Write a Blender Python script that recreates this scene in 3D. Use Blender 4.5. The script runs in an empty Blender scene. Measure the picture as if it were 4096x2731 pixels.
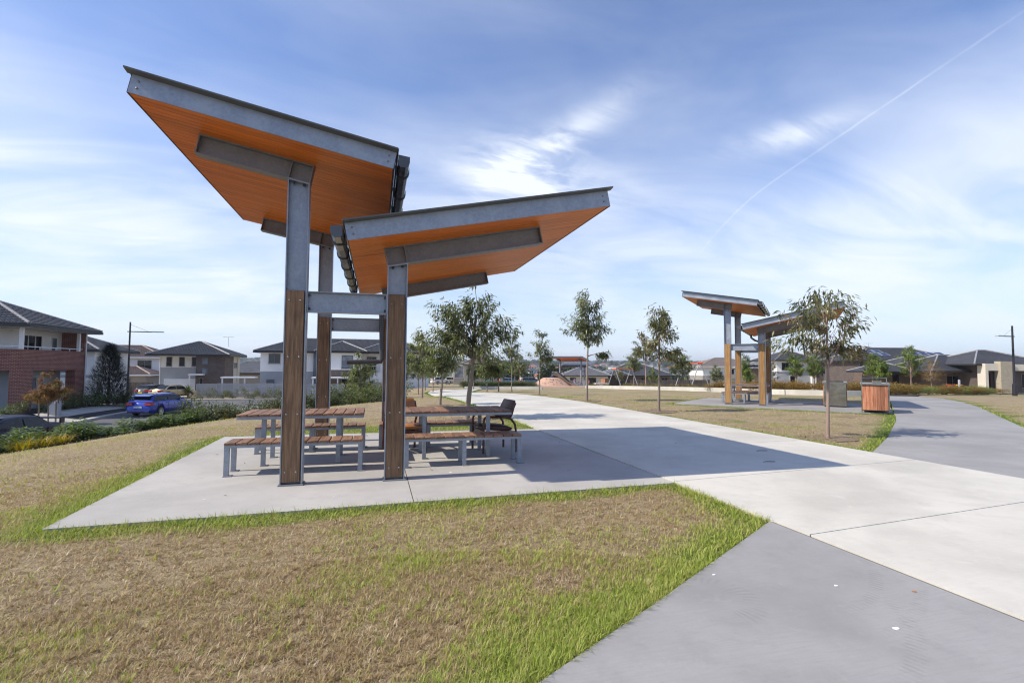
import bpy, bmesh, math, random
import numpy as np
from mathutils import Vector, Matrix
random.seed(7); rng = np.random.default_rng(7)
PI = math.pi; R = math.radians
S = bpy.context.scene
COL = S.collection

# ------------------------------------------------------------------ camera
cam_d = bpy.data.cameras.new('camera'); cam = bpy.data.objects.new('camera', cam_d); COL.objects.link(cam)
cam_d.sensor_width = 36; cam_d.lens = 17.84; cam_d.clip_start = .05; cam_d.clip_end = 20000
right = Vector((0.96605951, -0.25824172, 0.00634308)); up = Vector((-0.01870501, -0.04544091, 0.99879189)); back = right.cross(up)
cam.matrix_world = Matrix(((right.x, up.x, back.x, .97958), (right.y, up.y, back.y, -6.81059), (right.z, up.z, back.z, 1.46837), (0, 0, 0, 1)))
S.camera = cam
S.render.resolution_x = 1024; S.render.resolution_y = 682

# ------------------------------------------------------------------ light: sun, sky, exposure
SUN = Vector((1, .035, -.957)).normalized()          # direction the light travels
sd = bpy.data.lights.new('sun', 'SUN'); sd.energy = 4.5; sd.angle = R(.53); sd.color = (1, .905, .76)
so = bpy.data.objects.new('sun', sd); COL.objects.link(so); so.location = (-20, 0, 30)
so.rotation_euler = SUN.to_track_quat('-Z', 'Y').to_euler()
S.cycles.max_bounces = 6; S.cycles.diffuse_bounces = 3; S.cycles.glossy_bounces = 3; S.cycles.transmission_bounces = 4; S.cycles.transparent_max_bounces = 6; S.cycles.use_adaptive_sampling = True; S.cycles.adaptive_threshold = .02
S.cycles.caustics_reflective = False; S.cycles.caustics_refractive = False; S.cycles.use_denoising = True; S.cycles.denoising_prefilter = 'ACCURATE'; S.cycles.filter_width = 1.15; S.cycles.volume_bounces = 0
S.view_settings.view_transform = 'Standard'; S.view_settings.look = 'None'; S.view_settings.exposure = 0.33; S.view_settings.gamma = 1
W = bpy.data.worlds.new('World'); S.world = W; W.use_nodes = True
wn = W.node_tree.nodes; wl = W.node_tree.links; wn.clear()
class NT:                                              # small helper to chain nodes
    def __init__(s, nodes, links): s.n = nodes; s.l = links
    def add(s, t, **kw):
        nd = s.n.new(t)
        for k, v in kw.items(): setattr(nd, k, v)
        return nd
    def put(s, sock, v):
        if v is None: return
        if isinstance(v, bpy.types.NodeSocket): s.l.new(v, sock)
        else: sock.default_value = v
    def m(s, op, a, b=None, c=None, clamp=False):
        nd = s.n.new('ShaderNodeMath'); nd.operation = op; nd.use_clamp = clamp
        s.put(nd.inputs[0], a); s.put(nd.inputs[1], b); s.put(nd.inputs[2], c); return nd.outputs[0]
    def v(s, op, a, b=None):
        nd = s.n.new('ShaderNodeVectorMath'); nd.operation = op
        s.put(nd.inputs[0], a); s.put(nd.inputs[1], b); return nd.outputs['Value'] if op in ('DOT_PRODUCT', 'LENGTH', 'DISTANCE') else nd.outputs[0]
    def comb(s, x, y, z):
        nd = s.n.new('ShaderNodeCombineXYZ')
        for i, q in enumerate((x, y, z)): s.put(nd.inputs[i], q)
        return nd.outputs[0]
    def noise(s, vec, scale, detail=4, rough=.5, dist=0):
        nd = s.n.new('ShaderNodeTexNoise'); s.put(nd.inputs['Vector'], vec)
        nd.inputs['Scale'].default_value = scale; nd.inputs['Detail'].default_value = detail
        nd.inputs['Roughness'].default_value = rough; nd.inputs['Distortion'].default_value = dist; return nd.outputs[0]
    def ss(s, x, a, b):                                # smoothstep a..b -> 0..1
        nd = s.n.new('ShaderNodeMapRange'); nd.interpolation_type = 'SMOOTHSTEP'
        s.put(nd.inputs['Value'], x); nd.inputs['From Min'].default_value = a; nd.inputs['From Max'].default_value = b; return nd.outputs[0]
    def mr(s, x, a, b, c, d):
        nd = s.n.new('ShaderNodeMapRange'); s.put(nd.inputs['Value'], x)
        for k, q in zip(('From Min', 'From Max', 'To Min', 'To Max'), (a, b, c, d)): nd.inputs[k].default_value = q
        return nd.outputs[0]
    def mix(s, f, a, b, blend='MIX'):
        nd = s.n.new('ShaderNodeMix'); nd.data_type = 'RGBA'; nd.blend_type = blend
        s.put(nd.inputs[0], f)
        for i, q in ((6, a), (7, b)):
            s.put(nd.inputs[i], (q[0], q[1], q[2], 1) if isinstance(q, tuple) else q)
        return nd.outputs[2]
def build_sky():
    t = NT(wn, wl)
    sky = t.add('ShaderNodeTexSky', sky_type='NISHITA', sun_disc=False, sun_elevation=R(43.7), sun_rotation=R(-90), altitude=60, air_density=1.0, dust_density=.4, ozone_density=2.6)
    tc = t.add('ShaderNodeTexCoord'); d = t.v('NORMALIZE', tc.outputs['Generated'])
    sp = t.add('ShaderNodeSeparateXYZ'); wl.new(d, sp.inputs[0]); x, y, z = sp.outputs
    az = t.m('ARCTAN2', x, y); el = t.m('ARCSINE', z)
    zz = t.m('ADD', t.m('MAXIMUM', z, 0.0), .22)
    pl = t.comb(t.m('DIVIDE', x, zz), t.m('DIVIDE', y, zz), 0)                 # high flat cloud sheet
    mp = t.add('ShaderNodeMapping'); wl.new(pl, mp.inputs[0]); mp.inputs['Rotation'].default_value = (0, 0, R(-62)); mp.inputs['Scale'].default_value = (.7, 1.7, 1)
    big = t.noise(pl, .8, 4, .5, .5); fine = t.noise(mp.outputs[0], 1.7, 6, .56, .8); fib = t.noise(mp.outputs[0], 4.6, 7, .6, 1.4)
    low = t.ss(el, R(34), R(6))                                                # the sheet thickens toward the horizon
    veil = t.m('MULTIPLY', t.ss(t.m('ADD', t.m('MULTIPLY', big, .7), t.m('MULTIPLY', fine, .35)), .34, .78), t.m('ADD', t.m('MULTIPLY', low, .26), .33))
    def patch(a0, e0, ra, re, rot, amp):
        da = t.m('SUBTRACT', az, R(a0)); de = t.m('SUBTRACT', el, R(e0)); c, s_ = math.cos(R(rot)), math.sin(R(rot))
        u = t.m('DIVIDE', t.m('ADD', t.m('MULTIPLY', da, c), t.m('MULTIPLY', de, s_)), R(ra))
        w = t.m('DIVIDE', t.m('SUBTRACT', t.m('MULTIPLY', de, c), t.m('MULTIPLY', da, s_)), R(re))
        q = t.m('ADD', t.m('MULTIPLY', u, u), t.m('MULTIPLY', w, w))
        return t.m('MULTIPLY', t.m('POWER', 2.718, t.m('MULTIPLY', q, -1.0)), amp)
    wisp = t.ss(t.m('ADD', t.m('MULTIPLY', fib, .7), t.m('MULTIPLY', fine, .45)), .44, .74)
    pa = t.m('ADD', patch(14.5, 21.6, 6.0, 2.8, 8, .75), patch(22, 25.2, 7, 1.6, 24, .5))
    pa = t.m('ADD', pa, patch(44, 22.2, 5.2, 1.2, 4, .62))
    pa = t.m('ADD', pa, patch(20, 19.5, 9, 3.0, -14, .42))
    soft = t.m('ADD', patch(-27, 13, 22, 8.0, -20, 1.0), patch(58, 13, 22, 7.5, 12, .8))
    soft = t.m('ADD', soft, patch(24, 15.5, 22, 6.5, -4, .7))
    cl = t.m('ADD', veil, t.m('MULTIPLY', pa, t.m('ADD', t.m('MULTIPLY', wisp, .80), .22)))
    cl = t.m('ADD', cl, t.m('MULTIPLY', soft, t.m('ADD', t.m('MULTIPLY', t.ss(fine, .30, .70), .45), .28)))
    # contrail: a great circle that sags toward its old end
    n = (.55005661, -.13352131, -.82438449); al = t.v('DOT_PRODUCT', d, (.45771459, -.77746786, .43132479)); sg_ = t.m('MAXIMUM', t.m('SUBTRACT', t.m('MULTIPLY', al, -1.0), .1), 0.0)
    dist = t.m('SUBTRACT', t.v('DOT_PRODUCT', d, n), t.m('MULTIPLY', t.m('MULTIPLY', sg_, sg_), 1.15)); dist = t.m('ABSOLUTE', t.m('ADD', dist, t.m('MULTIPLY', t.m('SUBTRACT', t.noise(d, 30, 2), .5), .002)))
    front = t.m('GREATER_THAN', t.v('DOT_PRODUCT', d, (.6985, .6146, .3665)), .5)
    tr = t.m('MULTIPLY', t.m('MULTIPLY', t.ss(dist, .0027, .0003), front), t.m('MULTIPLY', t.ss(al, -.34, -.16), t.ss(al, .27, .13)))
    tr = t.m('MULTIPLY', tr, t.m('MULTIPLY', t.mr(t.noise(d, 18, 3), .3, .7, .25, 1.0), .20))
    cl = t.m('ADD', cl, tr); cl = t.m('MINIMUM', cl, .95)
    hor = t.m('MULTIPLY', t.ss(el, R(20), R(-1)), .62)
    skyc = t.mix(1.0, sky.outputs[0], SKYTINT, 'MULTIPLY')
    skyc = t.mix(hor, skyc, HORC)
    out = t.mix(cl, skyc, CLOUDC)
    bg = t.add('ShaderNodeBackground'); wl.new(out, bg.inputs[0]); bg.inputs[1].default_value = .1
    o = t.add('ShaderNodeOutputWorld'); wl.new(bg.outputs[0], o.inputs[0])
    W.cycles.sampling_method = 'MANUAL'; W.cycles.sample_map_resolution = 256
SKYTINT = (1.18, 1.28, 1.58); HORC = (6.2, 7.2, 8.5); CLOUDC = (8.1, 8.6, 9.4)
build_sky()

# ------------------------------------------------------------------ mesh helpers
class MB:
    def __init__(s): s.v = []; s.f = []; s.mi = []
    def add(s, vs, fs, mi=0):
        o = len(s.v); s.v += [tuple(p) for p in vs]
        for f in fs: s.f.append(tuple(i + o for i in f)); s.mi.append(mi)
        return s
    def box(s, x0, y0, z0, x1, y1, z1, mi=0):
        return s.add([(x0, y0, z0), (x1, y0, z0), (x1, y1, z0), (x0, y1, z0), (x0, y0, z1), (x1, y0, z1), (x1, y1, z1), (x0, y1, z1)],
                     [(3, 2, 1, 0), (4, 5, 6, 7), (0, 1, 5, 4), (1, 2, 6, 5), (2, 3, 7, 6), (3, 0, 4, 7)], mi)
    def bar(s, p, q, w, h, upv=(0, 0, 1), mi=0):       # box from p to q, w across, h along upv
        p = Vector(p); q = Vector(q); d = (q - p).normalized(); u = Vector(upv); sd_ = d.cross(u).normalized(); u = sd_.cross(d).normalized()
        a = sd_ * w / 2; b = u * h / 2
        vs = [p - a - b, p + a - b, p + a + b, p - a + b, q - a - b, q + a - b, q + a + b, q - a + b]
        return s.add(vs, [(0, 1, 2, 3), (7, 6, 5, 4), (0, 4, 5, 1), (1, 5, 6, 2), (2, 6, 7, 3), (3, 7, 4, 0)], mi)
    def tube(s, path, r, n=8, caps=True, mi=0):
        P = [Vector(p) for p in path]; rr = r if isinstance(r, (list, tuple)) else [r] * len(P); o = len(s.v); prev = None
        for i, p in enumerate(P):
            d = (P[min(i + 1, len(P) - 1)] - P[max(i - 1, 0)]).normalized()
            a = prev if prev is not None else (Vector((1, 0, 0)) if abs(d.x) < .8 else Vector((0, 1, 0)))
            a = (a - d * a.dot(d)).normalized(); prev = a; b = d.cross(a)
            for k in range(n):
                t = 2 * PI * k / n; s.v.append(tuple(p + (a * math.cos(t) + b * math.sin(t)) * rr[i]))
        for i in range(len(P) - 1):
            for k in range(n):
                s.f.append((o + i * n + k, o + i * n + (k + 1) % n, o + (i + 1) * n + (k + 1) % n, o + (i + 1) * n + k)); s.mi.append(mi)
        if caps:
            s.f.append(tuple(o + k for k in reversed(range(n)))); s.mi.append(mi)
            e = o + (len(P) - 1) * n; s.f.append(tuple(e + k for k in range(n))); s.mi.append(mi)
        return s
    def lathe(s, prof, n=12, c=(0, 0, 0), mi=0):       # profile of (r, z)
        o = len(s.v)
        for r, z in prof:
            for k in range(n): t = 2 * PI * k / n; s.v.append((c[0] + r * math.cos(t), c[1] + r * math.sin(t), c[2] + z))
        for i in range(len(prof) - 1):
            for k in range(n): s.f.append((o + i * n + k, o + i * n + (k + 1) % n, o + (i + 1) * n + (k + 1) % n, o + (i + 1) * n + k)); s.mi.append(mi)
        s.f.append(tuple(o + k for k in reversed(range(n)))); s.mi.append(mi)
        e = o + (len(prof) - 1) * n; s.f.append(tuple(e + k for k in range(n))); s.mi.append(mi)
        return s
    def prism(s, poly, z0, z1, mi=0):                  # ccw polygon in xy
        n = len(poly); vs = [(x, y, z0) for x, y in poly] + [(x, y, z1) for x, y in poly]
        fs = [tuple(reversed(range(n))), tuple(range(n, 2 * n))] + [(i, (i + 1) % n, n + (i + 1) % n, n + i) for i in range(n)]
        return s.add(vs, fs, mi)
    def loft(s, rings, caps=True, mi=0, closed=True):
        o = len(s.v); n = len(rings[0])
        for r in rings: s.v += [tuple(p) for p in r]
        for i in range(len(rings) - 1):
            for k in range(n if closed else n - 1):
                s.f.append((o + i * n + k, o + i * n + (k + 1) % n, o + (i + 1) * n + (k + 1) % n, o + (i + 1) * n + k)); s.mi.append(mi)
        if caps:
            s.f.append(tuple(o + k for k in reversed(range(n)))); s.mi.append(mi)
            e = o + (len(rings) - 1) * n; s.f.append(tuple(e + k for k in range(n))); s.mi.append(mi)
        return s
    def mesh(s, name, mats, smooth=35):
        me = bpy.data.meshes.new(name); me.from_pydata(s.v, [], s.f)
        for m_ in (mats if isinstance(mats, (list, tuple)) else [mats]): me.materials.append(m_)
        me.polygons.foreach_set('material_index', s.mi)
        if smooth: 
            me.shade_smooth(); me.set_sharp_from_angle(angle=R(smooth))
        me.update(); return me
    def build(s, name, mats, parent=None, smooth=35, loc=None):
        return obj(name, s.mesh(name, mats, smooth), parent, loc)
def obj(name, me, parent=None, loc=None, rz=0):
    o = bpy.data.objects.new(name, me); COL.objects.link(o)
    if parent is not None: o.parent = parent
    if loc is not None: o.location = loc
    if rz: o.rotation_euler = (0, 0, rz)
    return o
def tag(o, label=None, cat=None, group=None, kind=None):
    if label: o['label'] = label
    if cat: o['category'] = cat
    if group: o['group'] = group
    if kind: o['kind'] = kind
    return o
def thing(name, label, cat, loc=(0, 0, 0), rz=0, group=None):
    return tag(obj(name, None, None, loc, rz), label, cat, group)
def copy_tree(o, parent=None):
    c = o.copy(); COL.objects.link(c); c.parent = parent
    for ch in o.children: copy_tree(ch, c)
    return c
def dup(o, label, loc, rz=0, group=None, sc=None):
    c = copy_tree(o); c.location = loc; c.rotation_euler = (0, 0, rz)
    if sc: c.scale = sc if isinstance(sc, tuple) else (sc, sc, sc)
    c['label'] = label
    if group: c['group'] = group
    return c
def bevel(o, w=.004, seg=1):
    m_ = o.modifiers.new('bevel', 'BEVEL'); m_.width = w; m_.segments = seg; m_.limit_method = 'ANGLE'; return o

# ------------------------------------------------------------------ terrain
HY = [-30, 4.7, 7.4, 10, 13.3, 19.3, 24.5, 36, 60, 200]; HX = [-11, -8.2, -7.3, -6.5, -5, -1.2, 1.3, 2.2, 3, 6]
def terrain(x, y):
    x = np.asarray(x, float); y = np.asarray(y, float)
    s0 = np.maximum(0, y - 12); zp = -.03 * s0 * s0 / (s0 + 6)
    e = np.maximum(0, x - 25); zp = zp - .022 * e * e / (e + 8)
    zs = np.interp(y, [33, 66, 115, 200], [-2, -2.5, -3.1, -5])
    zs = zs + .42 * np.clip((-16.2 - x) / 2.5, 0, 1) * np.clip((44 - y) / 4, 0, 1)
    s = x - np.interp(y, HY, HX); w = np.interp(s, [-3.0, -2.2, 0, 1.5, 4, 6], [1, .92, .31, .18, .035, 0])
    zn = zp * (1 - w) + zs * w
    r = np.hypot(x, y)
    zf = np.interp(r, [150, 250, 400, 700, 1000, 2000, 4000, 9000], [-4.2, -8, -9, -5, 0, 12, 30, 30])
    b = np.clip((r - 125) / 100, 0, 1); b = b * b * (3 - 2 * b)
    return zn * (1 - b) + zf * b
def T(x, y): return float(terrain(x, y))

# ------------------------------------------------------------------ materials
def new_mat(name):
    m_ = bpy.data.materials.new(name); m_.use_nodes = True; nt = m_.node_tree; nt.nodes.clear()
    t = NT(nt.nodes, nt.links); b = t.add('ShaderNodeBsdfPrincipled'); o = t.add('ShaderNodeOutputMaterial'); nt.links.new(b.outputs[0], o.inputs[0])
    return m_, t, b, o
def setp(t, b, **kw):
    names = dict(color='Base Color', rough='Roughness', metal='Metallic', spec='Specular IOR Level', coat='Coat Weight', alpha='Alpha', trans='Transmission Weight', normal='Normal', ior='IOR', sheen='Sheen Weight')
    for k, v_ in kw.items():
        if k == 'color' and isinstance(v_, tuple): v_ = (v_[0], v_[1], v_[2], 1)
        t.put(b.inputs[names[k]], v_)
def coords(t, space):
    if space == 'world': return t.add('ShaderNodeNewGeometry').outputs['Position']
    return t.add('ShaderNodeTexCoord').outputs['Object']
def scaled(t, vec, sc):
    mp = t.add('ShaderNodeMapping'); t.l.new(vec, mp.inputs[0]); mp.inputs['Scale'].default_value = sc; return mp.outputs[0]
def bump(t, h, strength=.3, dist=.01):
    nd = t.add('ShaderNodeBump'); t.put(nd.inputs['Height'], h); nd.inputs['Strength'].default_value = strength; nd.inputs['Distance'].default_value = dist; return nd.outputs[0]
def pm(name, col, rough=.6, metal=0, var=.12, scale=4, stretch=(1, 1, 1), rnd=.0, bmp=0, bscale=60, coat=0, spec=.5, space='object', col2=None, fine=0, fscale=80, rvar=.0):
    m_, t, b, o = new_mat(name); c = scaled(t, coords(t, space), stretch)
    n1 = t.noise(c, scale, 5, .55, .2)
    dark = tuple(q * (1 - var) for q in col); lite = tuple(min(1, q * (1 + var)) for q in col) if col2 is None else col2
    cc = t.mix(t.mr(n1, .3, .7, 0, 1), dark, lite)
    if fine:
        n2 = t.noise(c, fscale, 3, .6); cc = t.mix(1, cc, t.mix(t.mr(n2, .3, .7, 0, 1), (1 - fine,) * 3, (1 + fine * .6,) * 3), 'MULTIPLY')
    if rnd:
        oi = t.add('ShaderNodeObjectInfo'); cc = t.mix(1, cc, t.mix(oi.outputs['Random'], (1 - rnd,) * 3, (1 + rnd,) * 3), 'MULTIPLY')
    setp(t, b, color=cc, rough=t.mr(n1, .3, .7, rough - rvar, rough + rvar) if rvar else rough, metal=metal, spec=spec, coat=coat)
    if bmp: setp(t, b, normal=bump(t, t.noise(c, bscale, 4, .6), bmp, .006))
    return m_
def wood(name, a, bcol, axis='x', rnd=.2, rough=.62, gs=9, bmp=.25, stain=.25):
    m_, t, b, o = new_mat(name); oi = t.add('ShaderNodeObjectInfo'); c = coords(t, 'object')
    c = t.v('ADD', c, t.comb(t.m('MULTIPLY', oi.outputs['Random'], 17), t.m('MULTIPLY', oi.outputs['Random'], 41), t.m('MULTIPLY', oi.outputs['Random'], 29)))
    sc = {'x': (.35, 6, 6), 'y': (6, .35, 6), 'z': (6, 6, .35)}[axis]
    g = scaled(t, c, sc); n1 = t.noise(g, gs, 6, .6, .35); n2 = t.noise(c, 2.2, 3, .5); n3 = t.noise(scaled(t, c, tuple(q * 4 for q in sc)), gs, 3, .5)
    cc = t.mix(t.ss(n1, .32, .68), a, bcol); cc = t.mix(t.m('MULTIPLY', t.ss(n2, .5, .75), stain), cc, tuple(q * .45 for q in a))
    cc = t.mix(t.m('MULTIPLY', t.ss(n3, .55, .7), .35), cc, tuple(q * .5 for q in a))
    cc = t.mix(1, cc, t.mix(oi.outputs['Random'], (1 - rnd,) * 3, (1 + rnd,) * 3), 'MULTIPLY')
    setp(t, b, color=cc, rough=rough, spec=.35, normal=bump(t, t.m('ADD', n1, n3), bmp, .004)); return m_
def galv(name, base=(.285, .318, .37), metal=.35, rough=.42):
    m_, t, b, o = new_mat(name); c = coords(t, 'object')
    vo = t.add('ShaderNodeTexVoronoi'); t.l.new(c, vo.inputs['Vector']); vo.inputs['Scale'].default_value = 55
    n1 = t.noise(c, 3.2, 6, .65, .4); n2 = t.noise(c, 22, 4, .6); n3 = t.noise(scaled(t, c, (3, 3, .5)), 5, 4, .6)
    sp = t.add('ShaderNodeSeparateColor'); t.l.new(vo.outputs['Color'], sp.inputs[0])
    k = t.m('ADD', t.m('MULTIPLY', n1, .7), t.m('MULTIPLY', n2, .3))
    cc = t.mix(t.ss(k, .36, .66), tuple(q * .82 for q in base), tuple(q * 1.16 for q in base))
    cc = t.mix(t.m('MULTIPLY', sp.outputs[0], .22), cc, tuple(q * 1.45 for q in base))
    cc = t.mix(t.m('MULTIPLY', t.ss(n3, .62, .80), .28), cc, tuple(min(1, q * 1.9) for q in base))
    setp(t, b, color=cc, metal=metal, rough=t.mr(n1, .3, .7, rough - .1, rough + .12), spec=.5, normal=bump(t, n2, .08, .003)); return m_
M = {}
M['galv'] = galv('galvanised_steel')
M['galv_dull'] = galv('galvanised_steel_dull', (.215, .22, .235), .35, .55)
M['clad'] = wood('weathered_cladding', (.125, .072, .040), (.27, .16, .085), 'z', .16, .62, 7, .3, .55)
M['slat'] = wood('hardwood_slat', (.15, .082, .048), (.30, .175, .11), 'y', .22, .6, 8, .3, .3)
M['soffit'] = wood('orange_soffit_board', (.56, .140, .012), (.72, .20, .020), 'x', .13, .42, 5, .12, .18)
M['bolt'] = pm('zinc_bolt', (.22, .22, .225), .45, .6, .1)
M['boltdark'] = pm('dark_bolt', (.05, .055, .07), .45, .6, .1)
M['gutter'] = pm('dark_gutter', (.055, .056, .06), .22, .0, .15, 3, spec=.6, coat=.3)
M['sheet'] = pm('roof_sheet', (.27, .285, .30), .4, .5, .15, 3)
M['pipe'] = pm('dark_downpipe', (.045, .045, .05), .35, 0, .1)
def foliage(name, cols, trans=.35, rough=.5, var=.25):
    """leaf material: three natural leaf tones picked by a per-leaf attribute"""
    m_, t, b, o = new_mat(name); at_ = t.add('ShaderNodeAttribute'); at_.attribute_name = 'tone'
    rp = t.add('ShaderNodeValToRGB'); t.l.new(at_.outputs['Fac'], rp.inputs[0]); el_ = rp.color_ramp.elements
    el_[0].color = (*cols[0], 1); el_[1].color = (*cols[-1], 1)
    for i in range(1, len(cols) - 1): el_.new(i / (len(cols) - 1)).color = (*cols[i], 1)
    cc = rp.outputs[0]; setp(t, b, color=cc, rough=rough, spec=.35)
    tr = t.add('ShaderNodeBsdfTranslucent'); t.l.new(t.mix(1, cc, (1.25, 1.3, .8), 'MULTIPLY'), tr.inputs[0])
    mx = t.add('ShaderNodeMixShader'); mx.inputs[0].default_value = trans
    t.l.new(b.outputs[0], mx.inputs[1]); t.l.new(tr.outputs[0], mx.inputs[2]); t.l.new(mx.outputs[0], o.inputs[0]); return m_
# ------------------------------------------------------------------ the ground plan (metres; pad surface is z = 0)
PAD = [(-1.86, -1.32), (4.69, -1.02), (4.60, 4.70), (-1.98, 4.74)]
PATH = [(4.70, -11), (9.45, -11), (9.40, .24), (9.40, 16), (9.42, 21.5), (9.0, 24.8), (8.2, 26.5), (7.35, 26.9), (7.5, 29), (8.5, 33), (9.3, 36), (10.2, 39.2), (7.0, 40.2), (5.6, 38), (4.9, 33), (4.6, 27), (4.6, 19), (4.67, 14), (4.70, 5.05), (4.62, 4.7), (4.70, -1.0)]
GREY = [(4.672, -11), (4.672, -2.655), (2.65, -3.93), (1.73, -4.49), (-1.0, -6.15), (-7, -9.8), (-7, -11)]
CURVE = [(9.42, -6), (9.42, .24), (11.64, 1.73), (14.91, 4.11), (16.2, 5.1), (17.6, 6.25), (19.96, 8.17), (23.31, 10.88), (26.4, 13.9), (28.4, 15.6), (30.1, 15.0), (28.9, 12.6), (26.2, 9.9), (23.89, 7.86), (16.82, 2.32), (13.0, -1.2), (11.2, -6)]
PAD2 = [(12.75, 11.58), (16.6, 6.7), (17.5, 6.2), (20.0, 8.3), (20.6, 9.6), (16.8, 14.95)]
def inpoly(px, py, poly):
    px = np.asarray(px); py = np.asarray(py); r = np.zeros(px.shape, bool); n = len(poly)
    for i in range(n):
        x0, y0 = poly[i]; x1, y1 = poly[(i + 1) % n]
        if y0 == y1: continue
        c = ((y0 > py) != (y1 > py)) & (px < (x1 - x0) * (py - y0) / (y1 - y0) + x0); r ^= c
    return r
def dist_poly(px, py, poly, closed=True):
    px = np.asarray(px, float); py = np.asarray(py, float); d = np.full(px.shape, 1e9); n = len(poly)
    for i in range(n if closed else n - 1):
        x0, y0 = poly[i]; x1, y1 = poly[(i + 1) % n]; dx, dy = x1 - x0, y1 - y0
        t = np.clip(((px - x0) * dx + (py - y0) * dy) / (dx * dx + dy * dy + 1e-9), 0, 1)
        d = np.minimum(d, np.hypot(px - x0 - t * dx, py - y0 - t * dy))
    return d
HARD = [PAD, PATH, GREY, CURVE, PAD2]
BED = [(-8.6, 2), (-7.3, 6.4), (-6.3, 9.3), (-4.8, 12.5), (-1.5, 18.5), (1.0, 23.2), (2.1, 27), (2.4, 34), (1, 36), (-1.5, 30), (-5, 22), (-8.4, 15), (-10.2, 10), (-11.5, 2)]
_tab = rng.random((64, 64, 8))
def vnoise(x, y, k=0):
    x = np.asarray(x, float); y = np.asarray(y, float); xi = np.floor(x).astype(int); yi = np.floor(y).astype(int); fx = x - xi; fy = y - yi
    fx = fx * fx * (3 - 2 * fx); fy = fy * fy * (3 - 2 * fy); g = lambda a, b: _tab[a % 64, b % 64, k]
    return (g(xi, yi) * (1 - fx) + g(xi + 1, yi) * fx) * (1 - fy) + (g(xi, yi + 1) * (1 - fx) + g(xi + 1, yi + 1) * fx) * fy
def fbm(x, y, k=0): return .5 * vnoise(x, y, k) + .3 * vnoise(x * 2.1 + 5, y * 2.1 + 9, k) + .2 * vnoise(x * 4.3 + 1, y * 4.3 + 3, k)
def greenness(x, y):
    """how green the turf is: lush along the concrete edges, dried out in the open"""
    d = np.minimum.reduce([dist_poly(x, y, p) for p in HARD])
    wd = .09 + .36 * fbm(x * .45, y * .45, 1) + .22 * fbm(x * 2.2, y * 2.2, 6)
    # the wet strip beside the foreground slab and around the tree row is wider
    near = np.clip(1 - dist_poly(x, y, [(4.68, -2.66), (2.65, -3.93), (1.73, -4.49), (-1.0, -6.15)], False) / 1.2, 0, 1); wd = wd + .22 * near
    g = np.clip(1.25 - d / np.maximum(wd, .1), 0, 1)
    back = np.clip(1 - np.abs(y - 5.6) / 1.1, 0, 1) * (x < 4.6) * (x > -1.5); g = np.maximum(g, back * .95)
    lf = np.clip(1 - np.abs(x + 2.2 - .2 * np.sin(y)) / .6, 0, 1) * (y < 4.9) * (y > -1.4) * .5; g = np.maximum(g, lf)
    pt = np.clip((fbm(x * 1.5 + 3, y * 1.5 + 7, 2) - .46) * 1.5, 0, .30); p2 = np.clip((fbm(x * .22 + 13, y * .22 + 2, 4) - .42) * 4, 0, 1)
    farl = (x > 9) * .20 + np.clip((y - 8) / 30, 0, .25)
    q = np.maximum(g, pt * (.35 + .65 * p2)) + farl * fbm(x * .5, y * .5, 5)
    return np.clip(q + (q > .03) * .75 * (fbm(x * 3.1 + 2, y * 3.1 + 8, 6) - .52), 0, 1)
def ground():
    def axis(lo, a, b, hi, f, m_, c):
        fine = np.arange(a, b, f); l = []; q = a; st = f
        while q > lo: st = min(st * 1.22, 900) if q < a - 40 else (c if q < a - 6 else m_); q -= st; l.append(q)
        r = []; q = fine[-1]; st = f
        while q < hi: st = min(max(st, c) * 1.12, 600) if q > b + 90 else (c if q > b + 8 else m_); q += st; r.append(q)
        return np.array(l[::-1] + list(fine) + r)
    xs = axis(-9000, -10, 12, 9000, .22, .6, 1.5); ys = axis(-600, -9, 22, 9000, .22, .6, 1.5)
    X, Y = np.meshgrid(xs, ys); Z = terrain(X, Y) - .03 + (fbm(X * 1.3, Y * 1.3, 3) - .5) * .02
    n, m_ = X.shape; me = bpy.data.meshes.new('lawn')
    idx = np.arange(n * m_).reshape(n, m_); q = np.stack([idx[:-1, :-1], idx[:-1, 1:], idx[1:, 1:], idx[1:, :-1]], -1).reshape(-1, 4)
    me.from_pydata(np.stack([X, Y, Z], -1).reshape(-1, 3).tolist(), [], q.tolist())
    a = me.attributes.new('green', 'FLOAT', 'POINT'); a.data.foreach_set('value', greenness(X.ravel(), Y.ravel()).astype(np.float32))
    me.shade_smooth(); me.materials.append(M['lawn']); o = obj('lawn', me); tag(o, kind='structure')
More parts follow.
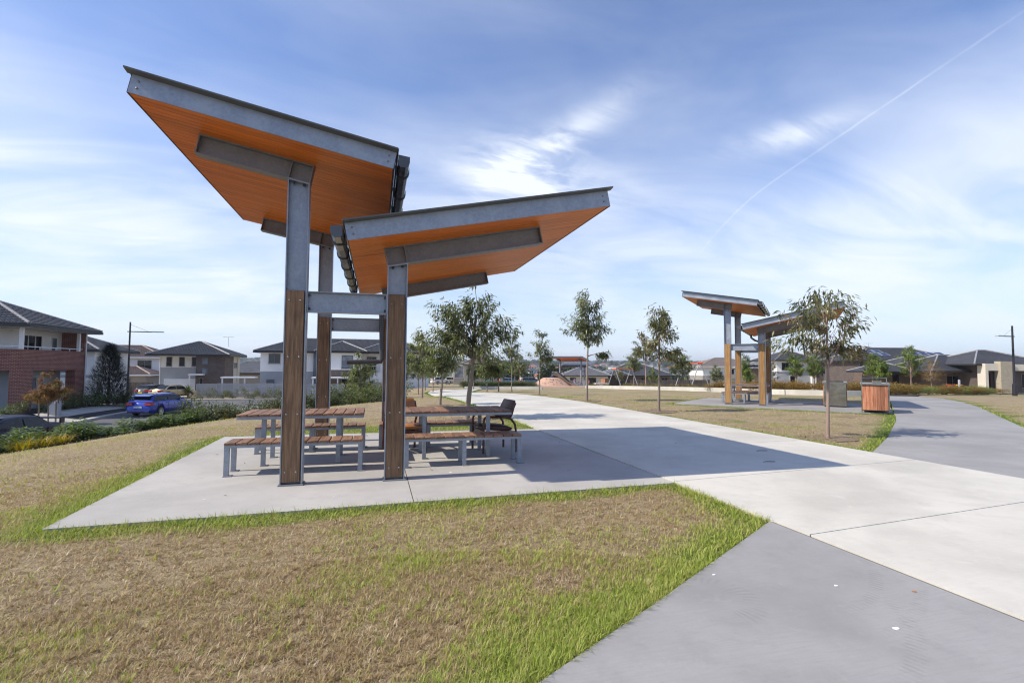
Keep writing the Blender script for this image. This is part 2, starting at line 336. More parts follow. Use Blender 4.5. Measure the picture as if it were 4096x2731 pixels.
def lawn_mat():
    m_, t, b, o = new_mat('dry_turf'); p = coords(t, 'world'); at_ = t.add('ShaderNodeAttribute'); at_.attribute_name = 'green'
    n1 = t.noise(p, 1.1, 4, .6); n2 = t.noise(p, 16, 6, .7); n3 = t.noise(p, 60, 4, .7)
    straw = t.mix(t.ss(n2, .3, .7), (.18, .132, .078), (.43, .345, .215)); straw = t.mix(t.ss(n3, .45, .75), straw, (.50, .42, .275)); straw = t.mix(t.m('MULTIPLY', t.ss(n1, .5, .72), .5), straw, (.17, .125, .085))
    grn = t.mix(t.ss(n2, .3, .7), (.05, .085, .012), (.16, .22, .035)); grn = t.mix(t.ss(n3, .45, .75), grn, (.20, .26, .05))
    g = t.m('MULTIPLY', t.m('ADD', at_.outputs['Fac'], t.m('MULTIPLY', t.m('SUBTRACT', n2, .5), .5)), 1.0, clamp=True)
    cc = t.mix(t.ss(g, .12, .88), straw, grn)
    # beyond the park: mixed suburb land
    ln = t.v('LENGTH', p); cc = t.mix(t.ss(ln, 130, 260), cc, t.mix(t.ss(t.noise(p, .012, 5, .6), .4, .6), (.035, .055, .024), (.13, .13, .07)))
    setp(t, b, color=cc, rough=.9, spec=.15, normal=bump(t, t.m('ADD', n2, n3), .8, .03)); return m_
HARD_EX = [(4.5, -12), (4.9, -12), (4.9, -2.7), (4.5, -2.7)]
M['lawn'] = lawn_mat()
ground()
def concrete(name, c0, streak=0, marks=False):
    m_, t, b, o = new_mat(name); p = coords(t, 'world'); n1 = t.noise(p, .55, 5, .6, .3); n2 = t.noise(p, 3.5, 6, .65); n3 = t.noise(p, 140, 3, .6); br = t.noise(scaled(t, p, (1.0, 9, 1)), 5, 5, .65)
    n5 = t.noise(p, 7, 6, .75, .5)
    cc = t.mix(t.ss(n1, .3, .7), tuple(q * .80 for q in c0), tuple(q * 1.08 for q in c0)); cc = t.mix(t.m('MULTIPLY', t.ss(n2, .46, .72), .42), cc, tuple(q * .74 for q in c0))
    cc = t.mix(t.m('MULTIPLY', t.ss(n5, .52, .74), .34), cc, tuple(min(1, q * 1.25) for q in c0))
    cc = t.mix(t.m('MULTIPLY', t.ss(br, .42, .68), .18 + streak), cc, tuple(q * .82 for q in c0)); cc = t.mix(t.m('MULTIPLY', t.ss(n3, .5, .75), .38), cc, tuple(q * .8 for q in c0))
    vo = t.add('ShaderNodeTexVoronoi'); t.l.new(p, vo.inputs['Vector']); vo.inputs['Scale'].default_value = 1.6; vo.inputs['Randomness'].default_value = 1
    rad = t.m('ADD', vo.outputs['Distance'], t.m('MULTIPLY', t.m('SUBTRACT', t.noise(p, 30, 2), .5), .05))
    sc_ = t.add('ShaderNodeSeparateColor'); t.l.new(vo.outputs['Color'], sc_.inputs[0])
    cc = t.mix(t.m('MULTIPLY', t.ss(rad, .034, .022), t.m('MULTIPLY', t.m('GREATER_THAN', sc_.outputs[0], .62), .55)), cc, tuple(q * .45 for q in c0))
    if marks:      # faint curved tyre scuffs with tread
        for (cx, cy, rr, w_, a0, a1) in ((3.05, -3.93, .27, .10, -1.5, 1.3), (3.44, -2.91, 1.42, .05, -1.35, -.45), (3.44, -2.91, 1.66, .05, -1.4, -.75), (2.6, -3.2, 1.9, .06, -1.25, -.5)):
            dv = t.v('SUBTRACT', p, (cx, cy, 0)); sp = t.add('ShaderNodeSeparateXYZ'); t.l.new(dv, sp.inputs[0])
            ra = t.m('SQRT', t.m('ADD', t.m('MULTIPLY', sp.outputs[0], sp.outputs[0]), t.m('MULTIPLY', sp.outputs[1], sp.outputs[1]))); an = t.m('ARCTAN2', sp.outputs[1], sp.outputs[0])
            band = t.m('MULTIPLY', t.ss(t.m('ABSOLUTE', t.m('SUBTRACT', ra, rr)), w_, w_ * .55), t.m('MULTIPLY', t.ss(an, a0 - .1, a0 + .25), t.ss(an, a1 + .1, a1 - .25)))
            tread = t.ss(t.m('SINE', t.m('ADD', t.m('MULTIPLY', an, 150 * rr), t.m('MULTIPLY', ra, 30))), -.2, .6)
            cc = t.mix(t.m('MULTIPLY', t.m('MULTIPLY', band, tread), t.m('MULTIPLY', t.ss(n5, .35, .65), .38)), cc, tuple(q * .6 for q in c0))
    setp(t, b, color=cc, rough=.82, spec=.3, normal=bump(t, t.m('ADD', t.m('MULTIPLY', n3, .6), br), .12, .004)); return m_
M['pad'] = concrete('pad_concrete', (.43, .42, .40), .14)
M['path'] = concrete('pale_concrete', (.565, .545, .49), .04)
M['grey'] = concrete('grey_concrete', (.305, .30, .298), .10, True)
def sheet(name, poly, mat, dz, parent=None, cuts=None, thick=.1, step=1.2):
    """a slab draped on the terrain; side faces reach down"""
    bm = bmesh.new(); vs = [bm.verts.new((x, y, 0)) for x, y in poly]; f = bm.faces.new(vs)
    bmesh.ops.triangulate(bm, faces=[f])
    xs = [p[0] for p in poly]; ys = [p[1] for p in poly]
    for ax, lo, hi in ((0, min(xs), max(xs)), (1, min(ys), max(ys))):
        q = math.ceil(lo / step) * step
        while q < hi:
            no = (1, 0, 0) if ax == 0 else (0, 1, 0); co = (q, 0, 0) if ax == 0 else (0, q, 0)
            bmesh.ops.bisect_plane(bm, geom=bm.verts[:] + bm.edges[:] + bm.faces[:], dist=1e-5, plane_co=co, plane_no=no); q += step
    for v_ in bm.verts: v_.co.z = T(v_.co.x, v_.co.y) + dz
    bmesh.ops.recalc_face_normals(bm, faces=bm.faces[:])
    if bm.faces and sum(f_.normal.z for f_ in bm.faces) < 0: bmesh.ops.reverse_faces(bm, faces=bm.faces[:])
    be = [e for e in bm.edges if e.is_boundary]; r = bmesh.ops.extrude_edge_only(bm, edges=be)
    for g_ in r['geom']:
        if isinstance(g_, bmesh.types.BMVert): g_.co.z -= thick
    me = bpy.data.meshes.new(name); bm.to_mesh(me); bm.free(); me.materials.append(mat); return obj(name, me, parent)
def clip_half(poly, a, b, c):                          # keep a*x + b*y <= c
    out = []; n = len(poly)
    for i in range(n):
        p, q = poly[i], poly[(i + 1) % n]; dp = a * p[0] + b * p[1] - c; dq = a * q[0] + b * q[1] - c
        if dp <= 0: out.append(p)
        if dp * dq < 0: s = dp / (dp - dq); out.append((p[0] + (q[0] - p[0]) * s, p[1] + (q[1] - p[1]) * s))
    return out
def paving(name, poly, mat, dz, ax, cuts, slant=0, gap=.011, thick=.1):
    root = tag(obj(name, None), kind='structure'); ed = [-1e3] + cuts + [1e3]
    for lo, hi in zip(ed[:-1], ed[1:]):
        if ax == 'y': q = clip_half(poly, -slant, 1, hi - gap / 2 - slant * 4.7); q = clip_half(q, slant, -1, -(lo + gap / 2 - slant * 4.7)) if q else q
        else: q = clip_half(poly, 1, -slant, hi - gap / 2); q = clip_half(q, -1, slant, -(lo + gap / 2)) if q else q
        if len(q) >= 3: sheet('concrete_slab', q, mat, dz, root, thick=thick)
    return root
paving('shelter_pad', PAD, M['pad'], 0, 'x', [1.4], 0)
paving('footpath', PATH, M['path'], .008, 'y', [-7.6, -5.35, -3.1, -.98, 1.3, 3.6, 5.9, 8.2, 10.5, 12.8, 15.1, 17.4, 19.7, 22, 24.3], .1)
tag(sheet('grey_forecourt', GREY, M['grey'], -.004), kind='structure')
M['joint'] = pm('joint_shade', (.05, .045, .04), .9)
tag(MB().box(4.674, -11, -.06, 4.698, -2.66, -.010).build('joint_shade', M['joint'], None, 0), kind='structure')  # added strip; its dark colour stands in for shadow in the gap
tag(sheet('curved_path', CURVE, M['grey'], 0), kind='structure')
tag(sheet('second_pad', PAD2, M['grey'], .006), kind='structure')
def mulch_mat():
    m_, t, b, o = new_mat('bark_mulch'); p = coords(t, 'world'); vo = t.add('ShaderNodeTexVoronoi'); t.l.new(scaled(t, p, (1, 2.2, 1)), vo.inputs['Vector']); vo.inputs['Scale'].default_value = 22
    cc = t.mix(t.ss(t.noise(p, 40, 4, .7), .35, .7), (.035, .024, .017), (.16, .125, .10)); cc = t.mix(t.m('MULTIPLY', t.ss(vo.outputs['Distance'], .25, .05), .6), cc, (.30, .26, .22))
    setp(t, b, color=cc, rough=.9, spec=.2, normal=bump(t, vo.outputs['Distance'], 1, .03)); return m_
M['mulch'] = mulch_mat(); M['soil'] = pm('dry_soil', (.21, .155, .105), .95, 0, .3, 6, bmp=.5, bscale=40, space='world', fine=.3)
tag(sheet('mulch_bed', BED, M['mulch'], .03, thick=.05, step=.8), kind='structure')

# ------------------------------------------------------------------ picnic shelter
M['flash'] = pm('grey_flashing', (.12, .125, .13), .5, .3, .15, 3)
X2, DD, PW = 1.2293, 3.6037, .2548; HW = PW / 2; T1 = .19285; T2 = .21079; H1, H2, BT = 3.7463, 2.7573, .2477
zb1 = lambda x: H1 + (HW - x) * T1
zb2 = lambda x: H2 + (x - X2 + HW) * T2
def shelter(label):
    root = thing('picnic_shelter', label, 'picnic shelter', group='steel and timber picnic shelters')
    def column(cx, cy, zb):
        m_ = MB(); zl, zr = zb(cx - HW), zb(cx + HW); t_ = .013
        for x0, x1 in ((-HW, -HW + t_), (HW - t_, HW)):
            za, zc = zb(cx + x0) - .014, zb(cx + x1) - .014
            m_.add([(x0, -.08, .016), (x1, -.08, .016), (x1, .08, .016), (x0, .08, .016), (x0, -.08, za), (x1, -.08, zc), (x1, .08, zc), (x0, .08, za)], [(3, 2, 1, 0), (4, 5, 6, 7), (0, 1, 5, 4), (1, 2, 6, 5), (2, 3, 7, 6), (3, 0, 4, 7)])
        x0, x1 = -HW + t_, HW - t_; za, zc = zb(cx + x0) - .014, zb(cx + x1) - .014
        m_.add([(x0, -.005, .016), (x1, -.005, .016), (x1, .005, .016), (x0, .005, .016), (x0, -.005, za), (x1, -.005, zc), (x1, .005, zc), (x0, .005, za)], [(3, 2, 1, 0), (4, 5, 6, 7), (0, 1, 5, 4), (1, 2, 6, 5), (2, 3, 7, 6), (3, 0, 4, 7)])
        # cap plate under the beam
        m_.bar((-HW - .004, 0, zl - .007), (HW + .004, 0, zr - .007), .168, .013)
        c = m_.build('column', M['galv'], root, loc=(cx, cy, 0))
        b = MB().box(-HW - .016, -.10, 0, HW + .016, .10, .016).build('base_plate', M['galv_dull'], c)
        for sg in (-1, 1):
            tm = MB().box(-HW + t_ + .003, min(sg * .03, sg * .073), .04, HW - t_ - .016, max(sg * .03, sg * .073), 2.392); o = tm.build('timber_cladding', M['clad'], root, loc=(cx, cy, 0)); bevel(o, .003)
            if sg < 0:
                for z in (.16, .862, 1.565, 2.266):
                    for x in (-.070, .058):
                        bo = obj('bolt', BOLT, o, (x, -.073, z))
        for x in (-.06, .06): obj('bolt', NUT, root, (cx + x, cy - .05, zb(cx + x) - .03))
        return c
    def sloped_i(p, q, y, zb, name):                  # cantilever beam: bottom flange on zb, p/q are x ends
        m_ = MB(); fl = .014; w = .15
        a, b_ = Vector((p, y, zb(p))), Vector((q, y, zb(q))); d = (b_ - a).normalized(); n = Vector((-d.z, 0, d.x)); n = n if n.z > 0 else -n; hh = BT * abs(d.x)
        m_.bar(a + n * fl / 2, b_ + n * fl / 2, w, fl, n); m_.bar(a + n * (hh - fl / 2), b_ + n * (hh - fl / 2), w, fl, n); m_.bar(a + n * hh / 2, b_ + n * hh / 2, .009, hh - 2 * fl, n)
        for e in (a, b_):
            ee = e + d * (.006 if e is a else -.006); m_.bar(ee + n * fl, ee + n * (hh - fl), w - .004, .012, d)
        return m_, a, b_, d, n, hh, fl, w
    for y in (0, DD):
        column(0, y, zb1); column(X2, y, zb2)
        # tie beam
        m_ = MB(); x0, x1 = HW + .003, X2 - HW - .003
        m_.box(x0, y - .065, 2.378, x1, y + .065, 2.390); m_.box(x0, y - .065, 2.130, x1, y + .065, 2.142); m_.box(x0, y - .005, 2.142, x1, y + .005, 2.378)
        for x in (x0, x1 - .010): m_.box(x, y - .062, 2.142, x + .010, y + .062, 2.378)
        tb = m_.build('tie_beam', M['galv'], root)
        for x in (x0 + .02, x1 - .02):
            for z in (2.175, 2.345): obj('bolt', NUT, tb, (x, y - .04, z))
        for (p, q, zb, st) in ((HW, -1.1726, zb1, -HW + .004), (X2 - HW, 3.2252, zb2, X2 + HW - .004)):
            m_, a, b_, d, n, hh, fl, w = sloped_i(p, q, y, zb, 'b')
            e = Vector((st, y, zb(st))); m_.bar(e + n * fl, e + n * (hh - fl), w - .006, .011, d)
            m_.build('cantilever_beam', M['galv_dull'], root)
    # roofs
    YF, YB = -.716, 4.16; CH = .205
    for (xl, xr, zb, sg) in ((-1.6092, 1.1311, zb1, -1), (3.9387, .6355, zb2, 1)):   # xl high end, xr low end
        hi, lo = Vector((xl, 0, zb(xl) + BT)), Vector((xr, 0, zb(xr) + BT)); d = (hi - lo).normalized(); n = Vector((-d.z, 0, d.x)); n = n if n.z > 0 else -n; ln = (hi - lo).length
        def P(a, b_, y): v_ = lo + d * a + n * b_; return Vector((v_.x, y, v_.z))
        fr = tag(MB().build('roof_frame', M['gutter'], root)); 
        m_ = MB(); m_.bar(P(.03, CH * .5 + .01, (YF + YB) / 2), P(ln - .02, CH * .5 + .01, (YF + YB) / 2), YB - YF - .14, CH - .035, n); fr.data = m_.mesh('roof_frame', M['gutter'])
        # soffit boards run up the slope
        nb = 48; pitch = (YB - YF - .02) / nb; bb = MB().bar((0, 0, 0), (ln - .012, 0, 0), pitch - .010, .014, (0, 0, 1)).mesh('soffit_board', M['soffit'])
        for i in range(nb):
            o = obj('soffit_board', bb, fr); o.location = P(.006, .0075, YF + .01 + pitch * (i + .5)); o.rotation_euler = (0, -math.asin(d.z), 0 if d.x > 0 else PI)
        for y, yo in ((YF, -.006), (YB, .006)):
            m_ = MB(); m_.bar(P(0, CH / 2, y), P(ln, CH / 2, y), .012, CH, n); s_ = .06 if y == YF else -.06
            m_.bar(P(0, CH - .006, y + s_ / 2), P(ln, CH - .006, y + s_ / 2), .06, .010, n)
            ch = m_.build('edge_channel', M['galv'], root)
            if y == YF:
                for a_ in (.075, ln - .075):
                    for b_ in (.065, .14): q = P(a_, b_, y - .006); obj('bolt', BOLT, ch, q)
        # folded roof sheet with a drip edge, and the end trims
        m_ = MB(); k = 26; y0, y1 = YF - .10, YB + .10
        for i in range(k):
            ya, yb = y0 + (y1 - y0) * i / k, y0 + (y1 - y0) * (i + 1) / k; w_ = (yb - ya)
            m_.bar(P(-.02, CH + .012, (ya + yb) / 2), P(ln + .045, CH + .012, (ya + yb) / 2), w_, .006, n); m_.bar(P(-.02, CH + .027, ya + .05), P(ln + .045, CH + .027, ya + .05), .035, .026, n) if i else None
        m_.build('roof_sheet', M['sheet'], root)
        m_ = MB(); m_.add([P(-.01, CH + .006, y0), P(ln + .05, CH + .006, y0), P(ln + .05, CH - .004, y0 + .10), P(-.01, CH - .004, y0 + .10), P(-.01, CH + .022, y0 - .002), P(ln + .05, CH + .022, y0 - .002)], [(0, 1, 2, 3), (0, 4, 5, 1)])
        m_.build('verge_flashing', M['flash'], root)
        m_ = MB(); m_.bar(P(ln + .004, .004, YF + .01), P(ln + .004, .004, YB - .01), .012, .02, n); m_.bar(P(ln + .012, CH * .5, YF + .01), P(ln + .012, CH * .5, YB - .01), .006, CH, n)
        m_.build('end_trim', M['gutter'], root); MB().bar(P(-.006, .05, YF + .01), P(-.006, .05, YB - .01), .010, .10, n).build('end_trim', M['gutter'], root)
        # box gutter along the low edge
        o_ = -sg; gx = xr + o_ * .125; gz = zb(xr) + BT + .10
        pr = [(-.065, .07), (-.065, -.045), (-.045, -.072), (.02, -.078), (.055, -.055), (.068, -.01), (.068, .055), (.055, .055), (.055, -.005), (.042, -.045), (.018, -.064), (-.04, -.06), (-.053, -.04), (-.053, .07)]
        rings = [[(gx + o_ * a_, y, gz + b_) for a_, b_ in pr] for y in (YF - .02, YB + .02)]
        if sg > 0: pass
        gm = MB().loft(rings); gm.add([(gx + o_ * a_, YF - .022, gz + b_) for a_, b_ in pr[:7]], [tuple(range(7))]); gt = gm.build('gutter', M['gutter'], root)
        bmf = bmesh.new(); bmf.from_mesh(gt.data); bmesh.ops.recalc_face_normals(bmf, faces=bmf.faces[:]); bmf.to_mesh(gt.data); bmf.free()
        for i in range(6):
            y = YF + .35 + i * .84; s_ = MB(); pts = [Vector((gx + o_ * a_ * 1.06, y, gz + b_ * 1.06)) for a_, b_ in pr[:7]]
            for a_, b_ in zip(pts[:-1], pts[1:]): s_.bar(a_, b_, .022, .004, (0, 1, 0)) if abs((b_ - a_).normalized().y) < .9 else None
            s_.bar(pts[-1], pts[0], .022, .004, (1, 0, 0)); s_.build('gutter_strap', M['gutter'], gt)
    m_ = MB(); m_.tube([(.52, 4.05, 2.98), (.52, 4.05, 2.84), (.70, 3.62, 2.70), (1.03, 3.46, 2.56), (1.06, 3.46, 2.44), (1.085, 3.46, 1.60), (1.06, 3.46, 1.545), (1.0, 3.46, 1.54), (.43, 3.46, 1.525)], .045, 10)
    m_.build('downpipe', M['pipe'], root)
    return root
BOLT = MB().lathe([(.013, 0), (.013, .004), (.009, .008), (.003, .010)], 8).mesh('bolt', M['bolt']); BOLT.transform(Matrix.Rotation(R(90), 4, 'X'))
NUT = MB().lathe([(.016, -.014), (.016, .010), (.009, .014)], 6).mesh('bolt', M['boltdark'])
sh1 = shelter('large picnic shelter in the foreground with two orange winged roofs on the grey slab')
sh2 = dup(sh1, 'second picnic shelter with orange winged roofs on the right, partly behind a gum tree', (14.60, 10.62, .02), R(-45))
sh3 = dup(sh1, 'distant small-looking picnic shelter by the playground mound', (31.3, 65.6, T(31.3, 65.6)), R(43))

M['clad_orange'] = wood('honey_cladding', (.24, .125, .045), (.40, .235, .095), 'z', .14, .55, 7, .3, .35)  # lighter, more orange cladding tone for the second shelter
for o in sh2.children:
    if o.name.startswith('timber_cladding'): o.material_slots[0].link = 'OBJECT'; o.material_slots[0].material = M['clad_orange']
# ------------------------------------------------------------------ tables and benches
def slat_thing(name, label, cat, x0, x1, y0, y1, top, rail_z, leg_x, leg_y, th, loc=(0, 0, 0), rz=0, group=None, n=12):
    root = thing(name, label, cat, loc, rz, group); pt = (x1 - x0) / n
    sm = MB().box(-pt / 2 + .005, (y0 - y1) / 2, -th, pt / 2 - .005, (y1 - y0) / 2, 0).mesh('slat', M['slat'])
    for i in range(n):
        o = obj('slat', sm, root, (x0 + pt * (i + .5), (y0 + y1) / 2, top + random.uniform(-.0015, .0015))); bevel(o, .005)
    rt = top - th - .001; m_ = MB(); i_ = .012
    for y in (y0 + i_, y1 - i_ - .05): m_.box(x0 + .004, y, rail_z, x1 - .004, y + .05, rt)
    for x in (x0 + .004, x1 - .054): m_.box(x, y0 + i_ + .05, rail_z, x + .05, y1 - i_ - .05, rt)
    m_.build('frame', M['galv'], root)
    lm = MB().box(-.03, -.025, .008, .03, .025, rail_z).mesh('leg', M['galv']); fm = MB().box(-.05, -.06, 0, .05, .05, .008).mesh('foot_plate', M['galv_dull'])
    for x in leg_x:
        for y in leg_y:
            l_ = obj('leg', lm, root, (x, y, 0)); f_ = obj('foot_plate', fm, l_, (.02, 0, 0))
    return root
GB, GT_ = 'slatted benches under the shelters', 'slatted picnic tables'
t1 = slat_thing('picnic_table', 'slatted timber picnic table at the left of the near shelter, partly behind the tall post', 'table', -.93, .815, 1.20, 2.16, .755, .680, (-.585, .445), (1.335, 2.20 - .17), .034, group=GT_)
b1 = slat_thing('bench', 'slatted timber bench nearest the camera, before the left table, behind the tall post', 'bench', -.935, .82, .64, 1.07, .438, .368, (-.90, -.06, .785), (.68, 1.03), .034, group=GB)
b2 = dup(b1, 'slatted timber bench on the far side of the left table', (0, 1.76, .004), 0, GB)
t2 = dup(t1, 'slatted picnic table on the right under the low roof, with maroon chairs at it', (2.32, .035, 0), 0, GT_)
b3 = dup(b1, 'slatted timber bench nearest the camera on the right, half in shade', (2.325, .035, 0), 0, GB)
b4 = dup(b1, 'shaded slatted bench on the far side of the right table, reaching toward the leather chair', (1.98, 1.84, 0), 0, GB)
rot2 = lambda x, y: (14.60 + .7071 * x + .7071 * y, 10.62 - .7071 * x + .7071 * y, .02)
t3 = dup(t1, 'slatted table under the second shelter on the right', rot2(.55, .2), R(-45), GT_)
b5 = dup(b1, 'front slatted bench under the second shelter on the right', rot2(.55, .2), R(-45), GB)
b6 = dup(b1, 'back slatted bench under the second shelter on the right', rot2(.55, 1.98), R(-45), GB)
rot3 = lambda x, y: (31.3 + math.cos(R(43)) * x - math.sin(R(43)) * y, 65.6 + math.sin(R(43)) * x + math.cos(R(43)) * y, T(31.3, 65.6))
t4_ = dup(t1, 'tiny far table under the distant shelter by the playground', rot3(.3, .3), R(43), GT_)
b7 = dup(b1, 'tiny far bench under the distant shelter by the playground', rot3(.3, .3), R(43), GB)
# ------------------------------------------------------------------ grass blades near the camera
def mesh_np(name, V, F3, mat, tone=None, smooth=False):
    """triangle mesh from numpy arrays, with an optional per-vertex 'tone'"""
    me = bpy.data.meshes.new(name); V = np.ascontiguousarray(V, np.float32); F3 = np.ascontiguousarray(F3, np.int32)
    me.vertices.add(len(V)); me.vertices.foreach_set('co', V.ravel()); nf = len(F3)
    me.loops.add(nf * 3); me.loops.foreach_set('vertex_index', F3.ravel()); me.polygons.add(nf); me.polygons.foreach_set('loop_start', np.arange(0, nf * 3, 3, dtype=np.int32))
    if smooth: me.polygons.foreach_set('use_smooth', np.ones(nf, bool))
    if tone is not None: a = me.attributes.new('tone', 'FLOAT', 'POINT'); a.data.foreach_set('value', np.ascontiguousarray(tone, np.float32))
    me.materials.append(mat); me.update(calc_edges=True); return me
def blades(P, L, Wd, az, tilt, bend, tone):
    """three-triangle bent blades"""
    n = len(P); dx, dy = np.cos(az), np.sin(az); sx, sy = -dy, dx
    mid = np.stack([P[:, 0] + dx * L * .5 * np.sin(tilt), P[:, 1] + dy * L * .5 * np.sin(tilt), P[:, 2] + L * .5 * np.cos(tilt)], -1)
    t2_ = tilt + bend; tip = mid + np.stack([dx * L * .5 * np.sin(t2_), dy * L * .5 * np.sin(t2_), L * .5 * np.cos(t2_)], -1); tip[:, 2] = np.maximum(tip[:, 2], P[:, 2] + .002)
    s = np.stack([sx, sy, np.zeros(n)], -1) * Wd[:, None] * .5
    V = np.stack([P - s, P + s, mid - s * .8, mid + s * .8, tip], 1).reshape(-1, 3); o = np.arange(n)[:, None] * 5
    F = np.concatenate([o + np.array([0, 1, 3]), o + np.array([0, 3, 2]), o + np.array([2, 3, 4])], 1).reshape(-1, 3)
    return V, F, np.repeat(tone, 5)
M['grass'] = foliage('grass_blades', [(.15, .235, .02), (.36, .44, .07), (.47, .42, .15), (.44, .33, .19), (.32, .215, .125), (.72, .61, .43)], .3, .55)
def grass():
    cx, cy = .98, -6.81
    def scatter(n, r0, r1, keep=None):
        r = np.sqrt(rng.random(n) * (r1 * r1 - r0 * r0) + r0 * r0); a = R(14.95) + (rng.random(n) - .5) * R(112)
        x = cx + r * np.sin(a); y = cy + r * np.cos(a); k = np.ones(n, bool)
        for p in HARD + [HARD_EX]: k &= ~inpoly(x, y, p)
        return x[k], y[k], r[k]
    Vs, Fs, Ts, off = [], [], [], 0
    for n, r0, r1, sc in ((250000, 1.6, 4.2, .9), (290000, 4.2, 8.5, 1.1), (130000, 8.5, 15, 1.6), (60000, 15, 30, 2.6)):
        x, y, r = scatter(n, r0, r1); m_ = len(x); g = greenness(x, y); gn = rng.random(m_) < np.clip(g * .9 + .9 * (fbm(x * 1.1 + 7, y * 1.1 + 2, 5) - .46) + .5 * (fbm(x * 4.5, y * 4.5, 6) - .45), .03, .92)
        clump = fbm(x * 7, y * 7, 7); edge = np.minimum.reduce([dist_poly(x, y, p) for p in HARD[:4]])
        keep = rng.random(m_) < np.clip(np.where(gn, .35 + 1.3 * clump, .10 + 1.9 * (clump - .22)), 0, 1); x, y, r, g, gn, clump, edge = [q[keep] for q in (x, y, r, g, gn, clump, edge)]; m_ = len(x)
        z = terrain(x, y) - .028 + (fbm(x * 1.3, y * 1.3, 3) - .5) * .02
        L = np.where(gn, .020 + .038 * rng.random(m_) + .012 * g, .016 + .042 * rng.random(m_) ** 1.7) * (1 + .25 * (sc - 1)); L = L * np.where((edge < .10) & gn & (rng.random(m_) < .55), 1.75, 1)
        tilt = np.where(gn, R(12) + R(45) * rng.random(m_), R(40) + R(46) * rng.random(m_)); bend = R(10) + R(45) * rng.random(m_)
        tone = np.where(gn, np.clip(.02 + .33 * rng.random(m_) ** 1.1 + .16 * (1 - g), 0, .44), .42 + .58 * np.clip(rng.random(m_) * .75 + .6 * (fbm(x * 1.7, y * 1.7, 0) - .3), 0, 1)); tone = np.where(gn & (rng.random(m_) < .12), .45, tone)
        V, F, t_ = blades(np.stack([x, y, z], -1), L, (.0028 + .0026 * rng.random(m_)) * sc ** 1.15, rng.random(m_) * 2 * PI, tilt, bend, tone)
        Vs.append(V); Fs.append(F + off); Ts.append(t_); off += len(V)
    # tufts: small crowns of blades that stand proud of the thatch
    for n, r0, r1, sc, k in ((9000, 1.6, 4.2, .9, 10), (13000, 4.2, 9.5, 1.1, 7)):
        x, y, r = scatter(n, r0, r1); m_ = len(x); g = greenness(x, y); gg = np.clip(g * .8 + .9 * (fbm(x * 1.1 + 7, y * 1.1 + 2, 5) - .42), .06, .95); gn = np.repeat(rng.random(m_) < gg, k); big = np.repeat(.7 + .8 * rng.random(m_) ** 2, k); ct = np.repeat(rng.random(m_), k)
        a = rng.random(m_ * k) * 2 * PI; ro = .012 * rng.random(m_ * k) * sc; X = np.repeat(x, k) + np.cos(a) * ro; Y = np.repeat(y, k) + np.sin(a) * ro; z = terrain(X, Y) - .026; q = m_ * k
        tone = np.where(gn, .02 + .28 * ct + .12 * rng.random(q), .46 + .40 * ct + .18 * rng.random(q)); tone = np.clip(tone, 0, 1)
        V, F, t_ = blades(np.stack([X, Y, z], -1), (.030 + .034 * rng.random(q)) * big * np.where(gn, 1.0, .85), (.0028 + .0022 * rng.random(q)) * sc, a, R(8) + R(58) * rng.random(q), R(10) + R(50) * rng.random(q), tone); Vs.append(V); Fs.append(F + off); Ts.append(t_); off += len(V)
    o = obj('grass', mesh_np('grass', np.concatenate(Vs), np.concatenate(Fs), M['grass'], np.concatenate(Ts)))
    tag(o, 'short dry and green turf grass growing over the lawn', 'grass', kind='stuff')
grass()

# ------------------------------------------------------------------ the two armchairs
M['maroon'] = pm('maroon_frame', (.085, .022, .016), .38, 0, .2, 6, coat=.2)
M['vinyl'] = pm('brown_vinyl', (.07, .030, .022), .48, 0, .2, 5, bmp=.1, bscale=40, spec=.35)
M['vinyl_sunlit'] = pm('sunlit_brown_vinyl', (.38, .15, .03), .4, 0, .2, 5, bmp=.1, bscale=40)  # brown vinyl with the sun's glow put into its base colour
def armchair(label, loc, rz, vin, group='old maroon armchairs'):
    """faces local -y; seat .44 high, back .82"""
    root = thing('armchair', label, 'chair', loc, rz, group)
    for s in (-1, 1):
        x = s * .285
        m_ = MB(); m_.tube([(x, -.30, 0), (x, -.30, .52), (x, -.285, .585), (x, -.24, .612), (x, .10, .60), (x, .20, .565), (x, .275, .47), (x, .29, .36), (x, .29, 0)], .021, 8); m_.build('side_frame', M['maroon'], root)
        MB().tube([(x, .12, .60), (x * .98, .20, .66), (x * .96, .27, .80), (x * .95, .285, .83)], .020, 8).build('back_post', M['maroon'], root)
    m_ = MB(); m_.bar((-.28, -.28, .35), (.28, -.28, .35), .03, .05); m_.bar((-.28, .27, .33), (.28, .27, .33), .03, .05)
    for s in (-1, 1): m_.bar((s * .27, -.27, .35), (s * .27, .26, .335), .03, .05)
    m_.build('seat_rail', M['maroon'], root)
    def pad(name, y0, y1, za, zb, th, wx, tiltback, mat):
        n, k = 8, 6; top, bot = [], []
        m_ = MB(); V = []
        rings = []
        for i in range(n + 1):
            f_ = i / n; yy = y0 + (y1 - y0) * f_; e = 1 - abs(2 * f_ - 1) ** 6; zc = za + (zb - za) * f_; h = th / 2 * (.35 + .65 * e); ww = wx * (.93 + .07 * e)
            rings.append([(-ww, yy, zc - h * .5), (-ww * .96, yy, zc - h), (ww * .96, yy, zc - h), (ww, yy, zc - h * .5), (ww, yy, zc + h * .5), (ww * .93, yy, zc + h), (0, yy, zc + h * 1.15), (-ww * .93, yy, zc + h), (-ww, yy, zc + h * .5)])
        m_.loft(rings); return m_.build(name, mat, root, 50)
    pad('seat_cushion', -.31, .24, .43, .395, .085, .255, 0, vin)
    b = pad('backrest', -.16, .16, 0, 0, .05, .265, 0, vin); b.rotation_euler = (R(74), 0, 0); b.location = (0, .245, .725)
    return root
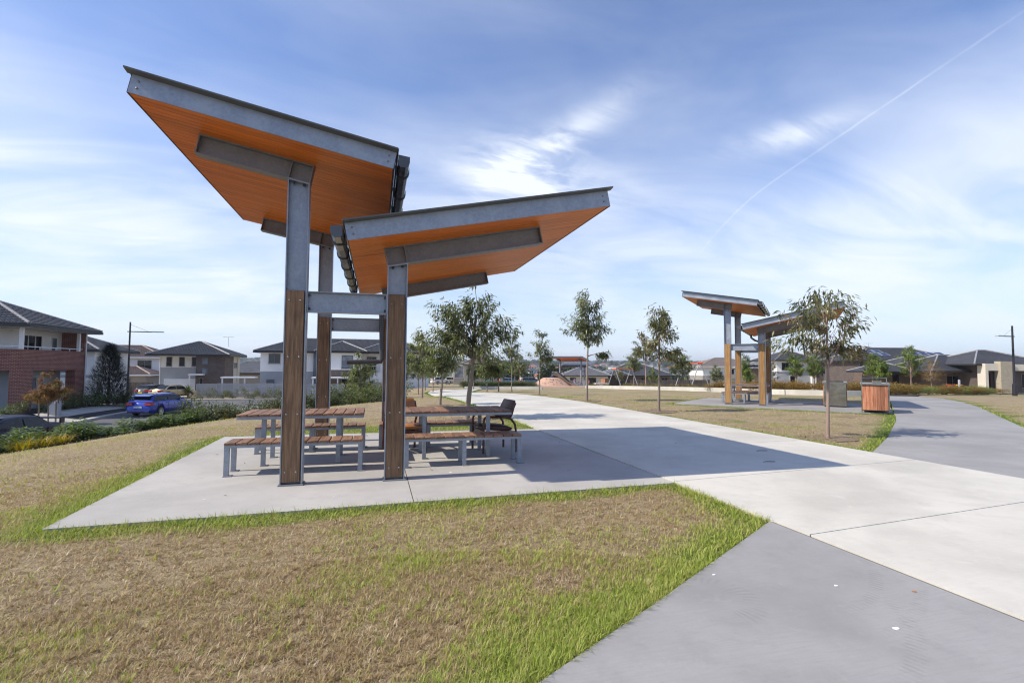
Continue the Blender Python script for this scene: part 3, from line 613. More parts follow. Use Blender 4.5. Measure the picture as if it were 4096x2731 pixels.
armchair('dark brown leather armchair at the right end of the right table', (3.0, 1.93, 0), R(-90 + 8), M['vinyl'])
armchair('armchair with brown backrest painted sunlit behind the short post, at the right table', (1.47, 2.22, 0), R(14), M['vinyl_sunlit'])

# ------------------------------------------------------------------ trees
M['bark'] = pm('gum_bark', (.21, .165, .125), .8, 0, .3, 3, (1, 1, .25), bmp=.5, bscale=18, col2=(.30, .25, .20))
M['bark_pink'] = pm('pinkish_bark', (.28, .19, .15), .75, 0, .3, 4, (1, 1, .3), bmp=.4, bscale=18, col2=(.38, .28, .23))
M['gum'] = foliage('gum_leaves', [(.07, .085, .036), (.15, .17, .07), (.27, .285, .15)], .3, .28)
M['gum_red'] = foliage('reddish_gum_leaves', [(.08, .088, .038), (.165, .17, .08), (.29, .28, .16), (.19, .13, .07)], .3, .28)
M['gum_pale'] = foliage('pale_gum_leaves', [(.10, .125, .046), (.18, .21, .075), (.28, .30, .13)], .3, .42)
M['pear'] = foliage('glossy_green_leaves', [(.05, .09, .016), (.12, .18, .03), (.25, .31, .065)], .3, .35)
M['dark_leaf'] = foliage('dark_green_leaves', [(.034, .06, .012), (.082, .125, .026), (.18, .235, .055)], .25, .32)
M['rust_leaf'] = foliage('rusty_leaves', [(.11, .10, .03), (.22, .16, .045), (.32, .16, .05), (.17, .17, .045)], .35, .5)
M['autumn'] = foliage('orange_autumn_leaves', [(.17, .07, .018), (.30, .14, .03), (.24, .18, .05)], .35, .5)
M['needle'] = foliage('dark_needles', [(.010, .016, .010), (.022, .034, .018), (.045, .06, .035)], .15, .5)
M['yellow_leaf'] = foliage('yellow_strap_leaves', [(.14, .17, .02), (.32, .27, .02), (.42, .24, .03)], .4, .45)
M['straw_leaf'] = foliage('tawny_grass', [(.10, .11, .03), (.20, .17, .06), (.30, .19, .08)], .3, .6)
M['rose_leaf'] = foliage('rose_leaves', [(.05, .08, .025), (.11, .14, .04), (.17, .18, .07)], .3, .4)
M['greygreen'] = foliage('grey_green_leaves', [(.05, .068, .03), (.095, .12, .052), (.16, .18, .09)], .25, .5)
def leaf_mesh(name, C, size, mat, droop=.6, aspect=.26, tone=None, rs=None, outdir=None, jit=.5):
    """lance-shaped leaves: two triangles folded along the midrib"""
    rs = rs or rng; n = len(C); a = rs.random(n) * 2 * PI; el_ = (rs.random(n) - .5) * 1.6 - droop * 1.2
    if outdir is not None: a = np.arctan2(outdir[:, 1], outdir[:, 0]) + (rs.random(n) - .5) * 2.2
    D = np.stack([np.cos(a) * np.cos(el_), np.sin(a) * np.cos(el_), np.sin(el_)], -1); Sd = np.stack([-np.sin(a), np.cos(a), (rs.random(n) - .5) * 1.4], -1); Sd /= np.linalg.norm(Sd, axis=1)[:, None]
    L = size * (1 - jit / 2 + jit * rs.random(n)); w = L * aspect * (.8 + .4 * rs.random(n)); N = np.cross(D, Sd)
    p0 = C; p2 = C + D * L[:, None]; md = C + D * (L * .45)[:, None] + N * (w * .25)[:, None]
    V = np.stack([p0, md + Sd * w[:, None] * .5, p2, md - Sd * w[:, None] * .5], 1).reshape(-1, 3); o = np.arange(n)[:, None] * 4
    F = np.concatenate([o + np.array([0, 1, 2]), o + np.array([0, 2, 3])], 1).reshape(-1, 3)
    tn = np.repeat(rs.random(n) if tone is None else np.clip(tone + (rs.random(n) - .5) * .35, 0, 1), 4)
    return V, F, tn
def gum_tree(label, loc, h, lobes, leaves=2200, leaf=.13, trunk=.045, bark='bark', mat='gum', lean=(0, 0), clear=.35, seed=0, extra=(), group='young gum trees', name='gum_tree', fuzz=1.0, twigs=70):
    """lobes: (dx, dy, z, rx, rz) ellipsoids of the crown, metres from the base; extra: single low branches (z0, dx, dy, z1)"""
    leaves = int(leaves * 1.0); leaf = leaf * 1.25; rs = np.random.default_rng(seed + 11); root = thing(name, label, 'tree', loc, 0, group)
    def tr(z): f_ = z / h; return np.array([lean[0] * f_ + .05 * math.sin(z * 1.7 + seed) * f_, lean[1] * f_ + .05 * math.cos(z * 1.3 + seed) * f_, z])
    m_ = MB(); zs = np.linspace(0, h * .74, 14); m_.tube([tuple(tr(z)) for z in zs], [trunk * (1.25 if i == 0 else 1) * (1 - .9 * z / h) + .004 for i, z in enumerate(zs)], 8)
    vols = np.array([l[3] * l[3] * l[4] for l in lobes]); pr = vols / vols.sum(); Cs, Ts, Od = [], [], []
    nb = max(6, int(twigs * .72))
    for i in range(nb):
        l = lobes[rs.choice(len(lobes), p=pr)]; u = rs.normal(size=3); u /= np.linalg.norm(u); rr = rs.random() ** .4 * fuzz
        e = np.array([l[0] + u[0] * l[3] * rr, l[1] + u[1] * l[3] * rr, l[2] + u[2] * l[4] * rr])
        z0 = np.clip(e[2] - .25 * h * (.4 + rs.random() * .8) - .3 * math.hypot(e[0], e[1]), clear * h, h * .93); s = tr(z0); mid = (s + e) / 2 + np.array([0, 0, .08 * h * rs.random()]) + rs.normal(size=3) * .04
        thick = trunk * (.10 + .22 * rs.random()) * (1 - .6 * z0 / h)
        m_.tube([tuple(s), tuple(mid), tuple(e)], [thick, thick * .65, .003], 4, False)
        k = max(4, int(leaves / nb * (.5 + rs.random()))); t_ = rs.random()
        f_ = rs.random(k) ** .6; base = mid + (e - mid) * f_[:, None]; sp = .075 * (h / 4) ** .5 * (.8 + .6 * rs.random())
        Cs.append(base + rs.normal(size=(k, 3)) * sp * np.array([1, 1, .8])); Ts.append(np.full(k, t_)); Od.append(np.repeat((e - s)[None], k, 0))
    for (z0, dx, dy, z1) in extra:
        s = tr(z0); e = np.array([dx, dy, z1]); mid = (s + e) / 2 + np.array([0, 0, .10]); m_.tube([tuple(s), tuple(mid), tuple(e)], [trunk * .3, trunk * .2, .004], 5, False); k = int(leaves * .045)
        f_ = .35 + .65 * rs.random(k); Cs.append(mid + (e - mid) * f_[:, None] + rs.normal(size=(k, 3)) * np.array([.09, .09, .07])); Ts.append(np.full(k, rs.random())); Od.append(np.repeat((e - s)[None], k, 0))
    m_.build('trunk', M[bark], root, 60)
    V, F, tn = leaf_mesh('crown', np.concatenate(Cs), leaf, None, tone=np.concatenate(Ts), rs=rs, outdir=np.concatenate(Od))
    obj('crown', mesh_np('crown', V, F, M[mat], tn), root); return root
def L3(x, y): return (x, y, T(x, y) - .02)
# right-hand row along the pale path
gum_tree('slim leaning gum tree nearest on the right, before the steel cabinet', L3(10.29, 1.97), 3.50, [(.05, 0, 2.6, .95, .62), (.65, .1, 2.1, .65, .38), (-.7, 0, 2.1, .62, .32), (.1, .1, 3.0, .65, .42), (.95, -.1, 1.75, .42, .25)], 1900, .12, .035, 'bark_pink', 'gum_red', (.14, .05), .42, 1, [(1.75, -.95, -.1, 2.1), (1.9, 1.0, 0, 1.75)], twigs=62)
gum_tree('tall ragged gum tree in the middle, left of the second shelter', L3(10.18, 8.49), 4.05, [(0, 0, 3.25, .42, .62), (.25, 0, 2.7, .5, .55), (-.35, 0, 2.35, .45, .5), (.55, 0, 1.95, .55, .42)], 1500, .15, .045, 'bark', 'gum_red', (.12, 0), .42, 2, [(1.7, 1.05, 0, 1.55), (2.0, -.75, 0, 1.95)], twigs=52)
gum_tree('full gum tree with one low side branch, in front of the distant shelter', L3(9.93, 13.92), 5.10, [(0, 0, 3.9, .75, .9), (-.6, .1, 3.35, .7, .5), (.65, -.1, 3.05, .75, .5), (.05, 0, 2.7, .7, .4), (.35, 0, 4.2, .45, .45), (-.1, 0, 4.6, .35, .40)], 3000, .15, .05, 'bark', 'gum', (.1, 0), .45, 3, [(1.95, .95, -.1, 2.05), (1.98, .75, 0, 1.95)], twigs=85)
gum_tree('thin gum tree before the playground mound', L3(10.28, 21.69), 4.15, [(0, 0, 3.2, .5, .6), (-.3, 0, 2.7, .55, .4), (.4, 0, 2.45, .55, .45), (0, 0, 3.7, .28, .35)], 1300, .15, .04, 'bark', 'gum', (.05, 0), .4, 4, [(1.9, -.9, 0, 1.8), (1.8, .9, 0, 1.6)], twigs=52)
gum_tree('small gum tree beside the curve of the pale path', L3(9.97, 26.88), 4.25, [(0, 0, 3.4, .45, .6), (-.35, 0, 2.9, .5, .45), (.35, 0, 2.6, .5, .45), (.1, 0, 3.9, .25, .3)], 1300, .15, .04, 'bark', 'gum', (.0, 0), .4, 5, twigs=50)
# left-hand row
gum_tree('big leafy gum tree beside the path behind the right table', L3(3.45, 7.32), 3.98, [(.1, 0, 2.95, 1.0, .72), (-.8, 0, 2.5, .62, .55), (1.0, .1, 2.6, .68, .45), (.05, 0, 2.15, 1.1, .45), (.2, 0, 3.55, .6, .40), (-.65, 0, 3.05, .55, .40), (.75, 0, 1.75, .65, .28), (-.45, 0, 1.75, .55, .3)], 4300, .135, .075, 'bark', 'gum', (.38, .1), .42, 6, [(1.55, .85, 0, 1.35), (1.5, -.8, 0, 1.45)], twigs=125)
gum_tree('slim gum tree right behind the big leafy gum', L3(3.34, 12.59), 2.95, [(0, 0, 2.1, .6, .6), (.4, 0, 1.8, .5, .4), (-.35, 0, 1.75, .45, .4)], 1500, .14, .05, 'bark', 'gum_pale', (.22, 0), .4, 7, twigs=50)
gum_tree('bushy gum tree at the left end of the path row', L3(3.37, 20.57), 3.75, [(-.2, 0, 2.9, .7, .65), (-.75, 0, 2.4, .65, .55), (.45, 0, 2.3, .6, .5), (-.1, 0, 1.8, .8, .4), (-.3, 0, 3.35, .35, .3)], 2600, .15, .045, 'bark', 'gum_pale', (.05, 0), .3, 8, twigs=75)
gum_tree('gum tree with pale trunk just left of the path end', L3(2.6, 22.5), 3.3, [(-.3, 0, 2.4, .7, .6), (-.9, 0, 1.9, .5, .5), (.3, 0, 1.9, .5, .5)], 1500, .15, .04, 'bark_pink', 'gum', (-.05, 0), .3, 9, twigs=50)
gum_tree('gum tree in the mulch bed behind the short post', L3(.2, 21.8), 3.3, [(0, 0, 2.3, .6, .7), (-.4, 0, 1.8, .5, .5), (.4, 0, 1.7, .5, .5)], 1500, .15, .04, 'bark', 'gum_pale', (0, 0), .3, 10, twigs=45)
# ------------------------------------------------------------------ street on the left
M['asphalt'] = pm('asphalt', (.105, .105, .108), .85, 0, .15, .6, bmp=.3, bscale=70, space='world', fine=.2)
M['kerb'] = pm('kerb_concrete', (.46, .44, .40), .8, 0, .15, 1.5, space='world', fine=.15)
ROAD = [(-15.5, -10), (-10.5, -10), (-10.4, 26), (-9.7, 34), (-7.4, 40.5), (-3, 44.4), (0, 45.2), (0, 52.4), (-60, 52.4), (-60, 46), (-20, 45.6), (-17.2, 43.4), (-15.7, 39)]
tag(sheet('road', ROAD, M['asphalt'], .02, step=2.0), kind='structure')
def strip(pts, off0, off1):
    """polygon between two offsets of a polyline (positive = left of travel)"""
    P = [Vector((*p, 0)) for p in pts]; a, b = [], []
    for i, p in enumerate(P):
        d = (P[min(i + 1, len(P) - 1)] - P[max(i - 1, 0)]).normalized(); n = Vector((-d.y, d.x, 0)); a.append(p + n * off0); b.append(p + n * off1)
    return [(q.x, q.y) for q in a] + [(q.x, q.y) for q in reversed(b)]
KH = [(-15.6, -8), (-15.6, 10), (-15.6, 24), (-15.6, 33), (-15.8, 39), (-17.2, 43.4), (-20, 45.6), (-30, 45.9), (-60, 46)]
KN = [(-60, 52.5), (-30, 52.5), (-10, 52.5), (0, 52.5)]
KP = [(-10.5, -8), (-10.45, 12), (-10.4, 26), (-9.7, 34), (-7.4, 40.5), (-3, 44.4), (0, 45.2)]
for pts, a, b in ((KH, 0, .42), (KN, 0, .40), (KP, 0, -.35)):
    pl = strip(pts, a, b); pl = pl if sum((pl[i][0] * pl[(i + 1) % len(pl)][1] - pl[(i + 1) % len(pl)][0] * pl[i][1]) for i in range(len(pl))) > 0 else pl[::-1]
    tag(sheet('kerb', pl, M['kerb'], .15, thick=.3, step=2.0), kind='structure')
def pave(name, poly, mat='kerb', dz=.045): tag(sheet(name, poly if sum((poly[i][0] * poly[(i + 1) % len(poly)][1] - poly[(i + 1) % len(poly)][0] * poly[i][1]) for i in range(len(poly))) > 0 else poly[::-1], M[mat], dz, step=1.5), kind='structure')
pave('pavement', [(-18.6, -8), (-17.3, -8), (-17.3, 40), (-18.6, 40)])
pave('pavement', [(-40, 54.2), (0, 54.2), (0, 55.4), (-40, 55.4)])
pave('driveway', [(-19.9, 27.2), (-16.05, 26.6), (-16.05, 29.8), (-19.9, 29.4)], dz=.06)
pave('driveway', [(-25.4, 53), (-20.6, 53), (-20.8, 65), (-25.0, 65)], dz=.055)

# ------------------------------------------------------------------ house kit
def brick_mat(name, c1, c2, mortar, scale=1.0):
    m_, t, b, o = new_mat(name); p = coords(t, 'object'); sp = t.add('ShaderNodeSeparateXYZ'); t.l.new(p, sp.inputs[0])
    br = t.add('ShaderNodeTexBrick'); t.l.new(t.comb(t.m('ADD', sp.outputs[0], sp.outputs[1]), sp.outputs[2], 0), br.inputs['Vector'])
    for k, q in (('Scale', 1.0), ('Mortar Size', .007), ('Brick Width', .24 * scale), ('Row Height', .086 * scale), ('Bias', -.1), ('Mortar Smooth', .2)): br.inputs[k].default_value = q
    br.inputs['Color1'].default_value = (*c1, 1); br.inputs['Color2'].default_value = (*c2, 1); br.inputs['Mortar'].default_value = (*mortar, 1)
    n = t.noise(p, 1.2, 4, .6); cc = t.mix(t.m('MULTIPLY', t.ss(n, .4, .7), .25), br.outputs[0], tuple(q * .6 for q in c1))
    setp(t, b, color=cc, rough=.85, spec=.25, normal=bump(t, t.m('SUBTRACT', 1.0, br.outputs['Fac']), .6, .008)); return m_
M['red_brick'] = brick_mat('red_brick', (.19, .058, .042), (.26, .085, .058), (.44, .38, .33))
M['dark_brick'] = brick_mat('dark_brick', (.075, .055, .05), (.115, .085, .075), (.30, .28, .26))
M['brown_brick'] = brick_mat('brown_brick', (.105, .07, .055), (.16, .105, .08), (.30, .26, .22))
M['cream_brick'] = brick_mat('cream_brick', (.42, .37, .28), (.50, .45, .35), (.25, .22, .18))
M['render'] = pm('white_render', (.76, .75, .73), .8, 0, .05, .8, bmp=.1, bscale=30)
M['grey_render'] = pm('grey_render', (.36, .375, .40), .8, 0, .07, .8, bmp=.1, bscale=30)
M['cream_render'] = pm('cream_render', (.60, .56, .47), .8, 0, .06, .8)
M['taupe_render'] = pm('taupe_render', (.30, .275, .245), .8, 0, .06, .8)
M['board'] = pm('white_weatherboard', (.80, .79, .77), .7, 0, .04, .7)
M['trim_white'] = pm('white_trim', (.75, .75, .74), .5, 0, .04)
M['trim_dark'] = pm('dark_trim', (.014, .014, .016), .5, 0, .1)
M['frame_grey'] = pm('grey_window_frame', (.18, .18, .185), .4, .2, .1)
M['garage'] = pm('garage_door', (.74, .74, .74), .5, 0, .04)
M['garage_red'] = pm('garage_door_red', (.17, .055, .04), .5, 0, .08)
M['blue_pillar'] = pm('slate_blue_render', (.075, .10, .14), .7, 0, .1)
def glass_mat(name, c, rough=.06):
    m_, t, b, o = new_mat(name); p = coords(t, 'object'); n = t.noise(p, .9, 2, .5)
    setp(t, b, color=t.mix(t.ss(n, .4, .6), tuple(q * .55 for q in c), c), rough=rough, spec=.5); return m_
M['pane'] = glass_mat('window_glass', (.045, .055, .065)); M['pane_blind'] = glass_mat('window_with_blind', (.22, .25, .30), .12); M['pane_dark'] = glass_mat('dark_window', (.014, .016, .018))
def tile_mat(name, c, rnd=.16):
    m_, t, b, o = new_mat(name); p = coords(t, 'object'); vo = t.add('ShaderNodeTexVoronoi'); t.l.new(p, vo.inputs['Vector']); vo.inputs['Scale'].default_value = 3.2
    sp = t.add('ShaderNodeSeparateColor'); t.l.new(vo.outputs['Color'], sp.inputs[0]); n = t.noise(p, .5, 4, .6); oi = t.add('ShaderNodeObjectInfo')
    cc = t.mix(sp.outputs[0], tuple(q * (1 - rnd) for q in c), tuple(q * (1 + rnd) for q in c)); cc = t.mix(t.m('MULTIPLY', t.ss(n, .45, .7), .3), cc, tuple(q * 1.35 for q in c))
    cc = t.mix(1, cc, t.mix(oi.outputs['Random'], (1 - rnd * .7,) * 3, (1 + rnd * .7,) * 3), 'MULTIPLY')
    setp(t, b, color=cc, rough=.5, spec=.5); return m_
M['tile_grey'] = tile_mat('charcoal_roof_tile', (.075, .077, .085)); M['tile_brown'] = tile_mat('brown_roof_tile', (.155, .115, .10)); M['tile_red'] = tile_mat('terracotta_roof_tile', (.34, .11, .06)); M['tile_light'] = tile_mat('light_grey_roof_tile', (.17, .172, .18)); M['tile_taupe'] = tile_mat('taupe_roof_tile', (.22, .185, .165))
M['cap_grey'] = pm('grey_ridge_cap', (.26, .265, .27), .6, 0, .15, 2); M['cap_brown'] = pm('brown_ridge_cap', (.24, .19, .165), .6, 0, .15, 2)
def block(parent, name, x0, y0, z0, x1, y1, z1, mat): return MB().box(min(x0, x1), min(y0, y1), z0, max(x0, x1), max(y0, y1), z1).build(name, M[mat], parent, 0)
def opening(parent, face, at_, a, b, z0, z1, frame='frame_grey', glass='pane', mull=1, sill=True, name='window', fw=.055):
    """a window (frame > pane, sill) standing on a wall face S/N/E/W at coordinate at_"""
    def Q(u, v, d): return {'S': (u, at_ - d, v), 'N': (u, at_ + d, v), 'E': (at_ + d, u, v), 'W': (at_ - d, u, v)}[face]
    def bx(m_, u0, u1, v0, v1, d0, d1):
        p = Q(u0, v0, d0); q = Q(u1, v1, d1); m_.box(min(p[0], q[0]), min(p[1], q[1]), v0, max(p[0], q[0]), max(p[1], q[1]), v1)
    m_ = MB(); bx(m_, a, a + fw, z0, z1, .001, .05); bx(m_, b - fw, b, z0, z1, .001, .05); bx(m_, a + fw, b - fw, z1 - fw, z1, .001, .05); bx(m_, a + fw, b - fw, z0, z0 + fw, .001, .05)
    for i in range(mull): c = a + (b - a) * (i + 1) / (mull + 1); bx(m_, c - fw * .4, c + fw * .4, z0 + fw, z1 - fw, .001, .045)
    w_ = m_.build(name, M[frame], parent, 0)
    e = [a + fw + (b - a - 2 * fw) * i / (mull + 1) for i in range(mull + 2)]
    for i in range(mull + 1):
        g = fw * .4 if mull else 0; p_ = MB(); bx(p_, e[i] + (g if i else 0), e[i + 1] - (g if i < mull else 0), z0 + fw, z1 - fw, .002, .018); p_.build('pane', M[glass], w_, 0)
    if sill: s_ = MB(); bx(s_, a - .04, b + .04, z0 - .07, z0 - .002, .001, .09); s_.build('sill', M[frame], w_, 0)
    return w_
TILE = {}
def hip_roof(parent, x0, y0, x1, y1, z, pitch, tile='tile_grey', cap='cap_grey', fascia='trim_dark', course=.34, tw=.30, detail=True, each=(), lift=.06):
    w, d = x1 - x0, y1 - y0; m = min(w, d) / 2; rise = m * math.tan(R(pitch))
    c = [Vector((x0, y0, z)), Vector((x1, y0, z)), Vector((x1, y1, z)), Vector((x0, y1, z))]
    if w >= d: r0, r1 = Vector((x0 + m, (y0 + y1) / 2, z + rise)), Vector((x1 - m, (y0 + y1) / 2, z + rise)); planes = {'S': (c[0], c[1], r1, r0), 'E': (c[1], c[2], r1, r1), 'N': (c[2], c[3], r0, r1), 'W': (c[3], c[0], r0, r0)}; hips = [(c[0], r0), (c[1], r1), (c[2], r1), (c[3], r0)]
    else: r0, r1 = Vector(((x0 + x1) / 2, y0 + m, z + rise)), Vector(((x0 + x1) / 2, y1 - m, z + rise)); planes = {'S': (c[0], c[1], r0, r0), 'E': (c[1], c[2], r1, r0), 'N': (c[2], c[3], r1, r1), 'W': (c[3], c[0], r0, r1)}; hips = [(c[0], r0), (c[1], r0), (c[2], r1), (c[3], r1)]
    core = MB()
    for A, B, Cc, Dd in planes.values(): dn = Vector((0, 0, -.03)); core.add([A + dn, B + dn, Cc + dn, Dd + dn] if (Cc - Dd).length > .01 else [A + dn, B + dn, Cc + dn], [(0, 1, 2, 3)] if (Cc - Dd).length > .01 else [(0, 1, 2)])
    core.add([v_ + Vector((0, 0, -.05)) for v_ in c], [(3, 2, 1, 0)])
    roof = core.build('roof', M[tile], parent, 0); st = MB(); nt = 0
    for key, (A, B, Cc, Dd) in planes.items():
        ex = (B - A); Lw = ex.length; ex.normalize(); up_ = ((Cc + Dd) / 2 - (A + B) / 2); up_ = (up_ - ex * up_.dot(ex)); Ls = up_.length; up_.normalize(); nn = ex.cross(up_)
        if nn.z < 0: nn = -nn
        l1 = (Dd - A).dot(ex); r1_ = (Cc - A).dot(ex); n = max(1, int(round(Ls / course))); cs = Ls / n; am = .022 if detail else 0
        M4 = Matrix((ex, up_, nn)).transposed().to_4x4()
        for i in range(n):
            f0, f1 = i / n, (i + 1) / n; la, ra = l1 * f0, Lw + (r1_ - Lw) * f0; lb, rb = l1 * f1, Lw + (r1_ - Lw) * f1
            off = (i % 2) * tw / 2 if detail else 0; k0 = math.floor((la - off) / tw); k1 = math.ceil((ra - off) / tw)
            if not detail: k0, k1 = 0, 1
            for k in range(k0, k1):
                a_, b_ = (off + k * tw, off + (k + 1) * tw) if detail else (la, ra)
                if key in each and a_ >= lb and b_ <= rb and nt < 300:
                    kk = (round(cs, 4), tw, tile)
                    if kk not in TILE:
                        tm = MB(); us = [0, .25, .5, .75, 1.0]; hs = [0, .045, .012, .045, 0]
                        vs = [((u - .5) * tw * .995, 0, lift + h_) for u, h_ in zip(us, hs)] + [((u - .5) * tw * .995, cs, .004 + h_) for u, h_ in zip(us, hs)] + [((u - .5) * tw * .995, 0, -.005) for u in us]
                        tm.add(vs, [(j, j + 1, j + 6, j + 5) for j in range(4)] + [(10 + j, 11 + j, j + 1, j) for j in range(4)]); TILE[kk] = tm.mesh('tile', M[tile], 50)
                    o = obj('tile', TILE[kk], roof); o.matrix_local = Matrix.Translation(A + ex * ((a_ + b_) / 2) + up_ * (i * cs)) @ M4; nt += 1; continue
                a0, b0 = max(a_, la), min(b_, ra); a1, b1 = min(max(a_, lb), rb), max(min(b_, rb), lb)
                if b0 - a0 < .01: continue
                if b1 < a1: a1 = b1 = (a1 + b1) / 2
                cols = 4 if detail else 1
                lo_, hi_, fr_ = [], [], []
                for j in range(cols + 1):
                    u = j / cols; g0 = a0 + (b0 - a0) * u; g1 = a1 + (b1 - a1) * u; h_ = [0, .045, .012, .045, 0][j] if detail else 0
                    lo_.append(A + ex * g0 + up_ * (i * cs) + nn * (lift + h_)); hi_.append(A + ex * g1 + up_ * ((i + 1) * cs) + nn * (.004 + h_)); fr_.append(A + ex * g0 + up_ * (i * cs) - nn * .005)
                q = cols + 1; st.add(lo_ + hi_ + fr_, [(j, j + 1, q + j + 1, q + j) for j in range(cols)] + [(2 * q + j, 2 * q + j + 1, j + 1, j) for j in range(cols)])
    if st.f: tag(st.build('roof_tiles', M[tile], roof, 50), kind='stuff')
    for a_, b_ in hips + ([(r0, r1)] if (r1 - r0).length > .3 else []):
        MB().tube([a_ + Vector((0, 0, .045)), b_ + Vector((0, 0, .045))], .10, 6).build('ridge_cap', M[cap], roof, 60)
    g = MB(); e = .06
    g.box(x0 - e, y0 - e, z - .19, x1 + e, y0 - .004, z - .01); g.box(x0 - e, y1 + .004, z - .19, x1 + e, y1 + e, z - .01); g.box(x0 - e, y0 - .004, z - .19, x0 - .004, y1 + .004, z - .01); g.box(x1 + .004, y0 - .004, z - .19, x1 + e, y1 + .004, z - .01)
    g.build('gutter', M[fascia], parent, 0)
    MB().box(x0 + .002, y0 + .002, z - .15, x1 - .002, y1 - .002, z - .06).build('eave_lining', M['trim_white'], parent, 0)
    return roof
def pipe(parent, x, y, z0, z1, mat='trim_white', r=.045): return MB().tube([(x, y, z0), (x, y, z1)], r, 6).build('downpipe', M[mat], parent)
def antenna(parent, x, y, z):
    m_ = MB(); m_.tube([(x, y, z), (x, y, z + 1.3)], .02, 5); m_.bar((x - .7, y, z + 1.3), (x + .7, y, z + 1.3), .03, .03)
    for i in range(7): m_.bar((x - .65 + i * .2, y - .25, z + 1.3), (x - .65 + i * .2, y + .25, z + 1.3), .012, .012)
    m_.build('antenna', M['frame_grey'], parent)

# ------------------------------------------------------------------ red brick corner house (origin at its near corner, x runs west)
h = thing('brick_house', 'red brick and white two-storey house with a balcony at the left edge', 'house', (-20, 31, -1.62))
block(h, 'wall', -12, 1.7, 0, -1.5, 7.0, 2.62, 'grey_render'); block(h, 'wall', -12, 1.6, 2.62, -1.45, 7.1, 5.32, 'render')
block(h, 'wall', -1.45, 6.85, 2.62, -.02, 7.2, 5.32, 'red_brick')
for (x0, y0, x1, y1) in ((-.62, .02, -.02, 1.15), (-.62, 5.85, -.02, 7.2), (-5.2, .02, -4.2, .6), (-9.4, .02, -8.4, .6)): block(h, 'pillar', x0, y0, 0, x1, y1, 2.62, 'red_brick')
block(h, 'balcony_parapet', -.25, 0, 2.622, 0, 7.2, 3.86, 'red_brick'); block(h, 'balcony_parapet', -12, 0, 2.622, -.252, .25, 3.86, 'red_brick')
block(h, 'parapet_cap', -.27, -.015, 3.862, .015, 7.2, 3.95, 'red_brick'); block(h, 'parapet_cap', -12, -.015, 3.862, -.272, .27, 3.95, 'red_brick')
block(h, 'balcony_floor', -12, .252, 2.63, -.252, 7.0, 2.74, 'render')
for (x, y) in ((-.14, .14), (-.14, 6.35), (-6, .14)): block(h, 'balcony_post', x - .09, y - .09, 3.952, x + .09, y + .09, 5.3, 'trim_white')
m_ = MB(); m_.bar((-.12, .25, 4.13), (-.12, 6.8, 4.13), .05, .05); m_.bar((-12, .12, 4.13), (-.25, .12, 4.13), .05, .05)
for y in (1.9, 3.6, 5.2): m_.bar((-.12, y, 3.95), (-.12, y, 4.11), .04, .04, (1, 0, 0))
m_.build('balcony_rail', M['trim_white'], h)
opening(h, 'E', -1.45, 2.35, 4.55, 2.80, 4.98, 'trim_white', 'pane_dark', 2, False, 'sliding_door'); opening(h, 'E', -1.45, 5.6, 6.3, 3.4, 4.95, 'trim_white', 'pane_blind', 0)
opening(h, 'S', 1.6, -5.2, -3.2, 2.80, 4.9, 'trim_white', 'pane_dark', 1, False, 'sliding_door'); opening(h, 'E', -1.5, 2.2, 4.2, .9, 2.1, 'frame_grey', 'pane_blind', 1); opening(h, 'S', 1.7, -3.2, -2.1, 0.05, 2.15, 'trim_dark', 'pane_dark', 0, False, 'door')
pipe(h, .06, 6.95, 0, 5.3); hip_roof(h, -12.7, -.62, .62, 7.85, 5.48, 22, each=('E', 'S'))
# ------------------------------------------------------------------ white house behind the she-oak
h = thing('white_house', 'white two-storey house half hidden behind the dark she-oak', 'house', (-23.6, 47.2, -2.15))
block(h, 'wall', -9, 0, 0, 0, 6.8, 4.75, 'render'); block(h, 'band', -9.01, -.03, 2.35, .03, 6.82, 2.6, 'grey_render'); opening(h, 'E', 0, 3.4, 4.6, 2.9, 4.4, 'frame_grey', 'pane', 1); opening(h, 'E', 0, .6, 1.2, .6, 2.0, 'frame_grey', 'pane_dark', 0); opening(h, 'S', 0, -3.2, -1.9, 2.9, 4.3)
hip_roof(h, -9.6, -.6, .6, 7.4, 4.85, 22); antenna(h, -4.5, 3.4, 6.2)
# ------------------------------------------------------------------ brown tiled house far behind
h = thing('brown_roof_house', 'cream house with brown tiled roofs, behind the paling fence', 'house', (-33.5, 80, -2.7))
block(h, 'wall', -9, 0, 0, 3.2, 8, 5.1, 'render'); block(h, 'wall', -8, -5, 0, 3.4, -.02, 2.6, 'taupe_render'); opening(h, 'S', 0, -7.5, -5.9, 3.3, 4.7, 'frame_grey', 'pane_dark'); opening(h, 'S', 0, .4, 2.2, 3.3, 4.7, 'frame_grey', 'pane_dark'); opening(h, 'S', -5, -2.5, -.6, .9, 2.1, 'frame_grey', 'pane_dark')
hip_roof(h, -9.6, -.6, 4.0, 8.6, 5.2, 21, 'tile_brown', 'cap_brown', 'trim_white'); hip_roof(h, -8.6, -5.6, 4.2, -.1, 2.7, 22, 'tile_brown', 'cap_brown', 'trim_white')
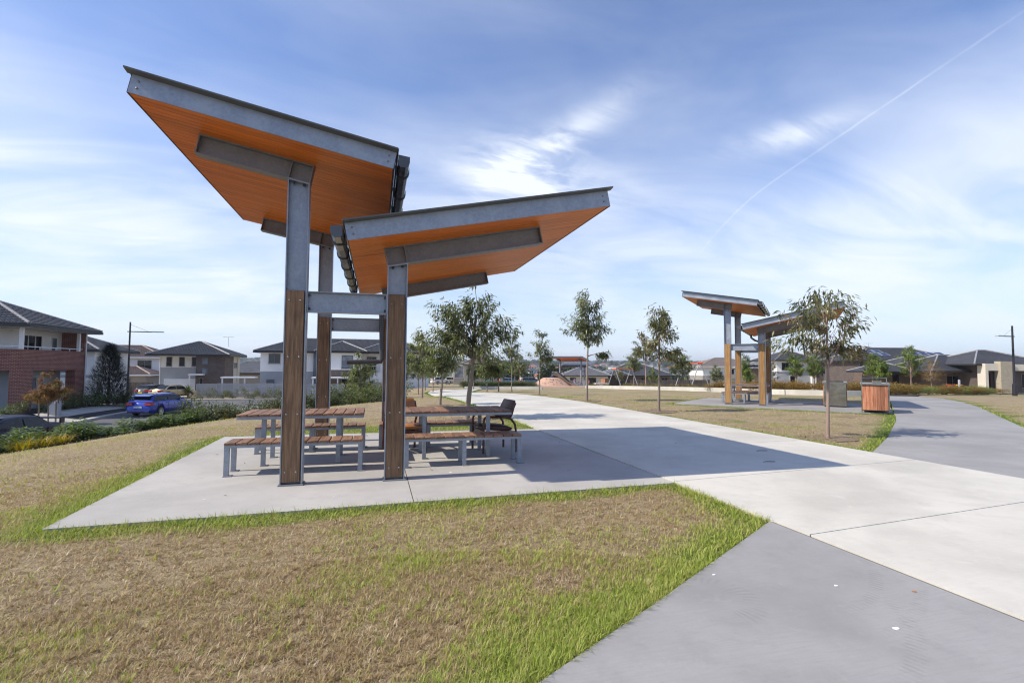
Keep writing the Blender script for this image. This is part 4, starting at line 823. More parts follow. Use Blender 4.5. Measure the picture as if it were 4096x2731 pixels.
# ------------------------------------------------------------------ house with the garage and cars
h = thing('garage_house', 'two-storey white and grey house with a dark brick bay and white garage door', 'house', (-25, 63.6, -2.5))
block(h, 'wall', 0, 1.8, 0, 4.55, 7.4, 3.55, 'grey_render'); block(h, 'wall', 0, 1.78, 3.552, 4.55, 7.4, 5.02, 'board'); block(h, 'wall', 4.552, 0, 0, 7.75, 4.0, 5.02, 'dark_brick'); block(h, 'wall', 4.552, 4.002, 0, 7.7, 7.4, 5.02, 'cream_render')
for i in range(4): MB().box(0, 1.762, 3.62 + i * .34, 4.55, 1.779, 3.93 + i * .34).build('weatherboard', M['board'], h, 0)
for a in (.75, 2.15, 3.55): opening(h, 'S', 1.762, a, a + .62, 3.72, 4.86, 'frame_grey', 'pane_dark', 0)
g_ = block(h, 'garage_door', .55, 1.75, .02, 4.4, 1.798, 2.15, 'garage')
for i in range(5): MB().box(.57, 1.735, .05 + i * .42, 4.38, 1.749, .43 + i * .42).build('panel', M['garage'], g_, 0)
for z in (2.75, 4.05): opening(h, 'S', 0, 5.25, 5.85, z, z + .72, 'frame_grey', 'pane_blind', 0)
opening(h, 'S', 0, 5.0, 5.4, 1.0, 2.3, 'frame_grey', 'pane_dark', 0); opening(h, 'E', 7.7, 4.4, 6.1, 3.55, 4.2, 'frame_grey', 'pane_blind', 2)
m_ = MB(); m_.box(4.0, -.9, 2.62, 5.6, 1.7, 2.80); m_.build('portico', M['trim_white'], h, 0)
for x in (4.08,): block(h, 'portico_post', x, -.85, 0, x + .13, -.72, 2.618, 'trim_white')
pipe(h, 7.78, 5.9, 0, 4.9, 'cream_render'); pipe(h, .1, 1.7, 0, 4.9)
hip_roof(h, -.65, -.62, 8.4, 8.0, 5.15, 21.5); antenna(h, 6.4, 6.6, 6.4)
# ------------------------------------------------------------------ long white and brick house behind the near shelter
h = thing('corner_house', 'long white two-storey house with dark brick wing seen between the shelter posts', 'house', (-12.4, 57.6, -2.35))
block(h, 'wall', 0, 2.0, 0, 6.0, 9, 3.0, 'grey_render'); block(h, 'wall', 0, 1.98, 3.002, 6.0, 9, 5.32, 'board'); block(h, 'wall', 6.002, 1.4, 0, 6.9, 9, 5.32, 'blue_pillar')
block(h, 'wall', 6.902, 0, 0, 11.6, 9, 3.25, 'dark_brick'); block(h, 'wall', 6.902, -.02, 3.252, 11.6, 9, 5.32, 'board'); block(h, 'wall', 11.602, 2.4, 0, 20, 9, 5.32, 'board'); block(h, 'balcony_parapet', 11.602, .9, 1.75, 16.5, 1.1, 2.9, 'render'); block(h, 'balcony_floor', 11.602, 1.102, 2.5, 16.5, 2.398, 2.7, 'render'); block(h, 'wall', 15.6, 1.102, 0, 16.5, 2.398, 2.49, 'render')
for i in range(6): MB().box(0, 1.962, 3.05 + i * .37, 6.0, 1.979, 3.39 + i * .37).build('weatherboard', M['board'], h, 0)
for i in range(5): MB().box(6.902, -.038, 3.32 + i * .39, 11.6, -.021, 3.68 + i * .39).build('weatherboard', M['board'], h, 0)
opening(h, 'S', 1.962, .9, 2.2, 4.0, 5.15, 'frame_grey', 'pane', 1); opening(h, 'S', 2.0, .7, 1.6, 1.0, 2.1, 'frame_grey', 'pane_blind', 0); opening(h, 'S', -.038, 9.35, 10.65, 3.45, 5.0, 'blue_pillar', 'pane_blind', 0); opening(h, 'S', 0, 9.4, 10.6, .1, 2.2, 'frame_grey', 'pane_dark', 0, False, 'door'); opening(h, 'S', 2.4, 12.2, 13.4, 2.8, 4.9, 'frame_grey', 'pane_dark', 1, False, 'sliding_door'); opening(h, 'S', 2.4, 14.8, 16.0, 3.2, 4.9, 'frame_grey', 'pane_blind', 1); opening(h, 'S', 2.4, 12.6, 14.0, .8, 2.0, 'frame_grey', 'pane_dark', 1)
for x in (13.9, 16.3): block(h, 'balcony_post', x, .95, 2.902, x + .14, 1.09, 5.2, 'trim_white')
m_ = MB(); m_.bar((11.7, 1.0, 3.75), (16.4, 1.0, 3.75), .05, .05)
for i in range(22): m_.bar((11.8 + i * .21, 1.0, 2.9), (11.8 + i * .21, 1.0, 3.73), .018, .018, (0, 1, 0))
m_.build('balcony_rail', M['trim_white'], h)
block(h, 'pergola_beam', 6.2, -2.0, 2.25, 12.4, -.04, 2.42, 'trim_white')
for x in (6.3, 9.0, 12.2): block(h, 'pergola_post', x, -1.95, 0, x + .14, -1.81, 2.248, 'trim_white')
block(h, 'pergola_beam', -3.6, -.4, 2.25, -.02, 1.2, 2.42, 'trim_white')
for x in (-3.5, -1.2): block(h, 'pergola_post', x, -.35, 0, x + .14, -.21, 2.248, 'trim_white')
pipe(h, 3.2, 1.9, 0, 5.2, 'cream_render'); pipe(h, 11.66, .05, 3.3, 5.2)
hip_roof(h, -.65, 1.3, 20.6, 9.7, 5.45, 22); hip_roof(h, 6.3, -.62, 12.3, 6.4, 5.47, 23); hip_roof(h, 11.0, .4, 17.2, 7.4, 5.462, 21)
# low roofs seen between them
h = thing('low_roof_house', 'low grey-roofed house between the two white houses', 'house', (-24, 84, -3.0)); block(h, 'wall', 0, 0, 0, 11, 8, 3.0, 'taupe_render'); hip_roof(h, -.6, -.6, 11.6, 8.6, 3.1, 22, 'tile_light'); opening(h, 'S', 0, 8, 9.5, .9, 2.1)
# ------------------------------------------------------------------ fences
M['fence_grey'] = pm('grey_fence_slat', (.40, .40, .42), .5, .0, .08, rnd=.08); M['paling'] = wood('grey_paling', (.12, .095, .075), (.22, .18, .145), 'z', .2, .8, 6, .3, .3)
def slat_fence(label, x0, x1, y, z, hgt, n, panels, dirv=(1, 0)):
    root = thing('slat_fence', label, 'fence', (x0, y, z)); pw = (x1 - x0) / panels; sl = MB().box(.04, 0, 0, pw - .04, .022, hgt / n - .018).mesh('slat', M['fence_grey'], 0); po = MB().box(-.035, -.01, 0, .035, .06, hgt + .02).mesh('post', M['fence_grey'], 0)
    for i in range(panels + 1): obj('post', po, root, (i * pw, 0, 0))
    for i in range(panels):
        dz = random.choice((0, 0, .05))
        for k in range(n): obj('slat', sl, root, (i * pw, 0, .06 + dz + k * hgt / n))
    return root
slat_fence('long grey horizontal slat fence along the far pavement', -18.3, -8.4, 57.0, T(-13, 57), 1.62, 16, 5); slat_fence('short grey slat fence left of the green cabinet', -6.2, -2.4, 52.9, T(-4, 53) + .1, 1.5, 14, 2); slat_fence('short grey slat fence right of the green cabinet', -.2, 2.2, 52.6, T(1, 52.6) + .1, 1.5, 14, 1)
def paling_fence(label, x0, x1, y, z, hgt, w=.11):
    root = thing('paling_fence', label, 'fence', (x0, y, z)); n = int((x1 - x0) / w); pl = MB().box(0, 0, 0, w - .008, .02, hgt).mesh('paling', M['paling'], 0)
    for i in range(n): o = obj('paling', pl, root, (i * w, random.uniform(0, .008), random.uniform(-.03, .0)))
    for z_ in (.3, hgt - .3): MB().box(0, .03, z_, x1 - x0, .07, z_ + .08).build('rail', M['paling'], root, 0)
paling_fence('brown paling fence behind the parked cars on the left', -31, -25.1, 64.2, T(-27, 64), 1.75)
# ------------------------------------------------------------------ shrubs
def bush_mesh(name, n, leaf, mat, w=1.0, h=1.0, lump=.35, seed=0, aspect=.45, droop=.1, up_=.0, hollow=.55):
    rs = np.random.default_rng(seed + 77); k = 7; cen = rs.normal(size=(k, 3)) * np.array([.28, .28, .16]) * (lump / .35); cen[:, 2] += .45
    c = cen[rs.integers(0, k, n)]; u = rs.normal(size=(n, 3)); u /= np.linalg.norm(u, axis=1)[:, None]; r = (hollow + (1 - hollow) * rs.random(n)) * (.26 + .10 * rs.random(n))
    P = c + u * r[:, None] * np.array([1, 1, .95]); P[:, 2] = np.abs(P[:, 2]) + .02; P *= np.array([w, w, h])
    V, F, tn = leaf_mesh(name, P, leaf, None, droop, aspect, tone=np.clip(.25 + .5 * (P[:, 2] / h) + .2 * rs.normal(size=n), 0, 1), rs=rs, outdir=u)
    return mesh_np(name, V, F, M[mat], tn)
def strap_mesh(name, n, L, mat, seed=0, spread=1.0, w=.02):
    rs = np.random.default_rng(seed + 5); a = rs.random(n) * 2 * PI; r = rs.random(n) ** .7 * .16 * spread
    P = np.stack([np.cos(a) * r, np.sin(a) * r, np.zeros(n)], -1); V, F, tn = blades(P, L * (.5 + .6 * rs.random(n)), np.full(n, w), a + rs.normal(size=n) * .5, R(8) + R(40) * rs.random(n), R(15) + R(60) * rs.random(n), rs.random(n))
    return mesh_np(name, V, F, M[mat], tn)
STEM = MB()
for i in range(6):
    a = i * 1.05; STEM.tube([(0, 0, 0), (.10 * math.cos(a), .10 * math.sin(a), .22), (.26 * math.cos(a), .26 * math.sin(a), .5)], [.015, .011, .005], 4, False)
STEM = STEM.mesh('stem', M['bark'])
def plant(name, me, label, cat, x, y, s, group, z=None, rz=None, stem=True):
    o = tag(obj(name, me, None, (x, y, (T(x, y) if z is None else z)), rnd.random() * 6.28 if rz is None else rz), label, cat, group); o.scale = s if isinstance(s, tuple) else (s, s, s)
    if stem: obj('stem', STEM, o)
    return o
rnd = random.Random(3)
ORD = ['first', 'second', 'third', 'fourth', 'fifth', 'sixth', 'seventh', 'eighth', 'ninth', 'tenth', 'eleventh', 'twelfth', 'thirteenth', 'fourteenth', 'fifteenth', 'sixteenth', 'seventeenth', 'eighteenth', 'nineteenth', 'twentieth', 'twenty-first', 'twenty-second', 'twenty-third', 'twenty-fourth']
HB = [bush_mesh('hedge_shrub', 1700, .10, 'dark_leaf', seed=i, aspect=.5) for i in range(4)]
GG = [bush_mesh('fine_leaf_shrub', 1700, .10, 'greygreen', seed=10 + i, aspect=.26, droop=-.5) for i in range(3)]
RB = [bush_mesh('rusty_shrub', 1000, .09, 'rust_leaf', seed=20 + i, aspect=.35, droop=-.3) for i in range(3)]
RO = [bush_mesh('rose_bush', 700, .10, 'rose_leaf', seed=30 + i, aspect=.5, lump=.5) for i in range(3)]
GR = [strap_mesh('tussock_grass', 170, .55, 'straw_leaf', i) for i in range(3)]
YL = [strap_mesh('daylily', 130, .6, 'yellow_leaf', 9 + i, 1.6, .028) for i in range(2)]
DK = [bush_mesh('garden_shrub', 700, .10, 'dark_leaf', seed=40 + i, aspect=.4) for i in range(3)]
AB = [bush_mesh('yellow_green_shrub', 800, .08, 'pear', seed=50 + i, aspect=.45) for i in range(2)]
def along(pts, step):
    out = []; P = [Vector((*p, 0)) for p in pts]; acc = 0
    for a, b in zip(P[:-1], P[1:]):
        L_ = (b - a).length; q = acc
        while q < L_: out.append(tuple((a + (b - a) * (q / L_))[:2])); q += step
        acc = q - L_
    return out
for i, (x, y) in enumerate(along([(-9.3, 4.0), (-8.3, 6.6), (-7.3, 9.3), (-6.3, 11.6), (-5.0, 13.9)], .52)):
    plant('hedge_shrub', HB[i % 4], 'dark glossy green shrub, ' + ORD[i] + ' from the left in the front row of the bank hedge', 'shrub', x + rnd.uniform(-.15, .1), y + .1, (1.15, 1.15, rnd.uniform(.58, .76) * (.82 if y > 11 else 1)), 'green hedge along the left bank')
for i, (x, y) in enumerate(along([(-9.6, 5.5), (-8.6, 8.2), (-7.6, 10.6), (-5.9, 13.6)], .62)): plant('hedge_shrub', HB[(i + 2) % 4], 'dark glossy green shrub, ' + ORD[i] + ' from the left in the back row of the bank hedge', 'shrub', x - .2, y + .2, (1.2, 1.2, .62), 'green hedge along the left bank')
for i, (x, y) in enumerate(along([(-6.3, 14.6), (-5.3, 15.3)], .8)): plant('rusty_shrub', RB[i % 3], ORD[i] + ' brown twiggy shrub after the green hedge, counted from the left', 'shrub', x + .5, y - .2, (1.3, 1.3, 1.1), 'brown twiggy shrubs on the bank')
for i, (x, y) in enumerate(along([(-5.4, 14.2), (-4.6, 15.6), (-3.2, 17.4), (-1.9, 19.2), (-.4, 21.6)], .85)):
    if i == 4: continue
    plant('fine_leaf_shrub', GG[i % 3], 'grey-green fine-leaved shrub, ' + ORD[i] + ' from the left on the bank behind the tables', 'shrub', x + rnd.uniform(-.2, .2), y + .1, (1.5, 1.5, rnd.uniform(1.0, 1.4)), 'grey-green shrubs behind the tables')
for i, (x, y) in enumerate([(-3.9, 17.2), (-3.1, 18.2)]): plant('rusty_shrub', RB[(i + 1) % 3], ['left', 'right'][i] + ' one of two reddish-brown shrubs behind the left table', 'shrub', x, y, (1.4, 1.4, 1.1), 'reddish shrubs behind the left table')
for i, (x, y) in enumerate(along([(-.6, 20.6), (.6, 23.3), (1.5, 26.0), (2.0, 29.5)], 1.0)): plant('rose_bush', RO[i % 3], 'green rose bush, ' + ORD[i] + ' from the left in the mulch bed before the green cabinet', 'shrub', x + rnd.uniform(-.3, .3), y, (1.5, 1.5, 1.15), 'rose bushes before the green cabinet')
for i, (x, y) in enumerate([(-6.95, 8.35), (-7.1, 7.9), (-6.8, 8.75)]): plant('daylily', YL[i % 2], ['middle', 'nearest', 'farthest'][i] + ' of three yellow-leaved strappy plants at the near end of the hedge', 'plant', x, y, .8, 'yellow strappy plants', stem=False)
for i in range(9): plant('rose_bush', RO[i % 3], ORD[i] + ' small rose bush from the left in the row before the grey slat fence', 'shrub', -17.4 + i * 1.03 + rnd.uniform(-.15, .15), 56.2, (.85, .85, 1.1), 'rose row before the slat fence')
for i, (x, y, s) in enumerate([(-19.0, 28.6, 1.2), (-18.9, 31.2, 1.3), (-19.0, 32.8, 1.2), (-18.9, 34.2, 1.3), (-18.7, 35.6, 1.4), (-18.6, 37.0, 1.5), (-19.2, 26.2, 1.5), (-20.2, 25.2, 1.4), (-21.5, 26, 1.6), (-22.8, 26.5, 1.6)]): plant('garden_shrub', DK[i % 3], 'shaded shrub before the brick house, ' + ['below its near pillar', 'below its front wall, first from the near pillar', 'below its front wall, second from the near pillar', 'below its front wall, third from the near pillar', 'beside its far pillar', 'past its far pillar', 'left of the orange tree', 'nearest the left edge, first', 'nearest the left edge, second', 'nearest the left edge, third'][i], 'shrub', x, y, (s, s, s * .85), 'garden shrubs at the brick house')
for i, (x, y) in enumerate([(-18.3, 40.2), (-17.7, 41.4), (-19.0, 41.2), (-17.0, 38.6), (-20.4, 47.6), (-19.6, 46.8)]): plant('yellow_green_shrub', AB[i % 2], ORD[i] + ' sunlit yellow-green shrub around the foot of the dark she-oak', 'shrub', x, y, (1.3, 1.3, 1.0), 'shrubs at the she-oak')
def yucca(label, loc):
    root = thing('yucca', label, 'plant', loc); n = 150; a = rng.random(n) * 2 * PI; el_ = R(-20) + R(100) * rng.random(n); P = np.zeros((n, 3)); P[:, 2] = .6 + .3 * rng.random(n)
    V, F, tn = blades(P, np.full(n, .95), np.full(n, .05), a, PI / 2 - el_, np.full(n, .25), rng.random(n) * .6); obj('leaf_rosette', mesh_np('leaf_rosette', V, F, M['pear'], tn), root); MB().tube([(0, 0, 0), (0, 0, .8)], [.09, .06], 7).build('trunk', M['bark'], root)
yucca('spiky yucca in front of the white garage door', (-19.6, 58.6, T(-19.6, 58.6)))
# dark she-oak and orange street tree
def cone_tree(label, loc, h_, w, n):
    root = thing('she_oak', label, 'tree', loc); rs = np.random.default_rng(5); z = h_ * (.08 + .92 * rs.random(n) ** 1.25); a = rs.random(n) * 2 * PI; rr = (.25 + .75 * rs.random(n) ** .6) * w * (1 - z / h_) ** .62
    P = np.stack([np.cos(a) * rr, np.sin(a) * rr, z], -1); D = np.stack([np.cos(a), np.sin(a), np.zeros(n)], -1); V, F, tn = blades(P, .35 + .35 * rs.random(n), np.full(n, .028), a + rs.normal(size=n) * .6, R(35) + R(60) * rs.random(n), R(20) + R(50) * rs.random(n), rs.random(n))
    obj('crown', mesh_np('crown', V, F, M['needle'], tn), root); m_ = MB(); m_.tube([(0, 0, 0), (0, 0, h_ * .95)], [.12, .01], 7)
    for i in range(40): zz = h_ * (.1 + .85 * i / 40); aa = i * 2.4; q = w * .8 * (1 - zz / h_) ** .62; m_.tube([(0, 0, zz - .2), (q * math.cos(aa), q * math.sin(aa), zz + .15)], [.025, .004], 4, False)
    m_.build('trunk', M['bark'], root)
cone_tree('dark feathery she-oak beside the red brick house', (-18.85, 39.0, -2.0), 4.85, 1.75, 10500)
t_ = gum_tree('small orange-leaved street tree between two stakes at left', (-16.6, 27.3, T(-16.6, 27.3)), 3.1, [(0, 0, 2.0, .85, .5), (.4, 0, 1.75, .8, .38), (-.4, 0, 1.6, .75, .4), (0, 0, 2.6, .5, .40)], 7000, .11, .04, 'bark', 'autumn', (0, 0), .33, 21, group='small street trees', name='orange_tree', twigs=110)
M['stake'] = wood('timber_stake', (.16, .12, .09), (.28, .22, .17), 'z', .1)
for i, x in enumerate((-17.0, -16.2)): tag(MB().box(-.03, -.03, 0, .03, .03, 1.35).build('tree_stake', M['stake'], None, 0, (x, 27.2, T(x, 27.2))), ('left' if i == 0 else 'right') + ' timber stake beside the small orange-leaved tree', 'stake', 'tree stakes')
# letterbox pillar, lamps, cabinet
lb = thing('letterbox', 'grey rendered letterbox pillar behind the orange tree', 'letterbox', (-17.9, 30.4, T(-17.9, 30.4))); MB().box(-.25, -.2, 0, .25, .2, 1.0).build('pillar', M['grey_render'], lb); MB().box(-.27, -.22, 1.0, .27, .22, 1.05).build('cap', M['grey_render'], lb); MB().box(.0, -.215, .78, .22, -.201, .92).build('mail_slot', M['trim_white'], lb)
M['lamp_pole'] = pm('dark_lamp_pole', (.03, .027, .035), .4, .2, .1)
M['lamp_head'] = pm('pale_lamp_head', (.45, .46, .48), .4, .3, .1)
def lamp(label, loc, h_, arm, dirx, base=.0):
    root = thing('street_lamp', label, 'street lamp', loc, 0, 'dark street lamps'); m_ = MB(); m_.tube([(0, 0, .9), (0, 0, h_)], [.085, .06], 10); m_.build('pole', M['lamp_pole'], root); MB().tube([(0, 0, 0), (0, 0, .88), (0, 0, .92)], [.15, .14, .09], 10).build('base', M['lamp_pole'], root)
    za = h_ - .8; m_ = MB(); m_.bar((-.2 * dirx, 0, za), (arm * .68 * dirx, 0, za), .05, .07); m_.build('arm', M['lamp_pole'], root); MB().tube([(0, 0, h_ - .2), (arm * .55 * dirx, 0, za + .03)], .008, 4).build('stay', M['lamp_pole'], root)
    MB().box(min(arm * .66 * dirx, arm * dirx), -.12, za - .03, max(arm * .66 * dirx, arm * dirx), .12, za + .05).build('lamp_head', M['lamp_head'], root)
lamp('dark street lamp with its arm to the right, above the blue car', (-18.9, 42.2, T(-18.9, 42.2)), 6.9, 2.45, 1)
lamp('dark street lamp with its arm to the left, at the right edge', (47.2, 20.3, T(47.2, 20.3)), 5.25, 1.65, -1)
M['cab_green'] = pm('olive_cabinet', (.20, .235, .07), .5, 0, .08, 2)
cb = thing('utility_cabinet', 'olive green electrical cabinet behind the rose bushes', 'cabinet', (-.2, 38.6, T(-.2, 38.6) + .05), R(-22)); MB().box(-.95, -.6, .1, .95, .6, 1.62).build('body', M['cab_green'], cb, 0); MB().box(-1.0, -.65, 1.622, 1.0, .65, 1.74).build('lid', M['cab_green'], cb, 0); MB().box(-.98, -.62, 0, .98, .62, .098).build('plinth', M['kerb'], cb, 0)
for x in (-.93, .01): MB().box(x, -.615, .16, x + .91, -.602, 1.56).build('door', M['cab_green'], cb, 0)
M['sign'] = pm('warning_sign', (.7, .7, .62), .5); MB().add([(-.14, -.618, .85), (.14, -.618, .85), (0, -.618, 1.1)], [(0, 1, 2)]).build('warning_sign', M['sign'], cb, 0)

# ------------------------------------------------------------------ barbecue and bench cabinets at the second shelter
def brushed(name, c):
    m_, t, b, o = new_mat(name); p = coords(t, 'object'); n = t.noise(p, 2.0, 3, .5, 1.0); n2 = t.noise(scaled(t, p, (1, 1, 40)), 8, 3, .6)
    setp(t, b, color=t.mix(t.ss(n, .35, .65), tuple(q * .75 for q in c), c), metal=1.0, rough=t.mr(n2, .3, .7, .12, .24), normal=bump(t, t.noise(p, 3.5, 2, .5), .25, .02)); return m_
M['inox'] = brushed('brushed_stainless', (.40, .385, .34)); M['redwood'] = wood('red_hardwood', (.30, .105, .055), (.48, .225, .13), 'z', .35, .55, 6, .25, .3)
q2 = lambda x, y, r=R(-45): (x, y)
bq = thing('barbecue', 'stainless steel barbecue cabinet with timber sides beside the second shelter', 'barbecue', (17.78, 8.66, .02), R(-47)); 
MB().box(-.36, 0, .03, .36, 1.5, .86).build('body', M['inox'], bq); MB().box(-.40, -.05, .862, .40, 1.55, .93).build('bench_top', M['inox'], bq)
for i in range(10):
    for x in (-.383, .362): MB().box(x, .06 + i * .14, .05, x + .021, .19 + i * .14, .85).build('plank', M['redwood'], bq, 0)
MB().box(-.28, .2, .931, .28, 1.3, .945).build('hotplate', M['pane_dark'], bq)
MB().box(-.35, .01, 0, .35, 1.49, .029).build('plinth', M['trim_dark'], bq)
sk = thing('bench_cabinet', 'timber slatted steel cabinet with a handrail on top, right of the barbecue', 'cabinet', (16.95, 6.37, .02), R(-49)); MB().box(-.35, .02, .05, .35, 1.30, .90).build('body', M['trim_dark'], sk)
for i in range(7): bevel(MB().box(-.35 + i * .1, -.005, .07, -.255 + i * .1, .018, .89).build('plank', M['redwood'], sk, 0), .002)
for i in range(13): MB().box(.352, .03 + i * .098, .07, .374, .123 + i * .098, .89).build('plank', M['redwood'], sk, 0)
for x in (-.385, .352): MB().box(x, -.008, 0, x + .032, .04, .90).build('corner_post', M['inox'], sk)
MB().box(-.41, -.05, .902, .41, 1.36, .955).build('bench_top', M['inox'], sk); m_ = MB(); m_.tube([(-.36, 0, .955), (-.36, 0, 1.13), (.36, 1.25, 1.13), (.36, 1.25, .955)], .014, 6); m_.build('handrail', M['inox'], sk); MB().box(-.05, .55, .957, .2, .75, 1.02).build('tap', M['inox'], sk)

# ------------------------------------------------------------------ concrete edging and planting belts on the right
EDGE = [(22.6, 43.5), (23.6, 39), (24.7, 33), (24.9, 26), (24.5, 21), (24.6, 18.3), (26.0, 15.9), (28.2, 15.75)]
ed = tag(obj('garden_edging', None, None, (24.5, 21, T(24.5, 21))), 'low pale concrete edging wall along the planting belt', 'wall')
for a, b in zip(EDGE[:-1], EDGE[1:]):
    za, zb = T(*a), T(*b); l_ = (Vector(b) - Vector(a)).normalized() * .012; MB().bar((a[0] - 24.5 + l_[0], a[1] - 21 + l_[1], za - T(24.5, 21) + .07), (b[0] - 24.5 - l_[0], b[1] - 21 - l_[1], zb - T(24.5, 21) + .07), .18, .42).build('edging_block', M['path'], ed, 0)
BELT = EDGE + [(31, 15.4), (34, 17.5), (31, 24), (30.5, 33), (28.5, 40), (26.5, 45)]
tag(sheet('mulch_bed', BELT[::-1] if sum(BELT[i][0] * BELT[(i + 1) % len(BELT)][1] - BELT[(i + 1) % len(BELT)][0] * BELT[i][1] for i in range(len(BELT))) < 0 else BELT, M['mulch'], .03, thick=.05), kind='structure')
bel = np.array(BELT)
pts = []
while len(pts) < 120:
    x, y = rnd.uniform(22, 34), rnd.uniform(15, 45)
    if inpoly(np.array([x]), np.array([y]), BELT)[0] and dist_poly(np.array([x]), np.array([y]), BELT)[0] > .35: pts.append((x, y))
for i, (x, y) in enumerate(pts):
    if y > 27: plant('tussock_grass', GR[i % 3], 'tawny tussock grass in the belt behind the pale edging, before the swings', 'grass clump', x, y, rnd.uniform(1.0, 1.4), 'tussocks before the swings', stem=False)
    else: plant('rusty_shrub', RB[i % 3], 'rust-brown low shrub in the belt behind the second shelter', 'shrub', x, y, (1.25, 1.25, rnd.uniform(.65, .9)), 'rusty shrubs behind the second shelter')
for i in range(52):
    f_ = i / 51; x = 30.5 + f_ * 24 + rnd.uniform(-.5, .5); y = 17.2 + f_ * 8 + rnd.uniform(-.3, 2.6)
    plant('rusty_shrub', (RB + AB)[i % 5], 'low yellow and rust ground shrub along the far side of the curved path', 'shrub', x, y, (1.5, 1.5, rnd.uniform(.55, .8)), 'ground shrubs beyond the curved path')
for i in range(26): plant('fine_leaf_shrub', GG[i % 3], 'low green shrub, ' + ORD[i % 13] + ' from left in the ' + ('front' if i < 13 else 'back') + ' row at the path end', 'shrub', 9.6 + (i % 13) * .52 + rnd.uniform(-.2, .2), 43.0 + (i // 13) * 1.1 + rnd.uniform(-.3, .3) - (i % 13) * .12, (1.5, 1.5, .75), 'green shrubs before the playground')
ed2 = tag(MB().bar((9.2, 41.2, T(9.2, 41.2) + .05), (15.8, 37.8, T(15.8, 37.8) + .05), .35, .4).build('garden_edging', M['path'], None, 0), 'low concrete edging in front of the green shrub bed at the path end', 'wall')
# ------------------------------------------------------------------ street trees on the right (round, glossy)
def pear(label, x, y, h_, w, z0, seed, mat='pear', n=4200, leaf=.12):
    w *= 1.25
    return gum_tree(label, (x, y, T(x, y)), h_, [(0, 0, z0 + (h_ - z0) * .45, w, (h_ - z0) * .45), (0, 0, z0 + (h_ - z0) * .75, w * .7, (h_ - z0) * .25), (.2, .1, z0 + (h_ - z0) * .3, w * .8, (h_ - z0) * .28)], n, leaf, .05, 'bark_pink', mat, (0, 0), .3, seed, group='round street trees on the right', name='street_tree', fuzz=.95, twigs=110)
pear('round glossy green street tree above the timber cabinet', 43.5, 28.5, 3.75, .72, 1.35, 31); pear('taller round green street tree right of the timber cabinet', 43.7, 25.3, 4.1, .92, 1.45, 32); pear('feathery brown-leaved tree before the dark brick house', 53.9, 31.0, 3.6, 1.05, 1.0, 33, 'rust_leaf', 2200, .09)
pear('bright green street tree left of the slim gum, behind its leaves', 37.0, 30.3, 3.5, .72, 1.3, 34); pear('second bright green street tree behind the slim gum leaves', 38.9, 30.2, 3.6, .85, 1.3, 35); pear('small lime-green tree right behind the slim gum trunk', 40.2, 25.0, 2.9, .6, 1.1, 36); pear('thin green tree seen beside the short post of the second shelter', 36.4, 36.0, 3.8, .5, .9, 37)
# ------------------------------------------------------------------ trees around the playground
gum_tree('pale drooping gum tree behind the tall ragged gum', (31.8, 47.2, T(31.8, 47.2)), 6.9, [(0, 0, 5.3, 1.4, 1.2), (-.9, 0, 4.3, 1.1, .9), (.9, 0, 4.6, 1.1, .9), (.5, 0, 3.6, 1.0, .7)], 2600, .22, .10, 'bark_pink', 'gum_red', (0, 0), .45, 41, group='playground trees', twigs=80)
gum_tree('light green young gum by the left swing', (33.4, 53.0, T(33.4, 53)), 5.2, [(0, 0, 3.9, 1.0, 1.2), (.5, 0, 2.9, 1.0, .8), (-.5, 0, 3.0, .9, .7)], 2000, .2, .07, 'bark', 'gum_pale', (0, 0), .35, 42, group='playground trees', twigs=60)
gum_tree('bushy gum tree between the two swings', (37.2, 47.9, T(37.2, 47.9)), 4.6, [(0, 0, 3.4, 1.4, 1.0), (-.8, 0, 2.5, 1.1, .9), (.8, 0, 2.7, 1.1, .9), (0, 0, 1.7, 1.0, .7)], 3000, .2, .07, 'bark', 'gum_pale', (0, 0), .25, 43, group='playground trees', twigs=90)
for i, (x, y, hh, mt, lab) in enumerate([(45.1, 80, 4.4, 'gum_red', 'reddish round tree behind the left swing'), (48.5, 74, 4.0, 'pear', 'bright green round tree before the dark-roofed house'), (44.0, 50.5, 3.6, 'gum', 'dark bushy tree right of the right swing'), (50.5, 52.5, 3.4, 'pear', 'small bright green tree left of the second shelter'), (49.0, 47.0, 4.2, 'gum_red', 'reddish slender tree left of the second shelter')]):
    gum_tree(lab, (x, y, T(x, y)), hh, [(0, 0, hh * .6, hh * .26, hh * .33), (.3, 0, hh * .42, hh * .24, hh * .22)], 1800, .2, .06, 'bark', mt, (0, 0), .2, 50 + i, group='playground trees', twigs=70)
